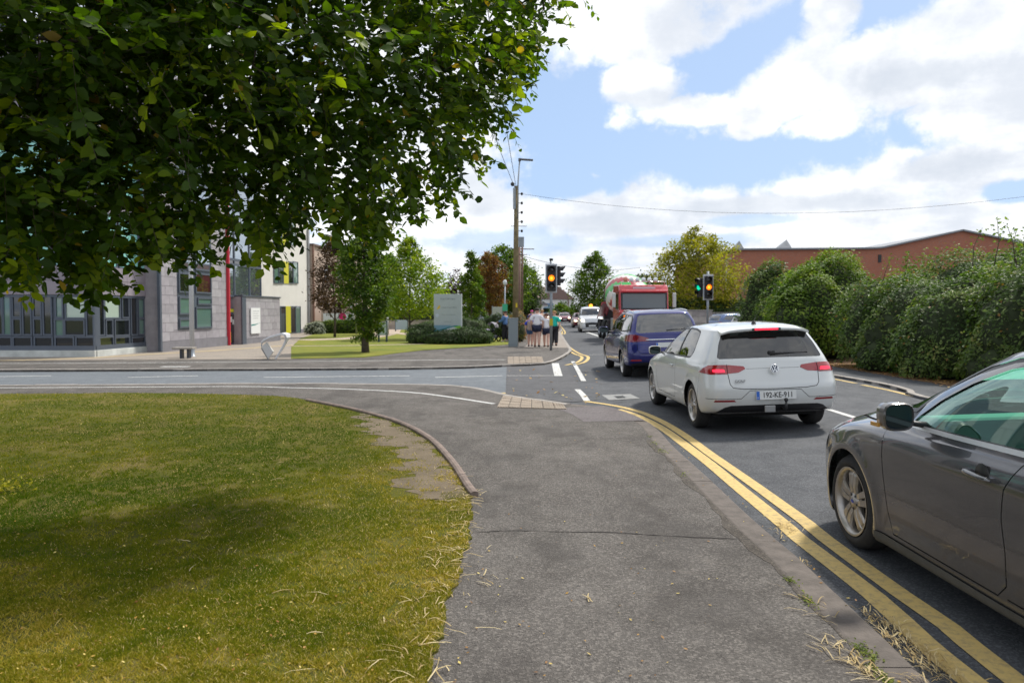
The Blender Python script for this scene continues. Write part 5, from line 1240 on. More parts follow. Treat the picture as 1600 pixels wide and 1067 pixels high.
house('far_house', 'white house with brown roof standing behind the walking family', 3.5, 160, 8, 9, 4.2, 7.0, m_render, m_tile, R(-60))
house('gabled_house', 'tall white gabled house rising behind the nearer traffic light', 6.5, 190, 7, 9, 6.0, 8.8, m_render, m_slate, 0, axis='y')
house('terrace_house', 'small pale house with brick chimney at the end of the road', 11.5, 215, 7, 8, 5.2, 8.0, m_beige, m_tile, 0)
house('roadside_shed', 'grey flat sided shed beside the far footpath', -6.5, 135, 8, 10, 3.2, 4.2, M('grey_shed', (.34,.36,.38), .7), m_slate, R(-80), chim=False)
# stone wall and low wall on the right beyond the junction
def block_wall(name, label, p0, p1, h, th, mats, bw, bh_, cat='wall'):
    a, b = Vector(p0), Vector(p1); L = (b-a).length; o = empty(name, (a.x, a.y, PV), math.atan2(b.y-a.y, b.x-a.x), label=label, cat=cat)
    MB().bx(0, L, .01, th, 0, h).build('wall_core', mats[0], o); panels(o, (0, L, 0, h-.01), [], bw, bh_, mats, y=-.012, t=.04, name='block'); MB().bx(-.03, L+.03, -.05, th+.05, h, h+.07).build('coping', m_conc, o); return o
m_gw = [M('wall_stone_a', (.34,.30,.28), .9, var=.2, vscale=3), M('wall_stone_b', (.40,.36,.33), .9, var=.2, vscale=3), M('wall_stone_c', (.29,.26,.25), .9, var=.2, vscale=3)]
a, b = A(1010, 505, 52), A(1113, 505, 52); block_wall('boundary_wall', 'grey block boundary wall behind the right-hand traffic light', (a.x, 52), (b.x, 52), 1.62, .25, m_gw, .9, .4)
a, b = A(1114, 505, 54), A(1215, 505, 54); block_wall('rear_boundary_wall', 'lower brownish wall topped with railings beyond the parked cars', (a.x, 54), (b.x+4, 54), 1.45, .25, m_gw, .9, .36)
rl = empty('wall_railing', (a.x, 53.9, PV), label='thin dark railings in front of the lower brownish wall', cat='railing')
MB().bx(0, b.x-a.x, -.02, .02, 1.32, 1.36).build('rail', m_black, rl); MB().bx(0, b.x-a.x, -.02, .02, .45, .49).build('rail', m_black, rl); me = MB().bx(-.012,.012,-.012,.012,.2,1.5).mesh('bar', m_black)
for k in range(36): link('bar', me, rl, ((b.x-a.x)*k/35, 0, 0))
# low wall and hedge boards in the park on the left
a, b = A(560, 505, 66), A(700, 505, 66); block_wall('park_wall', 'long low grey wall in front of the clipped green hedge', (a.x, 66), (b.x, 66), .75, .25, m_gw, 1.2, .38)
# ================================================================== TREES, HEDGES, GRASS
def leaf_mat(name, dark, mid, light, trans=.35, tcol=None, rough=.55, odd=None, spec=.22):
    m, t = new_mat(name)
    a = t.new('ShaderNodeAttribute'); a.attribute_name = 'tint'
    st = [(0, dark), (.5, mid), (.93, light)] + ([(1.0, odd)] if odd else [])
    c = t.ramp(a.outputs['Fac'], st); pset(t.b, t, color=c, rough=rough, spec=spec)
    tr = t.new('ShaderNodeBsdfTranslucent'); t.put(tr.inputs[0], t.mix(1.0, c, tcol or (1.9, 2.1, .8), 'MULTIPLY'))
    ms = t.new('ShaderNodeMixShader'); ms.inputs[0].default_value = trans
    t.l.new(t.b.outputs[0], ms.inputs[1]); t.l.new(tr.outputs[0], ms.inputs[2]); t.l.new(ms.outputs[0], t.o.inputs[0]); return m
m_bark = M('grey_brown_bark', (.085,.068,.052), .95, var=.35, vscale=9, bump=.8, bscale=35)
def unit(n): 
    v = rng.normal(size=(n, 3)); return v/np.linalg.norm(v, axis=1, keepdims=True)
def leaf_quads(C, size, up=.35, sz_var=.35, aspect=.55, face=None):
    """diamond leaves (4 verts) centred on C"""
    n = len(C); nm = unit(n); nm[:, 2] = np.abs(nm[:, 2])+up
    if face is not None: nm += face
    nm /= np.linalg.norm(nm, axis=1, keepdims=True)
    d = np.cross(nm, unit(n)); d /= np.maximum(np.linalg.norm(d, axis=1, keepdims=True), 1e-6); s = np.cross(nm, d)
    L = (size*(1+sz_var*rng.uniform(-1, 1, n)))[:, None]
    V = np.stack([C-d*L*.5, C+s*L*.5*aspect+nm*L*.06, C+d*L*.5, C-s*L*.5*aspect+nm*L*.06], 1).reshape(-1, 3)
    F = np.arange(n*4).reshape(-1, 4); return V, F
def tree(name, label, x, y, H, prof, trunk_h, n_clump, per, size, mat, cat='tree', group=None, seed=1, trunk_r=.09, bark=None, squash=1.0, gaps=.16, z0=PV, lean=0.0, shape='tree'):
    """prof: list of (height fraction of crown, radius). Crown runs trunk_h..H"""
    global rng; rng = np.random.default_rng(seed); rs = random.Random(seed)
    root = empty(name, (x, y, z0), 0, label=label, cat=cat, group=group)
    hs = np.array([p[0] for p in prof]); rr = np.array([p[1] for p in prof])
    b = MB(); top = trunk_h+(H-trunk_h)*.8
    pts = [(0,0,-.05)]+[(rs.uniform(-.04,.04)*H/6+lean*k/5, rs.uniform(-.04,.04)*H/6, top*k/5) for k in range(1, 6)]
    b.tube(pts, [trunk_r*1.25]+[trunk_r*(1-.17*k) for k in range(1, 6)], 8); b.build('trunk', bark or m_bark, root)
    # clump centres
    f = rng.uniform(0, 1, n_clump*3); R_ = np.interp(f, hs, rr); keep = rng.uniform(0, rr.max(), n_clump*3) < R_*1.0+.1*rr.max(); f = f[keep][:n_clump]; R_ = R_[keep][:n_clump]
    an = rng.uniform(0, 2*np.pi, len(f)); lob = 1+.16*np.sin(an*3+f*7+seed)+.12*np.sin(an*5-f*11+seed*2)
    rad = R_*lob*np.power(rng.uniform(.05, 1, len(f)), .42)
    cc = np.stack([np.cos(an)*rad+lean*f, np.sin(an)*rad*squash, trunk_h+(H-trunk_h)*f], 1)
    q = MB()
    for k in range(0, len(cc), max(1, len(cc)//26)):
        c = cc[k]; zb = max(trunk_h*.7, c[2]-math.hypot(c[0], c[1])*.9); q.tube([(0,0,min(zb, top*.95)), (c[0]*.5, c[1]*.5, zb*.45+c[2]*.5), tuple(c)], [trunk_r*.35, trunk_r*.22, trunk_r*.08], 5, cap=False)
    q.build('branches', bark or m_bark, root, kind='stuff')
    sp = np.maximum(R_*gaps, size*.9)
    per = int(per*1.7); size *= 1.12
    C = np.repeat(cc, per, 0)+rng.normal(size=(len(cc)*per, 3))*np.repeat(sp, per)[:, None]*np.array([1, squash, .8])
    tint = np.repeat(rng.uniform(.05, .75, len(cc)), per)+rng.uniform(-.22, .25, len(C)); tint[rng.uniform(size=len(C)) < .03] = 1
    V, F = leaf_quads(C, size); me = np_mesh('crown', V, F, mat, False, np.repeat(np.clip(tint, 0, 1), 4))
    tag(link('crown', me, root), kind='stuff'); return root
L_green = leaf_mat('leaf_mid_green', (.028,.062,.008), (.070,.125,.014), (.17,.22,.022))
L_lime = leaf_mat('leaf_light_green', (.075,.13,.010), (.17,.24,.016), (.32,.34,.03), .42)
L_dark = leaf_mat('leaf_dark_green', (.016,.036,.010), (.038,.072,.018), (.08,.125,.028), .25)
L_red = leaf_mat('leaf_rusty', (.07,.040,.014), (.16,.080,.024), (.20,.16,.028), .35, (1.7,1.3,.8))
L_brown = leaf_mat('leaf_brownish', (.035,.026,.014), (.085,.050,.026), (.12,.09,.035), .3, (1.6,1.3,.8))
L_purple = leaf_mat('leaf_purple', (.03,.014,.020), (.06,.03,.04), (.10,.06,.06), .25, (1.4,1,1.1))
L_yellow = leaf_mat('leaf_yellow_green', (.10,.105,.010), (.22,.21,.020), (.36,.30,.03), .4)
L_hedge = leaf_mat('leaf_hedge', (.034,.066,.016), (.088,.140,.034), (.20,.25,.075), .30, (1.6,1.9,.7), .5, odd=(.28,.15,.05))
L_hedge2 = leaf_mat('leaf_bush', (.045,.092,.010), (.105,.172,.020), (.23,.29,.045), .3, odd=(.22,.20,.04))
def at(px, py, z=PV): return G(px, py, z)
round_ = [(0,.35),(.15,.8),(.4,1.0),(.7,.85),(.9,.45),(1,.12)]
P = lambda pr, r: [(a, b*r) for a, b in pr]
x, y = at(571, 551); tree('hornbeam_tree', 'upright green hornbeam standing alone on the far lawn edge, its crown meeting the big tree', x, y, 5.3, [(0,.30),(.06,.62),(.25,.95),(.5,1.0),(.75,.85),(1,.5)], .48, 230, 34, .115, L_green, seed=3, trunk_r=.13)
x, y = at(641, 531); tree('lime_tree', 'bright yellow-green young tree with thin trunk, left of the park sign board', x, y, 5.7, [(0,.9),(.1,1.7),(.35,2.0),(.6,1.3),(.85,.55),(1,.08)], 1.35, 260, 30, .13, L_lime, seed=4, trunk_r=.06)
x, y = at(606, 523); tree('lime_tree', 'smaller lime-green tree half hidden behind the lone hornbeam', x, y, 5.6, [(0,.8),(.3,1.3),(.7,.9),(1,.15)], 1.2, 150, 26, .14, L_lime, seed=5, trunk_r=.06)
x, y = at(523, 527); tree('maple_tree', 'loose reddish-brown tree in front of the beige building', x, y, 6.3, [(0,.7),(.2,1.45),(.5,1.15),(.8,.65),(1,.15)], 1.5, 140, 28, .14, L_brown, seed=6, trunk_r=.07, gaps=.20)
tree('poplar_tree', 'narrow columnar green tree just right of the park sign board', A(737, 505, 60).x, 60, 6.3, [(0,.6),(.2,1.0),(.5,.9),(.8,.5),(1,.08)], .5, 150, 26, .17, L_green, seed=7)
tree('plum_tree', 'small dark purple tree peeping above the park sign board', A(714, 505, 72).x, 72, 5.6, [(0,.8),(.4,1.1),(.8,.7),(1,.2)], 2.2, 60, 18, .2, L_purple, seed=8)
tree('beech_tree', 'rusty copper-leaved tree in front of the big green trees', A(765, 505, 66).x, 66, 6.6, P(round_, 1.75), 1.2, 150, 26, .2, L_red, seed=9)
tree('broad_tree', 'tall broad green tree behind the copper-leaved tree', A(785, 505, 80).x, 80, 8.4, P(round_, 3.4), 1.4, 260, 28, .26, L_green, seed=10, trunk_r=.2)
tree('roadside_tree', 'dark green tree behind the wooden utility poles', A(822, 505, 90).x, 90, 6.8, P(round_, 2.2), 1.3, 140, 26, .26, L_dark, seed=11, trunk_r=.2)
tree('street_tree', 'spiky mid-green tree over the oncoming cars, left of the mixer truck', A(915, 505, 84).x+1.0, 84, 8.0, [(0,1.4),(.2,2.7),(.5,2.7),(.75,1.6),(1,.25)], .8, 240, 26, .24, L_green, seed=12, trunk_r=.2)
tree('street_bush', 'low wide green bush at the far left of the oncoming queue', A(880, 490, 120).x, 120, 2.9, P(round_, 2.2), .1, 80, 22, .28, L_green, seed=13, cat='bush')
tree('rowan_tree', 'large yellow-green tree behind the right-hand traffic light', A(1085, 490, 58).x+.3, 58, 7.9, [(0,1.5),(.2,3.0),(.5,3.3),(.75,2.4),(.92,1.2),(1,.3)], 1.2, 330, 28, .19, L_yellow, seed=14, trunk_r=.18, gaps=.12)
tree('back_tree', 'dark green trees mass behind the mixer truck cab', A(1010, 490, 95).x, 95, 6.0, P(round_, 4.5), .5, 200, 24, .3, L_dark, seed=15, trunk_r=.2)
for i, (px_, Y, h, r_) in enumerate([(-60,70,9,3.5),(60,80,9,4),(690,120,5,4.5),(600,110,6,4),(1130,100,5,3)]):
    lab = ['tree hidden behind the glazed corner wing, furthest left', 'second tree behind the glazed wing', 'distant low green tree right of the lime trees', 'distant round green tree beyond the park hedge', 'green tree beyond the left end of the brick hall'][i]
    if i >= 2: tree('distant_tree', lab, A(px_, 490, Y).x, Y, h, P(round_, r_), .4, 90, 22, .32, L_green if i != 3 else L_lime, seed=20+i, trunk_r=.2)

# ---- clipped bushes and hedges: leaves over an added dark core that blocks light
m_core = M('hedge_dark_core', (.030,.042,.016), 1, var=.4, vscale=3)
def hedge(name, label, blobs, n, size, mat, cat='hedge', seed=1, zlo=.06, up=.25, core=.84, jag=.10, face=None):
    """blobs: (x, y, z, rx, ry, rz)"""
    global rng; rng = np.random.default_rng(seed); x0, y0 = blobs[0][0], blobs[0][1]
    root = empty(name, (x0, y0, PV), 0, label=label, cat=cat)
    B = np.array(blobs, float); ar = B[:, 3]*B[:, 5]+B[:, 4]*B[:, 5]+B[:, 3]*B[:, 4]; k = rng.choice(len(B), n*3, p=ar/ar.sum()); d = unit(n*3); d[:, 2] = np.where(d[:, 2] < -.6, -d[:, 2], d[:, 2])
    bump_ = 1+.10*np.sin(d[:, 0]*5+k)+.08*np.sin(d[:, 1]*7+d[:, 2]*6+k*2); rad = bump_*(1-np.abs(rng.normal(0, jag, n*3)))+rng.uniform(size=n*3)**8*.14
    p = B[k, :3]+d*B[k, 3:6]*rad[:, None]; keep = p[:, 2] > zlo
    for j, bl in enumerate(B):                       # drop leaves buried in another lobe
        q = (p-bl[:3])/bl[3:6]; keep &= ~(((q**2).sum(1) < .66) & (k != j))
    p = p[keep][:n]; kk = k[keep][:n]; dd = d[keep][:n]
    tint = .42+.20*np.sin(p[:, 0]*2.3+p[:, 2]*3.1+p[:, 1]*1.7)+.16*np.sin(p[:, 1]*4.1-p[:, 2]*5.3)+rng.uniform(-.28, .3, len(p)); tint = np.clip(tint, 0, .95); tint[rng.uniform(size=len(p)) < .012] = 1
    V, F = leaf_quads(p-np.array([x0, y0, PV]), size, up, face=dd*.9); tag(link('foliage', np_mesh('foliage', V, F, mat, False, np.repeat(tint, 4)), root), kind='stuff')
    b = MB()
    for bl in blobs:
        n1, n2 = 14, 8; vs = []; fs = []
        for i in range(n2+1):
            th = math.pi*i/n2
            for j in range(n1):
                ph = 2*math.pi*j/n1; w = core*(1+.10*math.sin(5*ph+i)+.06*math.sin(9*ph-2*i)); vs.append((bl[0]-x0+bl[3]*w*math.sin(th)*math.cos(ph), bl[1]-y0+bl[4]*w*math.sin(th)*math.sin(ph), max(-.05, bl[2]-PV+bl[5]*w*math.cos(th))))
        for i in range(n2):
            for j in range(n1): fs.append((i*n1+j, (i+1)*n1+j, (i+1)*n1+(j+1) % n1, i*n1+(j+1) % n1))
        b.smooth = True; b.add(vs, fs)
    b.build('light_block_core', m_core, root, kind='stuff'); return root
def hb(px, ytop, Y, rx, ry, zc=None):
    p = A(px, ytop, Y); h = p.z; return (p.x, Y, h*.45, rx, ry, h*.56)
# bush ring round the park sign
hedge('clipped_bush', 'dark clipped bush wrapped round the foot of the park sign board', [hb(668,503,37.5,1.0,.9), hb(700,516,36.2,1.3,.7), hb(730,512,36.4,1.2,.8), hb(728,497,38.5,1.1,1.0), hb(747,515,37.2,.7,.7), hb(656,512,37,.6,.7)], 15000, .085, L_dark, cat='bush', seed=31)
hedge('park_bush', 'small dark bush behind the stroller', [hb(772,492,46,.9,.8), hb(792,494,47,.9,.8)], 3500, .12, L_dark, cat='bush', seed=32)
hedge('reddish_hedge', 'reddish-topped hedge running behind the grey roadside cabinet', [(A(806,500,y).x+.1-.0*(y-40), y, .7, .55, 1.6, .95) for y in (40,43,46,49,52)], 6000, .10, leaf_mat('leaf_reddish_hedge', (.05,.06,.015), (.14,.11,.03), (.32,.11,.05), .3), seed=33)
hedge('park_hedge', 'long clipped bright green hedge above the low park wall', [(x_, 67.6, .9, 1.3, .6, .95) for x_ in np.arange(-15.0, -5.6, 1.5)], 7000, .14, L_lime, seed=34, core=.9)
hedge('planter_hedge', 'low green hedge in front of the shopfront boards', [(A(p_,520,54).x, 54, .45, .8, .5, .55) for p_ in (512,524,536,548,560)], 3500, .12, L_green, seed=35)
hedge('silver_bush', 'small silvery bush left of the low green hedge', [(A(493,520,52).x, 52, .40, .75, .5, .55)], 1100, .12, leaf_mat('leaf_silver', (.16,.18,.15), (.28,.30,.26), (.42,.44,.38), .2), cat='bush', seed=36)
# right-hand side
R1 = [(12.4,9.5),(11.9,11.5),(11.5,13.5),(11.2,15.5),(10.95,17.5),(10.75,19.5)]
main = []
for i, (x_, y_) in enumerate(R1):
    h = 2.62-.03*i; main += [(x_-.85, y_+.2, .50, .95, 1.15, .68), (x_, y_, h*.42, 1.75, 1.5, h*.60+.12*math.sin(i*2.4)), (x_+1.9, y_+.6, h*.60, 1.9, 1.7, h*.70+.15*math.sin(i*1.7+1))]
main += [(10.7,21.2,1.2,1.5,1.3,1.45),(14.6,12.2,2.0,1.8,1.8,1.85),(15.8,10.3,2.1,1.8,1.8,1.9),(13.6,17.5,2.0,1.4,1.3,1.5),(15.2,15.0,2.1,1.6,1.4,1.65)]
hedge('long_hedge', 'long overgrown dark hedge lining the right pavement behind both nearest cars', main, 135000, .088, L_hedge, seed=40, jag=.09)
hedge('feathery_shrub', 'bright green feathery shrub rising over the left part of the long hedge', [hb(1290,398,25.0,1.5,1.3), hb(1262,425,24.2,1.3,1.2), hb(1320,415,26,1.3,1.2), hb(1245,450,23.8,.9,.9)], 24000, .10, L_hedge2, cat='shrub', seed=41)
hedge('grey_green_shrub', 'greyish green shrub at the left end, next to the brick hall corner', [hb(1200,412,31,1.1,1.2), hb(1222,440,29,1.0,1.0), hb(1188,450,31.5,.8,1.0)], 12000, .115, L_hedge, cat='shrub', seed=42)
hedge('ivy_hedge', 'low flowering ivy hedge on top of the rear boundary wall', [(A(p_,475,57).x, 57, 1.6, 1.3, .8, .95) for p_ in (1060,1085,1110,1135,1160,1182)], 8000, .15, L_hedge, seed=43)
hedge('elder_bush', 'thin elder bush sticking up above the long hedge near the gable', [hb(1440,397,22,.8,.7), hb(1412,412,22,.7,.7)], 2600, .10, L_hedge2, cat='bush', seed=44, core=.4, jag=.3)
# sprigs above the hedge
sp = empty('hedge_sprigs', (0,0,0), label='thin leafy shoots standing above the hedge in front of the gable', cat='bush'); b = MB(); pts = []
for (px_, pyt, pyb, Y) in ((1558,341,400,14.0),(1535,356,400,14.2),(1588,358,400,13.6),(1420,392,420,20),(1395,398,425,20),(1573,350,395,13.9)):
    a_, c_ = A(px_-random.uniform(-18,18), pyb+15, Y), A(px_, pyt, Y); mid = (a_+c_)/2+Vector((random.uniform(-.1,.1),0,0)); b.tube([a_, mid, c_], [.010,.007,.003], 5)
    for k in range(46):
        f = (k/46)**.8; p = a_.lerp(c_, f)*1.0; pts.append(tuple(p+Vector((random.gauss(0,.085), random.gauss(0,.08), random.gauss(0,.05)))))
b.build('shoot', m_bark, sp, kind='stuff'); V, F = leaf_quads(np.array(pts), .075); tag(link('leaves', np_mesh('leaves', V, F, L_hedge2, False, np.repeat(rng.uniform(.1,.8,len(pts)), 4)), sp), kind='stuff')

# ---- the big overhanging tree on the left
L_big = leaf_mat('leaf_big_tree', (.016,.040,.006), (.058,.108,.010), (.25,.31,.012), .48, (2.2,2.3,.42), .48, odd=(.30,.20,.03))
rng = np.random.default_rng(77)
BT = (-7.2, 7.6)
big = empty('overhanging_tree', (BT[0], BT[1], PV), 0, label='large broadleaf tree whose leafy crown overhangs the upper left of the photo', cat='tree')
O3 = np.array([BT[0], BT[1], PV])
b = MB(); b.tube([(0,0,-.1),(.05,0,1.2),(0,.1,2.6),(.1,0,4.5),(0,0,7)], [.34,.27,.24,.18,.08], 14); b.build('trunk', m_bark, big)
# crown lobes (sightline, distance, radius in metres)
LB = [(60,60,4.6,.95),(230,70,5.0,1.0),(400,60,5.4,1.05),(560,60,5.9,1.05),(690,50,6.4,.85),(785,20,6.9,.60),(60,230,4.9,.80),(200,230,5.2,.85),(360,215,5.5,.85),(510,210,6.0,.80),(640,175,6.5,.72),(735,110,7.0,.62),(800,90,7.3,.30),
      (60,345,5.4,.52),(175,345,5.8,.45),(120,320,5.3,.55),(290,330,6.0,.42),(400,310,6.2,.45),(520,305,6.5,.42),(590,275,6.8,.45),(665,260,7.2,.36),(715,215,7.2,.40),(455,328,6.6,.25),(575,322,7.0,.30),(600,330,7.6,.28),(640,300,7.3,.30),
      (175,366,5.8,.34),(60,372,5.5,.34),(300,345,6.0,.28),(150,402,5.6,.20),(232,374,5.9,.22),(430,348,6.5,.24),(345,352,6.2,.22),(250,352,6.0,.30),(30,395,5.6,.20),(120,412,5.6,.18),(300,385,6.3,.10),(415,345,6.5,.14),(700,300,7.4,.15),(560,350,7.2,.22),(745,155,7.2,.4),(850,15,7.4,.25),(155,440,5.7,.09),
      (100,-140,5.2,1.4),(350,-160,6,1.5),(600,-150,6.8,1.4),(760,-120,7.4,1.0),(860,-60,7.8,.5),(100,-420,6,2.0),(450,-450,7,2.0),(-150,150,5,1.2),(-150,320,5.4,.7),(-350,100,6,1.6),(-350,330,6.5,.8),(200,-750,7,2.2),(-250,-300,6.5,2.0)]
lobes = [(A(px_, py_, Y), r_) for px_, py_, Y, r_ in LB]; lobes += [(Vector((-7.5,8.5,6.5)),2.4),(Vector((-5.0,10.0,6.0)),2.0),(Vector((-9.5,6.0,5.5)),2.2),(Vector((-6.5,4.0,6.5)),2.2)]
hubs = []; b = MB(); mains = [Vector((0,0,2.2)),Vector((0,.1,2.7)),Vector((.1,0,3.4)),Vector((.1,0,4.4)),Vector((0,0,5.5))]
nodes = [(q, .07) for q in mains]
for c, r_ in sorted(lobes, key=lambda q: (Vector(q[0])-Vector(O3)-Vector((0,0,3))).length):
    c_l = Vector(c)-Vector(O3); dt = (c_l-Vector((0,0,3))).length
    m_, rr_ = min(nodes, key=lambda q: (q[0]-c_l).length*1.0+max(0, (q[0]-Vector((0,0,3))).length-dt)*2+(0 if (q[0]-c_l).length > .25 else 9))
    L_ = (c_l-m_).length; jit = lambda s_: Vector((random.uniform(-s_,s_), random.uniform(-s_,s_), random.uniform(-s_,s_)+.05))*L_
    p_ = [m_, m_.lerp(c_l,.28)+jit(.09), m_.lerp(c_l,.55)+jit(.09), m_.lerp(c_l,.8)+jit(.06), c_l]; r0 = max(.012, min(rr_*.85, .020+.018*r_+.004*L_))
    b.tube(p_, [r0, r0*.85, r0*.7, r0*.55, r0*.4], 6, cap=False); nodes += [(p_[2], r0*.7), (p_[3], r0*.6), (c_l, r0*.5)]
b.build('branch', m_bark, big, kind='stuff')
# sprays: a thin twig with alternate leaves
lobes = [(c, max(.05, r_*.86-.10)) for c, r_ in lobes]; vol = np.array([r_**2.2+.012 for _, r_ in lobes]); NS = 14500; k = rng.choice(len(lobes), NS, p=vol/vol.sum()); LC = np.array([tuple(c) for c, _ in lobes]); LR = np.array([r_ for _, r_ in lobes])
d = unit(NS); p0 = LC[k]+d*(LR[k]*np.power(rng.uniform(.04, 1, NS), .40))[:, None]; dirs = d*.6+unit(NS)*.8+np.array([.12,-.05,-.14]); dirs /= np.linalg.norm(dirs, axis=1, keepdims=True)
keep = (p0[:, 1] > 2.3) | (p0[:, 2] > 4.2); p0, dirs, k = p0[keep], dirs[keep], k[keep]; NS = len(p0)
NL = 12; Ls = rng.uniform(.26, .50, NS)*np.clip(.55+LR[k], .5, 1.0); tt = (np.arange(NL)+.8)/NL
side = np.cross(dirs, np.array([0, 0, 1.0])+unit(NS)*.35); side /= np.linalg.norm(side, axis=1, keepdims=True); upn = np.cross(side, dirs)
base = p0[:, None]+dirs[:, None]*(Ls[:, None]*tt)[:, :, None]+np.array([0, 0, -.05])*(tt**2)[None, :, None]
sg = np.where(np.arange(NL) % 2 == 0, 1, -1)[None, :, None]
ld = side[:, None]*sg*.85+dirs[:, None]*.55+rng.normal(0, .32, (NS, NL, 3))+np.array([0, 0, -.16]); ld /= np.linalg.norm(ld, axis=2, keepdims=True)
ln = upn[:, None]+rng.normal(0, .55, (NS, NL, 3))+np.array([.1,-.30,0]); ln -= ld*(ln*ld).sum(2, keepdims=True); ln /= np.linalg.norm(ln, axis=2, keepdims=True); lw = np.cross(ld, ln)
sz = (.080*rng.uniform(.55, 1.4, (NS, NL))*(1-.25*(tt[None]-.5)**2))[..., None]
def leaf_verts(B, D, W, N, S):                     # 7-vertex folded leaf
    return np.stack([B, B+D*S*.30+W*S*.31+N*S*.05, B+D*S*.66+W*S*.27+N*S*.03, B+D*S*1.02-N*S*.07, B+D*S*.66-W*S*.27+N*S*.03, B+D*S*.30-W*S*.31+N*S*.05, B+D*S*.5-N*S*.03], -2)
V = leaf_verts(base, ld, lw, ln, sz).reshape(-1, 7, 3); n = len(V)
tint = np.clip(np.repeat(rng.beta(2, 3.2, NS), NL)*.9+rng.uniform(-.12, .22, n), 0, .93); tint[rng.uniform(size=n) < .010] = 1
cam_d = np.linalg.norm(V[:, 0]-np.array([0, 0, CAMZ]), axis=1); c_ = V[:, 0]; vis = (c_[:, 1] > 2.5) & (np.abs(c_[:, 0]/c_[:, 1]) < .66) & ((c_[:, 2]-CAMZ)/c_[:, 1] < .40)
order = np.argsort(np.where(vis, cam_d, 1e9))[:300]; ind = np.zeros(n, bool); ind[order] = True
TRI = np.array([[0,1,6],[1,2,6],[2,3,6],[3,4,6],[4,5,6],[5,0,6]])
Vs = V[~ind]; F = (np.arange(len(Vs))[:, None, None]*7+TRI[None]).reshape(-1, 3)
o = link('leaves', np_mesh('leaves', Vs.reshape(-1, 3)-O3, F, L_big, True, np.repeat(tint[~ind], 7)), big); tag(o, kind='stuff')
protos = []
for q in range(6): # shared leaf blades of six tints
    v1 = leaf_verts(np.zeros((1,3)), np.array([[0,1.,0]]), np.array([[1.,0,0]]), np.array([[0,0,1.]]), np.ones((1,1)))[0]; protos.append(np_mesh('leaf', v1, TRI, L_big, True, np.full(7, .15+.15*q)))
Bf, Df, Wf, Nf, Sf = [a.reshape(-1, a.shape[-1]) for a in (base, ld, lw, ln, sz)]
for i in order:
    o = link('leaf', protos[int(np.clip(tint[i]*6, 0, 5))], big); s_ = float(Sf[i][0]); pm = Bf[i]-O3
    o.matrix_local = Matrix([[Wf[i][r_]*s_, Df[i][r_]*s_, Nf[i][r_]*s_, pm[r_]] for r_ in range(3)]+[[0,0,0,1]])
# twigs
tv = np.stack([p0, p0+dirs*Ls[:, None]+np.array([0,0,-.05])], 1)-O3; off = np.array([[0,0,.0022],[.0022,0,-.0012],[-.0022,0,-.0012]])
TV = np.concatenate([tv[:, 0:1]+off[None], tv[:, 1:2]+off[None]*.4], 1).reshape(-1, 3); TF = (np.arange(NS)[:, None, None]*6+np.array([[0,1,4,3],[1,2,5,4],[2,0,3,5]])[None]).reshape(-1, 4)
tag(link('twigs', np_mesh('twigs', TV, TF, m_bark), big), kind='stuff')

# ---- grass blades of the near lawn
rng = np.random.default_rng(5)
def in_poly(P, x, y):
    ins = np.zeros(len(x), bool); n = len(P)
    for i in range(n):
        x1, y1 = P[i]; x2, y2 = P[(i+1) % n]
        if y1 != y2: ins ^= ((y1 > y) != (y2 > y)) & (x < (x2-x1)*(y-y1)/(y2-y1)+x1)
    return ins
import mathutils.noise as mn
def nz(x, y, s): return np.array([mn.noise((a*s, b_*s, 1.3)) for a, b_ in zip(x, y)])
L_grass = leaf_mat('grass_blade', (.045,.102,.004), (.185,.195,.012), (.52,.39,.08), .35, (1.4,1.4,.5), .9, odd=(.62,.50,.24), spec=.05)
def grass(n, y0, y1, h, w, name, label):
    u = rng.uniform(0, 1, n); y = 1/(1/y0+(1/y1-1/y0)*u) if y1/y0 > 1.3 else rng.uniform(y0, y1, n); x = -rng.uniform(-.06, .80, n)*y-.35*rng.uniform(0,1,n)
    ok = in_poly(lawn_poly, x, y); x, y = x[ok], y[ok]; jx, jy = nz(x, y, 3.1)*.45+nz(x, y, 11)*.12, nz(y, x, 3.7)*.45; bare = in_poly(DIRT, x+jx, y+jy)
    g = nz(x, y, .55); g2 = nz(x, y, 2.6); g3 = nz(x, y, 9.0); thin = (g2+g3*.9 > .32) & (rng.uniform(size=len(x)) < .80)
    ok = ~(bare & (rng.uniform(size=len(x)) < .90+.3*nz(x, y, 7.0))) & ~thin; x, y, g, g2, g3 = x[ok], y[ok], g[ok], g2[ok], g3[ok]; n = len(x)
    hh = h*rng.uniform(.5, 1.25, n)*(1+.5*g2)*(.8+.03*y); ww = w*(.7+.10*y); a = rng.uniform(0, 2*np.pi, n); ln_ = rng.uniform(.25, 1.5, n)*hh
    B0 = np.stack([x, y, np.full(n, PV+.010)], 1); s = np.stack([np.cos(a), np.sin(a), np.zeros(n)], 1)*ww[:, None]*.5; bd = rng.uniform(0, 2*np.pi, n); dv = np.stack([np.cos(bd)*ln_, np.sin(bd)*ln_, hh], 1)
    V = np.stack([B0-s, B0+s, B0+dv*.55+s*.7+np.array([0,0,.10])*hh[:, None], B0+dv], 1)
    edge = np.clip((x+3.0-.10*y)/2.6, 0, 1)     # drier toward the path
    tint = np.clip(.26+.42*g+.34*g2+.18*g3+.50*edge+rng.uniform(-.24, .24, n), 0, .94); tint[rng.uniform(size=n) < .025+.14*edge] = 1
    me = np_mesh(name, V.reshape(-1, 3), np.arange(n*4).reshape(-1, 4), L_grass, False, np.repeat(tint, 4)); return tag(link(name, me), kind='stuff', label=label, cat='grass')
grass(500000, 2.8, 15.5, .020, .0042, 'grass', 'short patchy mown grass with dry yellow areas in the foreground lawn')
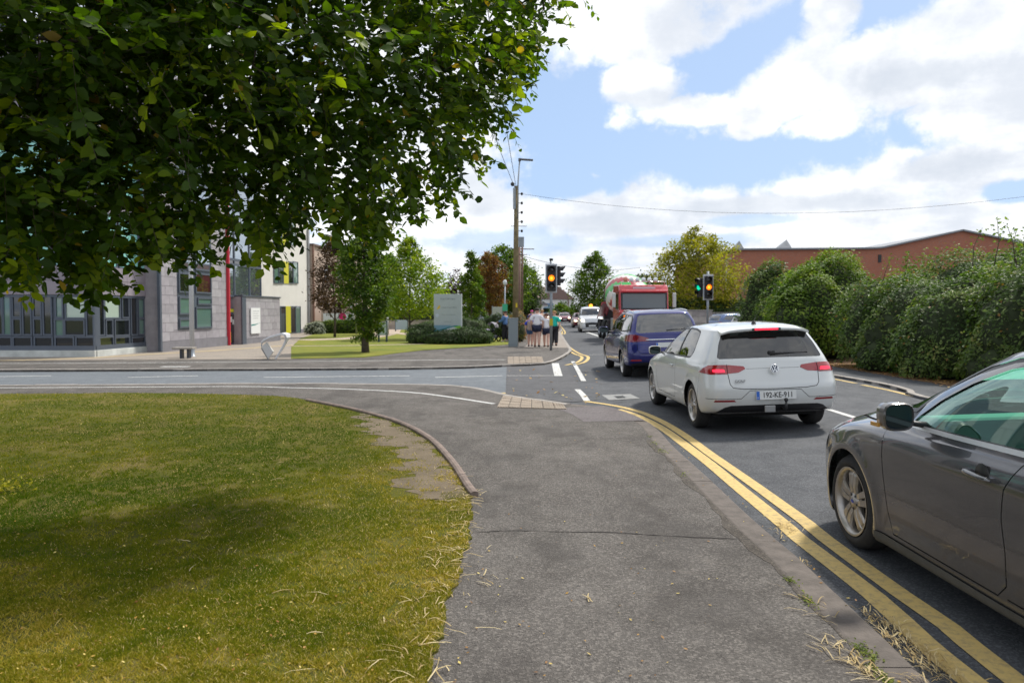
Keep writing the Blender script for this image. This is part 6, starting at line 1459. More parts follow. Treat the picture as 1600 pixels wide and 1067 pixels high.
# ================================================================== STREET FURNITURE
m_galv = M('galvanised_steel', (.30,.33,.36), .45, .6, var=.12, vscale=3)
m_sigblk = M('signal_black', (.018,.018,.022), .5); m_sigbord = M('signal_border_grey', (.52,.54,.58), .45)
m_amb = M_emit('amber_signal', (1.0,.20,.008), 1.35); m_ambc = M_emit('amber_core', (1.0,.38,.02), 1.5); m_cyan = M_emit('green_signal', (.0,.75,.42), .6); m_off = M('unlit_lens', (.02,.015,.015), .25, coat=.5)
def signal_head(parent, x, y, z, lit, rz=0.0, border=True, w=.36, h=1.02, lit_mat=None, core=None):
    """three aspects, hooded, facing -y of its own frame"""
    hd = empty('signal_head', (x, y, z), rz); hd.parent = parent
    if border: MB().bx(-w/2-.055, w/2+.055, .03, .05, -h/2-.07, h/2+.07).build('backing_board', m_sigbord, hd, bevel=.018)
    MB().bx(-w/2, w/2, -.10, .028, -h/2, h/2).build('signal_box', m_sigblk, hd, bevel=.02)
    for k in range(3):
        zz = h*.32-k*h*.32; on = k == lit
        b = MB(); b.lathe([(.0001,-.112),(.105,-.106),(.118,-.101)], c=(0,0,zz), axis='Y', n=24); ln = b.build('lens', (lit_mat or m_amb) if on else m_off, hd)
        if on and core: b = MB(); b.lathe([(.0001,-.116),(.05,-.113)], c=(0,0,zz), axis='Y', n=20); b.build('lens_core', core, ln)
        b = MB(); vs = []; fs = []; n = 14
        for i in range(n+1):
            a = R(-15+210*i/n); L = .10+.11*max(0, math.sin(a)); vs += [(.128*math.cos(a), -.10, zz+.128*math.sin(a)), (.132*math.cos(a), -.10-L, zz+.132*math.sin(a)+.0), (.136*math.cos(a), -.10-L, zz+.136*math.sin(a)), (.134*math.cos(a), -.10, zz+.134*math.sin(a))]
        for i in range(n): fs += [(4*i+j, 4*i+(j+1) % 4, 4*i+4+(j+1) % 4, 4*i+4+j) for j in range(4)]
        b.add(vs, fs); b.build('hood', m_sigblk, hd)
    return hd
x, y = G(861, 547.5, PV)
tl = empty('traffic_light', (x, y, PV), label='traffic light showing amber on the far footpath corner, in front of the walking family', cat='traffic light')
zt = A(861, 404, y).z-PV; b = MB(); b.tube([(0,0,0),(0,0,zt)], .055, 12); b.build('post', m_galv, tl); b = MB(); b.tube([(0,0,zt-.09),(0,0,zt)], .075, 12); b.build('post_cap', m_black, tl)
signal_head(tl, 0, -.09, A(861, 435, y).z-PV, 1, core=m_ambc); sh = signal_head(tl, .27, .10, A(874, 431, y).z-PV, 9, rz=R(75), border=False, w=.30, h=.78)
b = MB(); b.box((.14,.04,zt-.55), (.26,.05,.05)); b.box((.14,.04,zt-1.15), (.26,.05,.05)); b.build('bracket', m_black, tl); MB().bx(-.07,.07,-.08,-.055,1.0,1.28).build('push_button', M('button_yellow', (.5,.4,.02)), tl)
y = 34.5; x = A(1105.5, 500, y).x
t2 = empty('traffic_light', (x, y, PV), label='traffic light with amber lamp and small green lamp, behind the white hatchback', cat='traffic light')
zt = A(1105, 424, y).z-PV; b = MB(); b.tube([(0,0,0),(0,0,zt)], .055, 12); b.build('post', m_galv, t2)
signal_head(t2, 0, -.09, A(1106, 449, y).z-PV, 1, core=m_ambc); signal_head(t2, -.33, .06, A(1093, 449, y).z-PV, 1, rz=R(-55), border=False, w=.26, h=.86, lit_mat=m_cyan)
MB().box((-.16,.03,zt-.6), (.26,.05,.05)).build('bracket', m_black, t2)
# wooden utility poles with a lamp arm and insulators
m_wood = M('weathered_pole_wood', (.17,.135,.07), .9, var=.3, vscale=6, bump=.5, bscale=30); m_wood2 = M('reddish_pole_wood', (.16,.095,.075), .9, var=.25, vscale=6)
Y = 34.6; x = A(805, 540, Y).x; zt = A(806, 291, Y).z-PV
up = empty('utility_pole', (x, Y, PV), label='tall wooden utility pole with a street lamp arm, behind the grey cabinet', cat='pole')
b = MB(); b.tube([(0,0,-.1),(.03,0,zt*.5),(.06,0,zt)], [.15,.125,.10], 14); b.build('pole_shaft', m_wood, up)
zl = A(812, 251, Y).z-PV; b = MB(); b.tube([(.10,-.08,zt-1.5),(.13,-.05,zt+.2),(.20,0,zl)], .032, 8); b.build('lamp_column', m_galv, up)
b = MB(); b.box((.52,0,zl+.03), (.58,.16,.075), rot=Matrix.Rotation(R(4), 3, 'Y')); b.box((.20,0,zl+.03), (.12,.10,.14)); b.build('lamp_head', M('lamp_grey', (.10,.10,.11), .5), up, bevel=.02)
MB().bx(-.10,.02,-.16,-.08,zt-1.05,zt-.1).build('junction_box', m_galv, up); b = MB(); b.lathe([(.0001,.12),(.07,.08),(.10,0),(.05,-.08)], c=(-.12,0,zt+.08), n=10); b.build('cable_bracket', m_black, up)
for k in range(5): b = MB(); b.lathe([(.0001,.07),(.05,.05),(.055,-.02),(.03,-.06),(.0001,-.07)], c=(.30,.0,zt-.35-.42*k), n=8); b.tube([(.08,0,zt-.35-.42*k),(.30,0,zt-.35-.42*k)], .014, 5); b.build('insulator', m_black, up)
MB().bx(.16,.40,-.06,.10,zt-2.75,zt-2.30).build('transformer_box', m_galv, up); b = MB(); b.tube([(.15,.0,zt-3.1),(.55,0,zt-3.1)], .02, 5); b.build('step_rail', m_black, up)
MB().bx(.02,.10,-.17,-.14,1.75,1.95).build('danger_plate', M('plate_yellow', (.62,.45,.02)), up)
Y = 47.0; x = A(810.5, 520, Y).x; p2 = empty('utility_pole', (x, Y, PV), label='second reddish-brown utility pole just behind the tall one', cat='pole'); b = MB(); zt2 = A(810, 388, Y).z; b.tube([(0,0,-.1),(0,0,zt2)], [.15,.12], 12); b.build('pole_shaft', m_wood2, p2); b = MB(); b.tube([(-.1,0,zt2-.1),(-.1,0,zt2+1.8)], .03, 6); b.tube([(-.5,0,zt2+1.3),(.5,0,zt2+1.3)], .02, 5); b.build('mast', m_black, p2)
for i, (px_, Y, yt) in enumerate(((816,70,380),(845,130,438),(840,175,452),(888,160,452))):
    zt3 = A(px_, yt, Y).z; o = empty('telegraph_pole', (A(px_,490,Y).x, Y, PV), label=['slim distant pole right of the reddish pole, above the walkers', 'distant pole with crossbar beyond the family, left of the signal', 'furthest pole above the white cottage roofs', 'distant pole right of the nearer signal, above the red cars'][i], cat='pole')
    b = MB(); b.tube([(0,0,0),(0,0,zt3)], .10, 6); b.build('pole_shaft', m_wood2, o); b = MB(); b.tube([(-1.1,0,zt3-.6),(1.1,0,zt3-.6)], .05, 5); b.build('crossbar', m_black, o)
def wire(name, label, a, b_, sag, r=.012, n=30):
    a, b_ = Vector(a), Vector(b_); pts = [a.lerp(b_, k/n)+Vector((0,0,-sag*4*(k/n)*(1-k/n))) for k in range(n+1)]
    m = MB(); m.tube(pts, r, 5); m.build(name, M('cable_black', (.03,.03,.032), .6), label=label, cat='cable')
tp = A(808, 293, 34.6); wire('overhead_cable', 'long sagging overhead cable crossing the sky to the right edge', A(815, 303, 34.6), A(1700, 293, 30), .95, .007)
wire('overhead_cable', 'left of the two thin cables rising from the pole top to the big tree', A(804, 292, 34.6), (-2.4, 2, 9.5), .5, .011); wire('overhead_cable', 'right of the two thin cables rising from the pole top', A(806, 290, 34.6), (-1.2, 2, 10.0), .3, .011)
wire('overhead_cable', 'distant overhead cable between the far poles behind the nearer signal', A(816, 400, 60), A(1000, 418, 80), .6, .02)
# grey cabinet
x, y = G(802, 542, PV); cb = empty('roadside_cabinet', (x, y, PV), R(2), label='grey metal roadside cabinet at the foot of the tall utility pole', cat='cabinet')
MB().bx(-.21,.21,-.0,.32,.0,1.24).build('cabinet_body', m_g2 if 'm_g2' in globals() else M('cabinet_grey', (.25,.29,.31), .6, var=.1, vscale=4), cb, bevel=.012); MB().bx(-.23,.23,-.02,.34,1.24,1.28).build('cabinet_roof', M('cabinet_grey', (.25,.29,.31)), cb, bevel=.01); MB().bx(-.18,.18,-.010,-.0,.08,1.18).build('cabinet_door', M('cabinet_grey_door', (.23,.27,.29), .6), cb)
# park sign board
x0, x1 = A(678, 500, 36.9), A(721, 500, 36.9); zb, zt = A(700, 520, 36.9).z, A(700, 459.5, 36.9).z; W_ = x1.x-x0.x; H_ = zt-zb
sb = empty('park_sign', ((x0.x+x1.x)/2, 36.9, PV), label='tall pale grey directory sign with yellow emblem and teal wave, ringed by a clipped bush', cat='sign')
MB().bx(-W_/2, W_/2, 0, .09, zb-PV-.3, zt-PV).build('sign_board', M('sign_pale_grey', (.40,.45,.46), .45, var=.04), sb, bevel=.008)
MB().bx(W_/2-.015, W_/2+.03, -.01, .10, zb-PV-.35, zt-PV+.01).build('sign_edge', M('sign_edge_white', (.62,.66,.68), .4), sb)
zz = lambda f: zt-PV-H_*f; yq = -.004
def pr(name, pts, m, dz=0): b = MB(); b.add([(p[0]*W_-W_/2, yq-dz, zz(p[1])) for p in pts], [tuple(range(len(pts)-1, -1, -1))]); o = b.build(name, m, sb); return o
m_txt = M('sign_text_grey', (.16,.20,.22), .6); m_txt2 = M('sign_text_light', (.24,.30,.31), .6)
text_mesh('Áras Chill Dara', .115, m_txt, sb, (0, -.006, zz(.125)), (R(90),0,0), xs=1.0)
text_mesh('County Council Offices', .075, m_txt, sb, (.08, -.006, zz(.345)), (R(90),0,0)); text_mesh('Library and Arts Service', .07, m_txt2, sb, (.05, -.006, zz(.53)), (R(90),0,0)); text_mesh('Visitor parking', .06, m_txt2, sb, (0, -.006, zz(.71)), (R(90),0,0))
pr('yellow_emblem', [(.10,.40),(.14,.33),(.20,.285),(.23,.30),(.22,.36),(.17,.385)], M('emblem_yellow', (.65,.45,.04))); b = MB(); b.lathe([(.09,0),(.0001,-.002)], c=(-W_/2+.16, -.004, zz(.55)), axis='Y', n=20); b.build('round_emblem', M('emblem_pale', (.48,.54,.62)), sb)
pr('sign_band_blue', [(.0,.80),(.65,.80),(.45,.90),(.0,.93)], M('print_blue_grey', (.16,.30,.38))); pr('sign_band_teal', [(0,.93),(.2,.92),(.45,.87),(.7,.815),(.82,.805),(.97,.83),(.7,.845),(.4,.91),(.15,.965),(0,.965)], M('print_teal', (.01,.19,.22)), .001)
pr('sign_band_green', [(.72,.845),(.97,.81),(.97,.885),(.80,.875)], M('print_green', (.22,.50,.04)), .002); pr('sign_band_white', [(.15,.98),(.35,.935),(.6,.875),(.72,.86),(.97,.90),(.97,1.0),(.15,1.0)], M('print_white', (.66,.68,.72)), .003)
for sx in (-1, 1): b = MB(); b.tube([(sx*W_*.4,.05,0),(sx*W_*.4,.05,zb-PV)], .03, 8); b.build('sign_post', m_galv, sb)
# smaller signs
def panel_sign(name, label, px0, px1, pyt, pyb, foot, Y, mat, postm, posts=2, cat='sign'):
    a, b_ = A(px0, pyt, Y), A(px1, pyb, Y); o = empty(name, ((a.x+b_.x)/2, Y, PV), label=label, cat=cat); w = (b_.x-a.x)/2
    MB().bx(-w, w, -.03, .0, b_.z-PV, a.z-PV).build('panel', mat, o, bevel=.008)
    for sx in ((-1, 1) if posts == 2 else (0,)): b = MB(); b.bx(sx*w-.045, sx*w+.045, .002, .08, 0, a.z-PV+.06); b.build('post', postm, o)
    return o
m_post = M('dark_teal_post', (.03,.055,.065), .5)
Yb = G(600, 535, PV)[1]; panel_sign('info_board', 'glassy park notice board on dark posts, right of the lone hornbeam trunk', 591.5, 604, 503, 524, 535, Yb, M('notice_pale', (.33,.40,.38), .25), m_post)
panel_sign('info_board', 'pale blue notice board on dark posts in front of the low park wall', 618, 636.5, 500, 515, 519, 60, M('notice_blue', (.36,.45,.52), .4), m_post)
panel_sign('blank_sign', 'plain pale grey board sign standing above the bush behind the stroller', 769.5, 784.5, 479.5, 492, 505, 52, M('notice_grey', (.40,.42,.39), .6), m_galv)
Y = 44; x = A(789, 500, Y).x; lp = empty('park_lamp', (x, Y, PV), label='slim park lamp column with pale head and small green plate', cat='lamp post'); zt = A(789, 437, Y).z-PV
b = MB(); b.tube([(0,0,0),(0,0,zt-.3)], [.06,.04], 10); b.build('column', m_galv, lp); b = MB(); b.lathe([(.05,zt-.32),(.12,zt-.25),(.10,zt-.05),(.0001,zt)], n=14); b.build('lamp_head', M('lamp_white', (.62,.65,.66), .3), lp); MB().bx(-.15,.15,-.09,-.06,A(789,486,Y).z-PV,A(789,475,Y).z-PV).build('green_plate', M('plate_green', (.05,.42,.24), .5), lp)
Y = 26.2; x = A(300, 540, Y).x; l2 = empty('lamp_post', (x, Y, PV), label='pale lamp post beside the small bench in front of the stone tower', cat='lamp post'); b = MB(); b.tube([(0,0,0),(0,0,5.8)], [.085,.055], 14); b.build('column', M('pale_column', (.52,.53,.55), .5), l2); b = MB(); b.box((.0,-.25,5.82), (.22,.7,.10)); b.build('lamp_head', m_galv, l2, bevel=.03); b = MB(); b.lathe([(.12,0),(.12,.02),(.088,.03),(.088,.30)], n=14); b.build('base_sleeve', m_galv, l2)
for i, (px_, pyt, Y) in enumerate(((557,487,52),(1134,406,66))):
    x = A(px_, 500, Y).x; o = empty('lamp_post', (x, Y, PV), label=['slim white lamp post among the lime trees', 'grey lamp post in front of the corner of the brick hall'][i], cat='lamp post'); zt = A(px_, pyt, Y).z; zt = max(zt, 3.2); b = MB(); b.tube([(0,0,0),(0,0,zt)], [.07,.05], 8); b.build('column', m_galv, o); b = MB(); b.box((.15,0,zt+.03), (.55,.18,.10)); b.build('lamp_head', m_galv, o)
o = empty('white_post', (A(605.5,530,48).x, 48, PV), label='plain white post just right of the glassy notice board', cat='post'); b = MB(); b.tube([(0,0,0),(0,0,A(606,492,48).z)], .06, 8); b.build('column', M('pale_column', (.52,.53,.55)), o); b = MB(); b.lathe([(.0001,.12),(.12,.1),(.06,0)], c=(0,0,A(606,492,48).z), n=10); b.build('cap', m_lens, o)
# bench: a slab top on two legs
Y = G(289, 560, PV)[1]; x = A(289, 560, Y).x; be = empty('bench', (x, Y, PV), R(4), label='small stone-topped bench on dark legs in front of the stone tower', cat='bench'); zt = A(289, 542.5, Y).z-PV
b = MB(); b.bx(-.36,.32,-.20,.22,zt-.06,zt); b.build('seat', M('bench_stone', (.30,.27,.235), .8, var=.1), be, bevel=.015)
for sx in (-.10, .13): MB().bx(sx-.035, sx+.035, -.10, .12, 0, zt-.06).build('leg', M('bench_leg', (.035,.04,.055), .5), be)
# white bent sculpture: ribbon arch and an upright lozenge
Y = G(430, 561, PV)[1]; pz = lambda a, b_: A(a, b_, Y); O_ = pz(430, 561); sc_ = empty('sculpture', (O_.x, Y, PV), label='white bent ribbon sculpture with a pale lozenge panel on the plaza edge', cat='sculpture'); m_sc = M('sculpture_white', (.70,.70,.72), .45)
ln_ = [(409,535.5),(414,531),(424,526.5),(436,523),(444,521.5),(448.5,523),(449.5,527),(447,533),(443,541),(437,551),(431,561)]; wd = [.10,.16,.20,.24,.30,.34,.26,.12,.09,.08,.07]
c3 = [pz(*p)-Vector((O_.x, Y, PV)) for p in ln_]; b = MB(); vs = []
for i, p in enumerate(c3):
    d_ = (c3[min(i+1, len(c3)-1)]-c3[max(i-1, 0)]).normalized(); up_ = Vector((-d_.z, 0, d_.x))*.022
    for s1, s2 in ((-1,-1),(1,-1),(1,1),(-1,1)): vs.append(p+Vector((0, s1*wd[i]*.8, 0))+up_*s2*(1+2.2*wd[i]))
b.add(vs, [(4*i+j, 4*i+(j+1) % 4, 4*i+4+(j+1) % 4, 4*i+4+j) for i in range(len(c3)-1) for j in range(4)]+[(3,2,1,0), tuple(len(vs)-4+k for k in range(4))]); b.build('ribbon_arch', m_sc, sc_, bevel=.008)
lz = [pz(*p)-Vector((O_.x, Y, PV)) for p in ((409,542),(417,534.5),(427.5,549),(420,561))]; b = MB(); b.prism([(p.x, p.z) for p in lz], -.06, .06, XZ); b.build('lozenge_panel', M('sculpture_pale', (.60,.585,.56), .6), sc_, bevel=.01)
b = MB(); b.tube([c3[0], pz(408.8,541)-Vector((O_.x,Y,PV)), pz(409,545)-Vector((O_.x,Y,PV)), pz(419,561)-Vector((O_.x,Y,PV))], .018, 6); b.build('support_rod', m_galv, sc_)

# ================================================================== MIXER TRUCK, VAN, PARKED CARS
def truck():
    root = empty('mixer_truck', label='red concrete mixer truck with green and red striped drum, facing the camera', cat='truck')
    red_ = car_paint('truck_red', (.50,.018,.035), rough=.35); yf = 0.0                      # cab front at y=0, length toward -y locally
    W = 1.22
    b = MB(); b.prism([(0,.55),(0.02,1.55),(-.10,1.62),(-.22,2.62),(-.42,2.86),(-2.1,2.90),(-2.1,.75),(-.3,.75),(-.3,.55)], -W, W, Matrix(((0,0,1,0),(1,0,0,0),(0,1,0,0),(0,0,0,1)))); b.build('cab', red_, root, bevel=.07, seg=3)
    tilt = Matrix.Rotation(R(-6.8), 3, 'X')
    def face(name, m, x0, x1, z0, z1, off=.012, th=.02): # plate on the raked windscreen plane
        zc = (z0+z1)/2; yc = -.10-(zc-1.62)*.12+off; b = MB(); b.box(((x0+x1)/2, yc, zc), (x1-x0, th, z1-z0), rot=Matrix.Rotation(R(6.8), 3, 'X')); return b.build(name, m, root, bevel=.006)
    face('windscreen_surround', m_black, -1.14, 1.14, 1.60, 2.48, .008); face('windscreen', shine('truck_windscreen', (.03,.05,.07), .05), -1.06, 1.06, 1.70, 2.42, .022)
    b = MB(); b.bx(-.98,.98,.012,.04,1.05,1.58); b.build('grille', m_black, root, bevel=.02); b = MB(); b.bx(-.92,.92,.035,.055,1.46,1.53); b.bx(-.80,.80,.035,.05,1.30,1.325); b.bx(-.72,.72,.035,.05,1.18,1.205); b.build('grille_bar', m_chrome, root)
    b = MB(); b.lathe([(.0001,.05),(.08,.05),(.085,.035)], c=(0,.015,1.385), axis='Y', n=16); b.build('badge', m_chrome, root)
    b = MB(); b.bx(-W,W,-.35,.12,.38,.95); b.build('bumper', red_, root, bevel=.06)
    for sx in (-1,1):
        b = MB(); b.bx(sx*.85-.2, sx*.85+.2, .11,.14,.62,.85); b.build('headlamp', m_headlit, root, bevel=.03)
        b = MB(); b.box((sx*(W+.27),-.12,2.10), (.17,.12,.72)); b.build('wing_mirror', M('mirror_pale', (.55,.55,.53), .5), root, bevel=.04)
        b = MB(); b.tube([(sx*W,-.2,2.48),(sx*(W+.27),-.14,2.46)], .02, 6); b.tube([(sx*W,-.2,1.75),(sx*(W+.27),-.14,1.75)], .02, 6); b.build('mirror_bracket', m_black, root)
        b = MB(); b.bx(sx*(W+.003)-.008, sx*(W+.003)+.008, -1.25,-.45,1.65,2.42); b.build('door_window', m_gdark, root)
    b = MB(); b.prism([(-.05,2.60),(.03,2.56),(.02,2.48),(-.12,2.52)], -1.12, 1.12, Matrix(((0,0,1,0),(1,0,0,0),(0,1,0,0),(0,0,0,1)))); b.build('sun_visor', red_, root)
    b = MB(); b.bx(-.55,.55,-.165,-.155,2.66,2.76); b.build('name_board', M('board_pink', (.66,.50,.55)), root)
    b = MB(); b.tube([(-1.1,-.5,2.86),(-1.05,-.45,3.02),(1.05,-.45,3.02),(1.1,-.5,2.86)], .025, 6); b.build('light_bar', m_chrome, root)
    for k in range(6):
        xx = -.62+.30*k; b = MB(); b.lathe([(.0001,.03),(.10,.03),(.115,.0),(.06,-.12),(.0001,-.14)], c=(xx,-.42,3.12), axis='Y', n=14); b.build('spot_lamp', m_lens if k < 5 else M('lamp_salmon', (.6,.25,.18)), root)
    # chassis, drum, hopper
    b = MB(); b.bx(-.45,.45,-9.0,-1.9,.75,1.05); b.build('chassis', m_dark, root); b = MB(); b.bx(-1.15,-.5,-3.3,-2.35,.55,1.2); b.build('fuel_tank', m_galv, root, bevel=.08); b = MB(); b.bx(.5,1.15,-3.3,-2.35,.55,1.2); b.build('side_locker', m_galv, root, bevel=.04)
    prof = [(.30,0),(.75,.12),(1.0,.6),(1.17,1.5),(1.20,2.6),(1.08,3.6),(.75,4.7),(.48,5.4),(.42,5.5)]
    m_st = [red_, M('drum_green', (.04,.38,.07), .4), M('drum_white', (.60,.58,.55), .4), M('drum_dark_red', (.30,.02,.03), .4)]
    vs = []; fs = []; mi = []; n = 36; P_ = []
    for i in range(len(prof)-1):
        for q in range(4): f = q/4; P_.append((prof[i][0]*(1-f)+prof[i+1][0]*f, prof[i][1]*(1-f)+prof[i+1][1]*f))
    P_.append(prof[-1]); rot = Matrix.Rotation(R(-10), 4, 'X') @ Matrix.Rotation(R(90), 4, 'X')
    for (r_, h_) in P_:
        for k in range(n): a = 2*math.pi*k/n; p = rot @ Vector((r_*math.cos(a), r_*math.sin(a), h_)); vs.append((p.x, p.y-2.4, p.z+1.98))
    for i in range(len(P_)-1):
        for k in range(n): fs.append((i*n+k, i*n+(k+1) % n, (i+1)*n+(k+1) % n, (i+1)*n+k)); mi.append([0,2,1,3,2,1][int(k/n*12+P_[i][1]*1.1) % 6])
    fs.append(tuple(range(n))); mi.append(3); me = bpy.data.meshes.new('drum'); me.from_pydata(vs, [], fs)
    for m in m_st: me.materials.append(m)
    me.polygons.foreach_set('material_index', mi); me.polygons.foreach_set('use_smooth', [True]*len(fs)); me.update()
    bm = bmesh.new(); bm.from_mesh(me); bmesh.ops.recalc_face_normals(bm, faces=bm.faces); bm.to_mesh(me); bm.free(); link('drum', me, root)
    b = MB(); b.bx(-.7,.7,-8.7,-8.4,1.0,2.9); b.build('drum_stand', m_dark, root); b = MB(); b.lathe([(.28,0),(.50,.45),(.48,.46)], c=(0,-8.6,3.0), n=14); b.build('hopper', red_, root)
    b = MB(); b.prism([(-.2,0),(.2,0),(.28,.2),(.22,.2),(.16,.06),(-.16,.06),(-.22,.2),(-.28,.2)], 0, 1.9, Matrix.Translation((.85,-8.9,1.3)) @ Matrix.Rotation(R(-65), 4, 'X')); b.build('chute', red_, root)
    for sx in (-1,1):
        for yy in (-.95,-2.0+ -2.6,-6.2,-7.6):
            wr = empty('wheel', (sx*1.02, yy, .50)); wr.parent = root; q = MB(); q.lathe([(.29,sx*.14),(.46,sx*.15),(.50,sx*.10),(.50,-sx*.15),(.3,-sx*.15)], axis='X', n=22); q.build('tyre', m_rub, wr); q = MB(); q.lathe([(.0001,sx*.06),(.12,sx*.10),(.15,sx*.02),(.28,sx*.04),(.295,sx*.14)], axis='X', n=18); q.build('rim', m_galv, wr)
            if yy < -2: b = MB(); b.lathe([(.60,sx*.17),(.60,-sx*.17)], c=(sx*1.02,yy,.52), axis='X', n=12, ang=math.pi); b.lathe([(.57,-sx*.17),(.57,sx*.17)], c=(sx*1.02,yy,.52), axis='X', n=12, ang=math.pi); b.build('mudguard', m_black, root)
        b = MB(); b.lathe([(.58,sx*.02),(.58,-sx*.3)], c=(sx*1.22,-.95,.55), axis='X', n=12, ang=math.pi); b.build('wheel_arch', m_black, root)
    # local front faces +y; turned to face the camera
    a = A(1007, 500, 37.0); root.location = (a.x, 37.0, zroad(a.x, 37)); root.rotation_euler = (0,0,math.pi+R(1.5)); return root
truck()
def van():
    root = empty('white_van', label='white van with amber roof beacon and lit headlamps behind the mixer truck', cat='van'); pt = car_paint('van_white', (.62,.64,.66)); AR = [(0,.33,.37),(3.0,.33,.37)]; H = 1.97; w = .95
    B = Body(rows_for(4.9, 1.9, H, 3.0, .95, hood=.98, cowl=1.22), AR)
    feats = [('hole','side',arch_poly(0,.33,.366,14),{'step':.09}), ('hole','side',arch_poly(3.0,.33,.366,14),{'step':.09}),
        ('side_window','side',[(2.60,1.30),(2.25,1.50),(1.95,1.68),(1.5,1.78),(1.5,1.28)],{'step':.1}),
        ('windscreen','front',[(0,1.28),(.70,1.27),(.76,1.32),(.66,1.74),(.62,1.78),(0,1.80)],{'centre':1,'step':.1}),
        ('headlamp','front',rnd([(.56,.80),(.58,.97),(.76,1.02),(.82,.98),(.80,.82),(.7,.78)],.03),{'step':.04}), ('grille','front',[(0,.38),(.50,.38),(.52,.72),(0,.76)],{'centre':1,'step':.06})]
    car_base(root, B, feats, pt, dict(side_window=m_gdark, windscreen=g_car, headlamp=m_headlit, grille=m_black), .35, .34, AR, side_pairs=('side_window','headlamp'), push=dict(headlamp=.004))
    MB().bx(-.26,.26,3.955,3.967,.44,.55).build('number_plate', M('plate_white', (.66,.67,.66)), root)
    b = MB(); b.lathe([(.14,0),(.13,.14),(.08,.18),(.0001,.18)], c=(-.05,1.6,H-.01), n=14); b.build('beacon', m_amberlit, root)
    for sx in (-1,1):
        b = MB(); b.box((sx*1.10,2.5,1.32), (.20,.14,.26)); b.build('door_mirror', m_black, root, bevel=.04)
        for y in (0,3.0):
            wr = empty('wheel', (sx*.83, y, .33)); wr.parent = root; q = MB(); q.lathe([(.2,sx*.1),(.31,sx*.11),(.33,sx*.07),(.33,-sx*.1),(.2,-sx*.1)], axis='X', n=18); q.build('tyre', m_rub, wr); q = MB(); q.lathe([(.0001,sx*.085),(.19,sx*.07),(.2,sx*.1)], axis='X', n=16); q.build('rim', m_alloy, wr)
    b = MB(); b.bx(-.74,.74,-.6,3.5,.25,.3); b.build('underbody', m_well, root); interior(root, 2.7, -.5, .4, 1.25, w=1.45, seats=((-.36,1.6),(.36,1.6)), dash=2.4)
    place_car(root, A(930,500,57).x, 57+3.95, math.pi-R(3)); return root
van()
blue_ = car_paint('pale_blue_paint', (.07,.12,.26), metal=.3); sil_ = car_paint('silver_paint', (.42,.44,.46), metal=.5)
c = far_car('parked_car', 'blue parked car seen above the white hatchback roof, behind the right-hand signal', blue_, lit=False); c.location = (A(1128,500,44).x, 44, .05); c.rotation_euler = (0,0,R(-72))
c = far_car('parked_car', 'white parked car at the foot of the grey-green shrub, right of the blue one', car_paint('parked_white', (.58,.60,.61)), lit=False); c.location = (A(1168,500,42).x, 42, .05); c.rotation_euler = (0,0,R(-60))
lor = empty('far_lorry', (A(855,490,150).x, 150, 0), label='small blue lorry far down the road above the heads of the family', cat='lorry')
MB().bx(-1.2,1.2,0,6,.9,3.3).build('cargo_box', M('lorry_blue', (.10,.20,.34), .5), lor); MB().bx(-1.1,1.1,-1.8,-.1,.5,2.6).build('cab', M('lorry_cab', (.20,.32,.42), .4), lor, bevel=.1); MB().bx(-.95,.95,-1.84,-1.81,1.5,2.3).build('windscreen', m_gdark, lor)
for sx in (-1,1):
    for y in (-1.0, 4.5): b = MB(); b.lathe([(.0001,.15),(.45,.15),(.45,-.15),(.0001,-.15)], c=(sx*1.0,y,.46), axis='X', n=14); b.build('wheel', m_rub, lor)
# ================================================================== PEOPLE
def skin_mesh(name, V, E, Rd, mat, parent, root=0, sub=2):
    me = bpy.data.meshes.new('sk'); me.from_pydata([tuple(v) for v in V], E, []); o = bpy.data.objects.new('sk', me); COL.objects.link(o)
    m = o.modifiers.new('skin', 'SKIN'); m.use_smooth_shade = True; m.branch_smoothing = .6
    for i, r_ in enumerate(Rd): me.skin_vertices[0].data[i].radius = r_ if isinstance(r_, tuple) else (r_, r_)
    me.skin_vertices[0].data[root].use_root = True
    s = o.modifiers.new('sub', 'SUBSURF'); s.levels = s.render_levels = sub
    dg = bpy.context.evaluated_depsgraph_get(); nm = bpy.data.meshes.new_from_object(o.evaluated_get(dg)); bpy.data.objects.remove(o)
    nm.materials.clear(); nm.materials.append(mat); nm.polygons.foreach_set('use_smooth', [True]*len(nm.polygons)); nm.name = name
    return link(name, nm, parent) if parent is not None else nm
m_skin = M('skin', (.52,.29,.21), .55); m_skin2 = M('skin_pale', (.60,.36,.28), .55)
m_hairb = M('hair_dark', (.022,.015,.012), .7); m_hairr = M('hair_auburn', (.12,.045,.03), .7); m_hairf = M('hair_fair', (.40,.22,.09), .7)
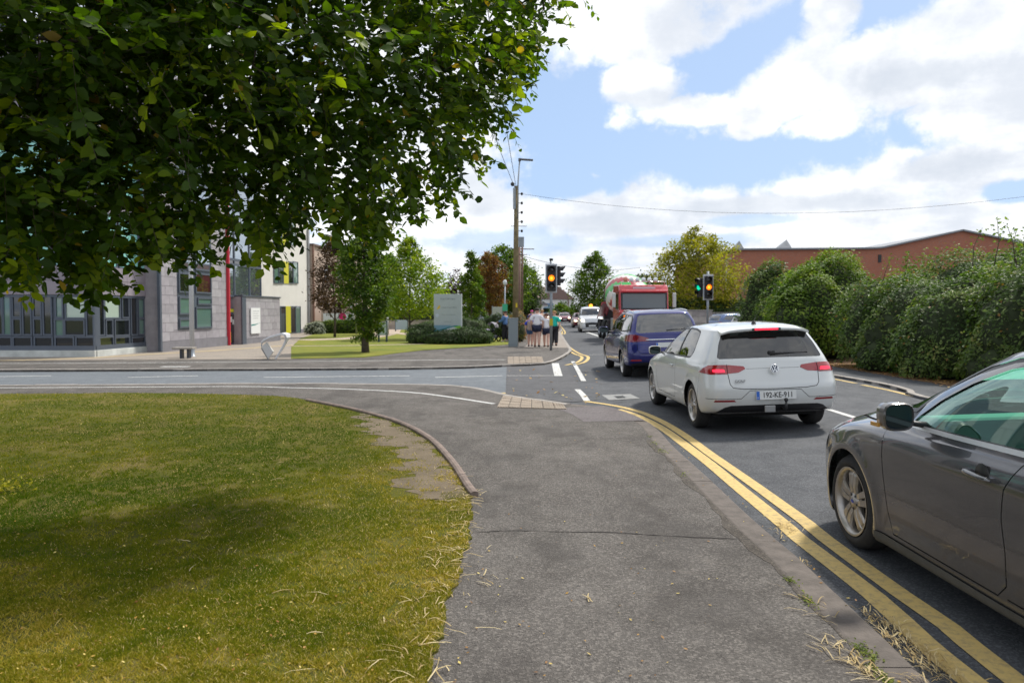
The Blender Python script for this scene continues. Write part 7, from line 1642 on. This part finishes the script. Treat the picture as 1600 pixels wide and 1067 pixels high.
def person(label, x, y, H, heading, stride=.5, arms=((-.1,0),(.1,0)), top=None, bottom=None, long_bottom=False, sleeve=.55, shoes=None, hair=None, hair_long=False, skin=m_skin, build=1.0, group=None, arm_fwd=None):
    """stands at x, y looking along heading (0 = +Y); local +y is forward"""
    root = empty('person', (x, y, PV+.008), heading, label=label, cat='person', group=group); h = H; B = build
    a = stride*.16*h; L = lambda *p: Vector(p)*1.0
    hip = {-1: L(-.052*h*B, 0, .505*h), 1: L(.052*h*B, 0, .505*h)}; foot = {-1: a, 1: -a}; kn = {}; an = {}
    for s in (-1, 1):
        f = foot[s]; lift = .055*h if f < 0 else .045*h; an[s] = L(s*.05*h, f, lift); kn[s] = L(s*.053*h, f*.45+.025*h, .283*h)
    sh = {s: L(s*.112*h*B, -.005*h, .805*h) for s in (-1, 1)}; el = {}; wr = {}
    for i, s in enumerate((-1, 1)):
        sw = arms[i][0]
        if arm_fwd: el[s] = L(s*.12*h, .05*h, .665*h); wr[s] = L(s*.085*h, .20*h, .635*h)
        else: el[s] = L(s*(.135+.01*B)*h, sw*.10*h-.01*h, .635*h); wr[s] = L(s*.137*h, sw*.24*h+.03*h, .495*h)
    V = [L(0,0,.53*h), L(0,.0,.62*h), L(0,.005*h,.73*h), L(0,-.005*h,.815*h), L(0,.0,.86*h), L(0,.012*h,.905*h), L(0,.008*h,.955*h)]
    Rd = [(.078*h*B,.060*h*B),(.070*h*B,.052*h*B),(.085*h*B,.058*h*B),(.055*h*B,.042*h*B),.030*h,(.064*h,.072*h),(.060*h,.066*h)]; E = [(0,1),(1,2),(2,3),(3,4),(4,5),(5,6)]
    for s in (-1, 1):
        b0 = len(V); V += [hip[s], hip[s].lerp(kn[s],.45), kn[s], kn[s].lerp(an[s],.35), an[s], L(an[s].x, an[s].y+.075*h, max(.018*h, an[s].z-.03*h))]
        Rd += [.060*h*B,.058*h*B,.044*h*B,.044*h*B,.028*h*B,.020*h]; E += [(0,b0)]+[(b0+k,b0+k+1) for k in range(5)]
        b0 = len(V); pm = wr[s]+(wr[s]-el[s]).normalized()*.035*h; V += [sh[s], sh[s].lerp(el[s],.5), el[s], wr[s], pm]; Rd += [.042*h*B,.037*h*B,.030*h,.021*h,(.024*h,.016*h)]; E += [(3,b0)]+[(b0+k,b0+k+1) for k in range(4)]
    nm = skin_mesh('body', V, E, Rd, skin, None)
    # fingers, nose and ears join the same body mesh
    mb = MB()
    for s in (-1, 1):
        d = (wr[s]-el[s]).normalized(); sd_ = d.cross(Vector((s*1.0,0,0))).normalized(); p = wr[s]+d*.045*h
        for k, ln_ in enumerate((.040,.046,.044,.034)):
            q = p+sd_*(k-1.5)*.009*h; mb.tube([q-d*.015*h, q+d*ln_*.55*h, q+d*ln_*h+Vector((-s*.008*h,0,0))], [.0055*h,.005*h,.0038*h], 5)
        q = wr[s]+d*.02*h; mb.tube([q, q+sd_*-.022*h+d*.012*h, q+sd_*-.026*h+d*.032*h], [.007*h,.006*h,.0045*h], 5)
        mb.tube([(s*.043*h,0,.918*h),(s*.052*h,-.004*h,.915*h)], [.012*h,.010*h], 6, flat=.5)
    mb.tube([(0,.060*h,.922*h),(0,.075*h,.905*h)], [.006*h,.010*h], 6)
    bm = bmesh.new(); bm.from_mesh(nm); t_ = mb.mesh('t', skin); bm.from_mesh(t_); bm.to_mesh(nm); bm.free(); bd = link('body', nm, root)
    for s in (-1, 1): q = MB(); q.lathe([(.0001,.004*h),(.006*h,.003*h),(.008*h,0)], c=(s*.018*h,.060*h,.925*h), axis='Y', n=8); q.build('eye', m_hairb, root)
    q = MB(); q.tube([(-.014*h,.0655*h,.885*h),(.014*h,.0655*h,.885*h)], .003*h, 5); q.build('mouth', M('lips', (.35,.12,.10)), root)
    # clothes
    hem = .505 if not long_bottom else .50
    Vt = [L(0,0,(hem+.02)*h), L(0,.0,.62*h), L(0,.005*h,.73*h), L(0,-.005*h,.815*h)]; Rt = [(.104*h*B,.084*h*B),(.098*h*B,.078*h*B),(.108*h*B,.080*h*B),(.082*h*B,.066*h*B)]; Et = [(0,1),(1,2),(2,3)]
    for s in (-1, 1):
        b0 = len(Vt); e_ = sh[s].lerp(el[s], min(1, sleeve*1.6)) if sleeve < .9 else el[s]; Vt += [sh[s], e_]; Rt += [.060*h*B,.052*h*B if sleeve < .9 else .045*h]; Et += [(3,b0),(b0,b0+1)]
        if sleeve >= .9: Vt += [wr[s]]; Rt += [.036*h]; Et += [(b0+1,b0+2)]
    skin_mesh('shirt', Vt, Et, Rt, top, root)
    Vb = [L(0,0,.545*h)]; Rb = [(.102*h*B,.084*h*B)]; Eb = []
    for s in (-1, 1):
        b0 = len(Vb); Vb += [hip[s], hip[s].lerp(kn[s], .68 if not long_bottom else .9)]; Rb += [.078*h*B, .078*h*B if not long_bottom else .064*h*B]; Eb += [(0,b0),(b0,b0+1)]
        if long_bottom: Vb += [kn[s].lerp(an[s],.5), an[s]+Vector((0,0,.012*h))]; Rb += [.060*h*B,.048*h*B]; Eb += [(b0+1,b0+2),(b0+2,b0+3)]
    skin_mesh('trousers' if long_bottom else 'shorts', Vb, Eb, Rb, bottom, root)
    for s in (-1, 1): skin_mesh('shoe', [an[s]+Vector((0,-.012*h,-.012*h)), L(an[s].x, an[s].y+.03*h, max(.022*h, an[s].z-.022*h)), L(an[s].x, an[s].y+.09*h, max(.020*h, an[s].z-.030*h))], [(0,1),(1,2)], [(.042*h,.040*h),(.040*h,.032*h),(.034*h,.024*h)], shoes, root)
    Vh = [L(0,-.010*h,.905*h), L(0,-.008*h,.948*h), L(0,.010*h,.972*h)]; Rh = [(.070*h,.062*h),(.074*h,.072*h),(.060*h,.052*h)]; Eh = [(0,1),(1,2)]
    if hair_long: Vh += [L(0,-.035*h,.86*h), L(0,-.040*h,.80*h)]; Rh += [(.036*h,.022*h),(.024*h,.016*h)]; Eh += [(0,3),(3,4)]
    skin_mesh('hair', Vh, Eh, Rh, hair, root); return root
wh_ = M('cotton_white', (.82,.81,.86), .85); navy = M('cotton_navy', (.018,.022,.055), .85); blk = M('shoe_black', (.02,.022,.03), .6)
g_ = 'family walking away up the footpath'
def pos(px, py): q = G(px, py, PV); return q
x, y = pos(839, 542.5); person('broad man in white T-shirt and navy shorts with dark hair, tallest of the walkers', x, y, 1.74, R(-2), stride=.35, arms=((.1,0),(-.25,0)), top=wh_, bottom=navy, shoes=blk, hair=m_hairb, build=1.10, skin=m_skin2, group=g_)
x, y = pos(853.5, 542.5); person('auburn-haired youth in white T-shirt and dark shorts, right of the broad man', x, y, 1.50, R(-2), stride=.9, arms=((-.3,0),(.2,0)), top=wh_, bottom=navy, shoes=blk, hair=m_hairr, build=1.0, skin=m_skin2, group=g_)
x, y = pos(828.5, 541.5); kid = person('child in royal blue top and denim shorts, left of the broad man', x, y, 1.42, R(-4), stride=.2, top=M('royal_blue_cotton', (.02,.06,.52), .8), bottom=M('denim', (.05,.11,.24), .85), shoes=M('shoe_grey', (.10,.11,.16), .6), hair=m_hairr, build=1.0, skin=m_skin2, group=g_)
bp = MB(); bp.box((0,-.16,.93), (.26,.14,.42)); o = bp.build('bag', M('bag_taupe', (.36,.29,.26), .85), None, bevel=.05, seg=3, label='taupe bag hanging on the back of the child in blue', cat='bag'); o.location = kid.location; o.rotation_euler = kid.rotation_euler
x, y = pos(866, 540.5); person('woman in turquoise top and black trousers, partly behind the signal post', x, y, 1.62, R(-1), stride=.9, arms=((.3,0),(-.3,0)), top=M('turquoise_cotton', (.01,.50,.40), .8), bottom=M('black_cloth', (.012,.013,.018), .85), long_bottom=True, shoes=blk, hair=m_hairf, skin=m_skin2, build=1.02)
Y = 50; x = A(847, 500, Y).x; person('fair-haired walker further ahead, glimpsed between the broad man and the youth', x, Y, 1.70, 0, stride=.6, top=M('cream_cotton', (.5,.44,.34), .85), bottom=navy, long_bottom=True, shoes=blk, hair=m_hairf)
Y = 53; x = A(831, 500, Y).x; person('distant walker in pink cap and blue top above the child in blue', x, Y, 1.68, 0, stride=.5, top=M('mid_blue_cotton', (.04,.10,.42), .85), bottom=navy, long_bottom=True, shoes=blk, hair=M('cap_pink', (.6,.08,.28), .8))
# person with a pushchair on the grass
x, y = pos(789.5, 534.5); pp_ = person('person in denim-blue top, black leggings and pale trainers pushing a pushchair', x, y, 1.62, R(62), stride=.25, arm_fwd=True, top=M('denim_blue_top', (.09,.19,.40), .85), bottom=M('black_cloth', (.012,.013,.018), .85), long_bottom=True, sleeve=1.0, shoes=M('shoe_pale', (.55,.50,.50), .7), hair=m_hairb, skin=m_skin)
d_ = Vector((-math.sin(R(62)), math.cos(R(62)))); st = empty('pushchair', (x+d_.x*.78, y+d_.y*.78, PV+.02), R(62), label='dark pushchair with grey hood and lilac blanket on the grass', cat='pushchair')
m_ps = M('pushchair_frame', (.03,.03,.035), .4, .5); fab = M('pushchair_navy', (.03,.035,.06), .8)
b = MB(); b.tube([(-.22,-.50,1.02),(.22,-.50,1.02)], .016, 6)
for s in (-1,1): b.tube([(s*.22,-.50,1.02),(s*.24,-.15,.62),(s*.25,.25,.22)], .014, 6); b.tube([(s*.25,-.22,.16),(s*.24,0,.45),(s*.23,.2,.62)], .014, 6)
b.build('frame', m_ps, st)
for s in (-1,1):
    for yy, r_ in ((-.24,.14),(.30,.10)): q = MB(); q.lathe([(r_*.6,.02),(r_,.02),(r_,-.02),(r_*.6,-.02)], c=(s*.26,yy,r_), axis='X', n=16); q.tube([(s*.26,yy,r_),(s*.26,yy,r_+.001)], .02, 6); q.build('wheel', m_rub, st)
skin_mesh('seat', [Vector((0,-.12,.66)), Vector((0,.05,.50)), Vector((0,.30,.48)), Vector((0,.42,.36))], [(0,1),(1,2),(2,3)], [(.20,.10),(.20,.10),(.20,.07),(.18,.05)], fab, st)
b = MB(); b.smooth = True; b.lathe([(.27,-.20),(.29,0),(.27,.20)], c=(0,-.02,.72), axis='X', n=14, ang=R(160), a0=R(20)); b.build('hood', M('pushchair_hood', (.26,.25,.29), .85), st)
b = MB(); b.box((0,.22,.60), (.34,.34,.03), rot=Matrix.Rotation(R(10),3,'X')); b.build('blanket', M('blanket_lilac', (.55,.45,.68), .9), st, bevel=.02); b = MB(); b.box((0,-.02,.24), (.36,.40,.16)); b.build('basket', fab, st, bevel=.04)

# ================================================================== STRAW, FALLEN LEAVES, MOSS
rng = np.random.default_rng(21); random.seed(21)
m_straw = leaf_mat('dry_straw', (.34,.24,.10), (.52,.40,.19), (.70,.58,.34), .2, (1.2,1.1,.9), .7)
def straw_bits(P, name, lmin, lmax, w, z, label=None, zj=.01, cat='straw', aim=None):
    VS = []; FS = []; T = []
    for (x, y, zz) in P:
        L = random.uniform(lmin, lmax); a = random.gauss(aim, .7) if aim is not None else random.uniform(0, 2*math.pi); bend = random.uniform(-.5, .5); n = 4; p = Vector((x, y, zz+z)); b0 = len(VS); ww = w*random.uniform(.5, 1.3); tv = random.random()
        for k in range(n+1):
            f = k/n; aa = a+bend*f; d = Vector((math.cos(aa), math.sin(aa), 0)); nn = Vector((-d.y, d.x, 0))*ww/2*(1-.6*abs(f-.4)); h = Vector((0, 0, zj*math.sin(f*math.pi)*random.uniform(.3, 1)))
            VS += [p-nn+h, p+nn+h+Vector((0, 0, .001))]; T += [tv, tv]; p = p+d*L/n
        FS += [(b0+2*k, b0+2*k+1, b0+2*k+3, b0+2*k+2) for k in range(n)]
    me = np_mesh(name, np.array([tuple(v) for v in VS]), np.array(FS), m_straw, False, T); return tag(link(name, me), kind='stuff', label=label, cat=cat)
P_ = []
for _ in range(330):                                     # along the ragged lawn edge
    k = rng.uniform(0, 1); i0 = [i for i, p in enumerate(lawn_edge) if 2.9 < p[1] < 7.6 and p[0] > -2]; i = i0[int(k*len(i0)*.999)]; p = lawn_edge[i]; P_.append((p[0]+rng.normal(-.07, .10), p[1]+rng.normal(0, .05), PV))
for _ in range(70): yv = rng.uniform(3.1, 8); P_.append((rng.uniform(-.35*yv-.6, -.1*yv+.1), yv, PV))
P_ = [p for p in P_ if in_poly(lawn_poly, np.array([p[0]-.03]), np.array([p[1]]))[0] or rng.uniform() < .3]
straw_bits(P_, 'straw_litter', .03, .14, .0052, .020, 'dry straw and grass stalks strewn along the ragged edge of the lawn')
P_ = []
for px_, py_, n_, sx_ in ((1232,826,26,.05),(1262,886,12,.035),(1395,985,50,.07),(1420,1020,70,.08),(1450,1040,70,.08),(1480,1055,50,.07),(1368,972,24,.04),(1220,840,10,.04)):
    q = G(px_, py_, .01)
    for _ in range(n_): P_.append((q[0]+rng.normal(0, sx_*.6), q[1]+rng.normal(0, sx_*1.6), abs(rng.normal(0, .008))))
straw_bits(P_, 'gutter_straw', .03, .12, .0055, .020, 'clumps of straw caught in the channel beside the double yellow lines', .016, aim=R(95))
P_ = []
for px_, py_, n_ in ((1325,1030,16),(1345,1045,12),(1308,1015,8),(1285,1012,6),(1290,965,6),(1372,1062,18),(1275,945,4),(1245,932,4),(775,912,5),(930,945,3),(1440,1062,10)):
    q = G(px_, py_, PV)
    for _ in range(n_): P_.append((q[0]+rng.normal(0, .03), q[1]+rng.normal(0, .05), PV))
straw_bits(P_, 'path_straw', .04, .13, .006, .006, 'loose straw stalks lying on the near footpath', .012, aim=R(120))
# fallen leaves and small pale debris scattered on path, gutter and lawn
def litter(name, label, pts, size, mat, cat='fallen leaves'):
    C = np.array(pts); n = len(C); nm = np.tile(np.array([0,0,1.0]), (n,1))+rng.normal(0, .25, (n,3)); nm /= np.linalg.norm(nm, axis=1, keepdims=True); d = np.cross(nm, unit(n)); d /= np.linalg.norm(d, axis=1, keepdims=True); s = np.cross(nm, d); L = (size*rng.uniform(.5, 1.4, n))[:, None]
    V = np.stack([C-d*L*.5, C+s*L*.28, C+d*L*.5, C-s*L*.28], 1).reshape(-1, 3); return tag(link(name, np_mesh(name, V, np.arange(4*n).reshape(-1,4), mat, False, np.repeat(rng.uniform(0,1,n), 4))), kind='stuff', label=label, cat=cat)
L_fall = leaf_mat('fallen_leaf', (.22,.10,.03), (.42,.24,.05), (.62,.50,.16), .1)
pts = []
for _ in range(900):
    yv = 1/rng.uniform(1/13, 1/3.1); xv = rng.uniform(-.05, .38)*yv-.4; on_l = in_poly(lawn_poly, np.array([xv]), np.array([yv]))[0]
    if xv < 1.55 and not on_l and rng.uniform() < .16: pts.append((xv, yv, PV+.008))
for _ in range(420):
    i = int(rng.uniform(0, len(near_kerb)-1)); p = near_kerb[i]; pts.append((p[0]+abs(rng.normal(.16, .12)), p[1]+rng.normal(0, .15), .012+zroad(p[0]+.3, p[1])+(.045 if rng.uniform() < .3 else 0)))
litter('fallen_leaves', 'small yellow-brown leaves scattered on the near footpath and in the gutter', pts, .019, L_fall)
pts = []
for _ in range(700):
    yv = 1/rng.uniform(1/14, 1/3.1); xv = -rng.uniform(0, .7)*yv
    if in_poly(lawn_poly, np.array([xv]), np.array([yv]))[0]: pts.append((xv, yv, PV+.028))
litter('lawn_leaves', 'tiny yellow and pale dead leaves dotted over the foreground lawn', pts, .017, L_fall)
pts = [(9.5+rng.normal(0,.22)+.0, rng.uniform(9, 24), PV+.03) for _ in range(1500)]
litter('hedge_leaf_litter', 'rusty fallen leaves along the foot of the long hedge', pts, .07, leaf_mat('litter_leaf', (.14,.06,.025), (.32,.16,.05), (.50,.32,.10), .1))
pts = [tuple(list(G(rng.uniform(790, 940), rng.uniform(575, 632)))+[.03]) for _ in range(70)]
litter('junction_leaves', 'few leaves blown onto the dark resurfaced strip at the junction', pts, .08, L_fall)
# moss and small weeds in the kerb joint
m_moss = leaf_mat('moss', (.06,.09,.01), (.12,.16,.02), (.22,.24,.04), .3); C = []
for px_, py_, n_, s_ in ((1235,908,60,.02),(1262,938,90,.025),(1350,1018,140,.03),(1365,1046,90,.025),(1385,1062,60,.02),(1033,704,70,.05),(1022,692,50,.04),(1068,742,30,.03),(1015,682,20,.03)):
    q = G(px_, py_, PV)
    for _ in range(n_): C.append((q[0]+rng.normal(.0, s_*.8), q[1]+rng.normal(0, s_*2), PV+abs(rng.normal(0, .006))))
V, F = leaf_quads(np.array(C), .018, up=1.0); tag(link('moss', np_mesh('moss', V, F, m_moss, False, np.repeat(rng.uniform(0,1,len(C)), 4))), kind='stuff', label='small green tufts of moss in the joint between footpath and kerb', cat='moss')
# yellow weed at the left edge of the lawn
q = G(12, 770, PV); C = [(q[0]+rng.normal(0,.10), q[1]+rng.normal(0,.08), PV+abs(rng.normal(.05,.03))) for _ in range(160)]; V, F = leaf_quads(np.array(C), .035)
wd_ = empty('yellow_weed', (0,0,0), label='clump of yellowish weed at the left edge of the lawn', cat='weed'); tag(link('weed_leaves', np_mesh('weed_leaves', V, F, L_yellow, False, np.repeat(rng.uniform(.3,.95,len(C)), 4)), wd_), kind='stuff')
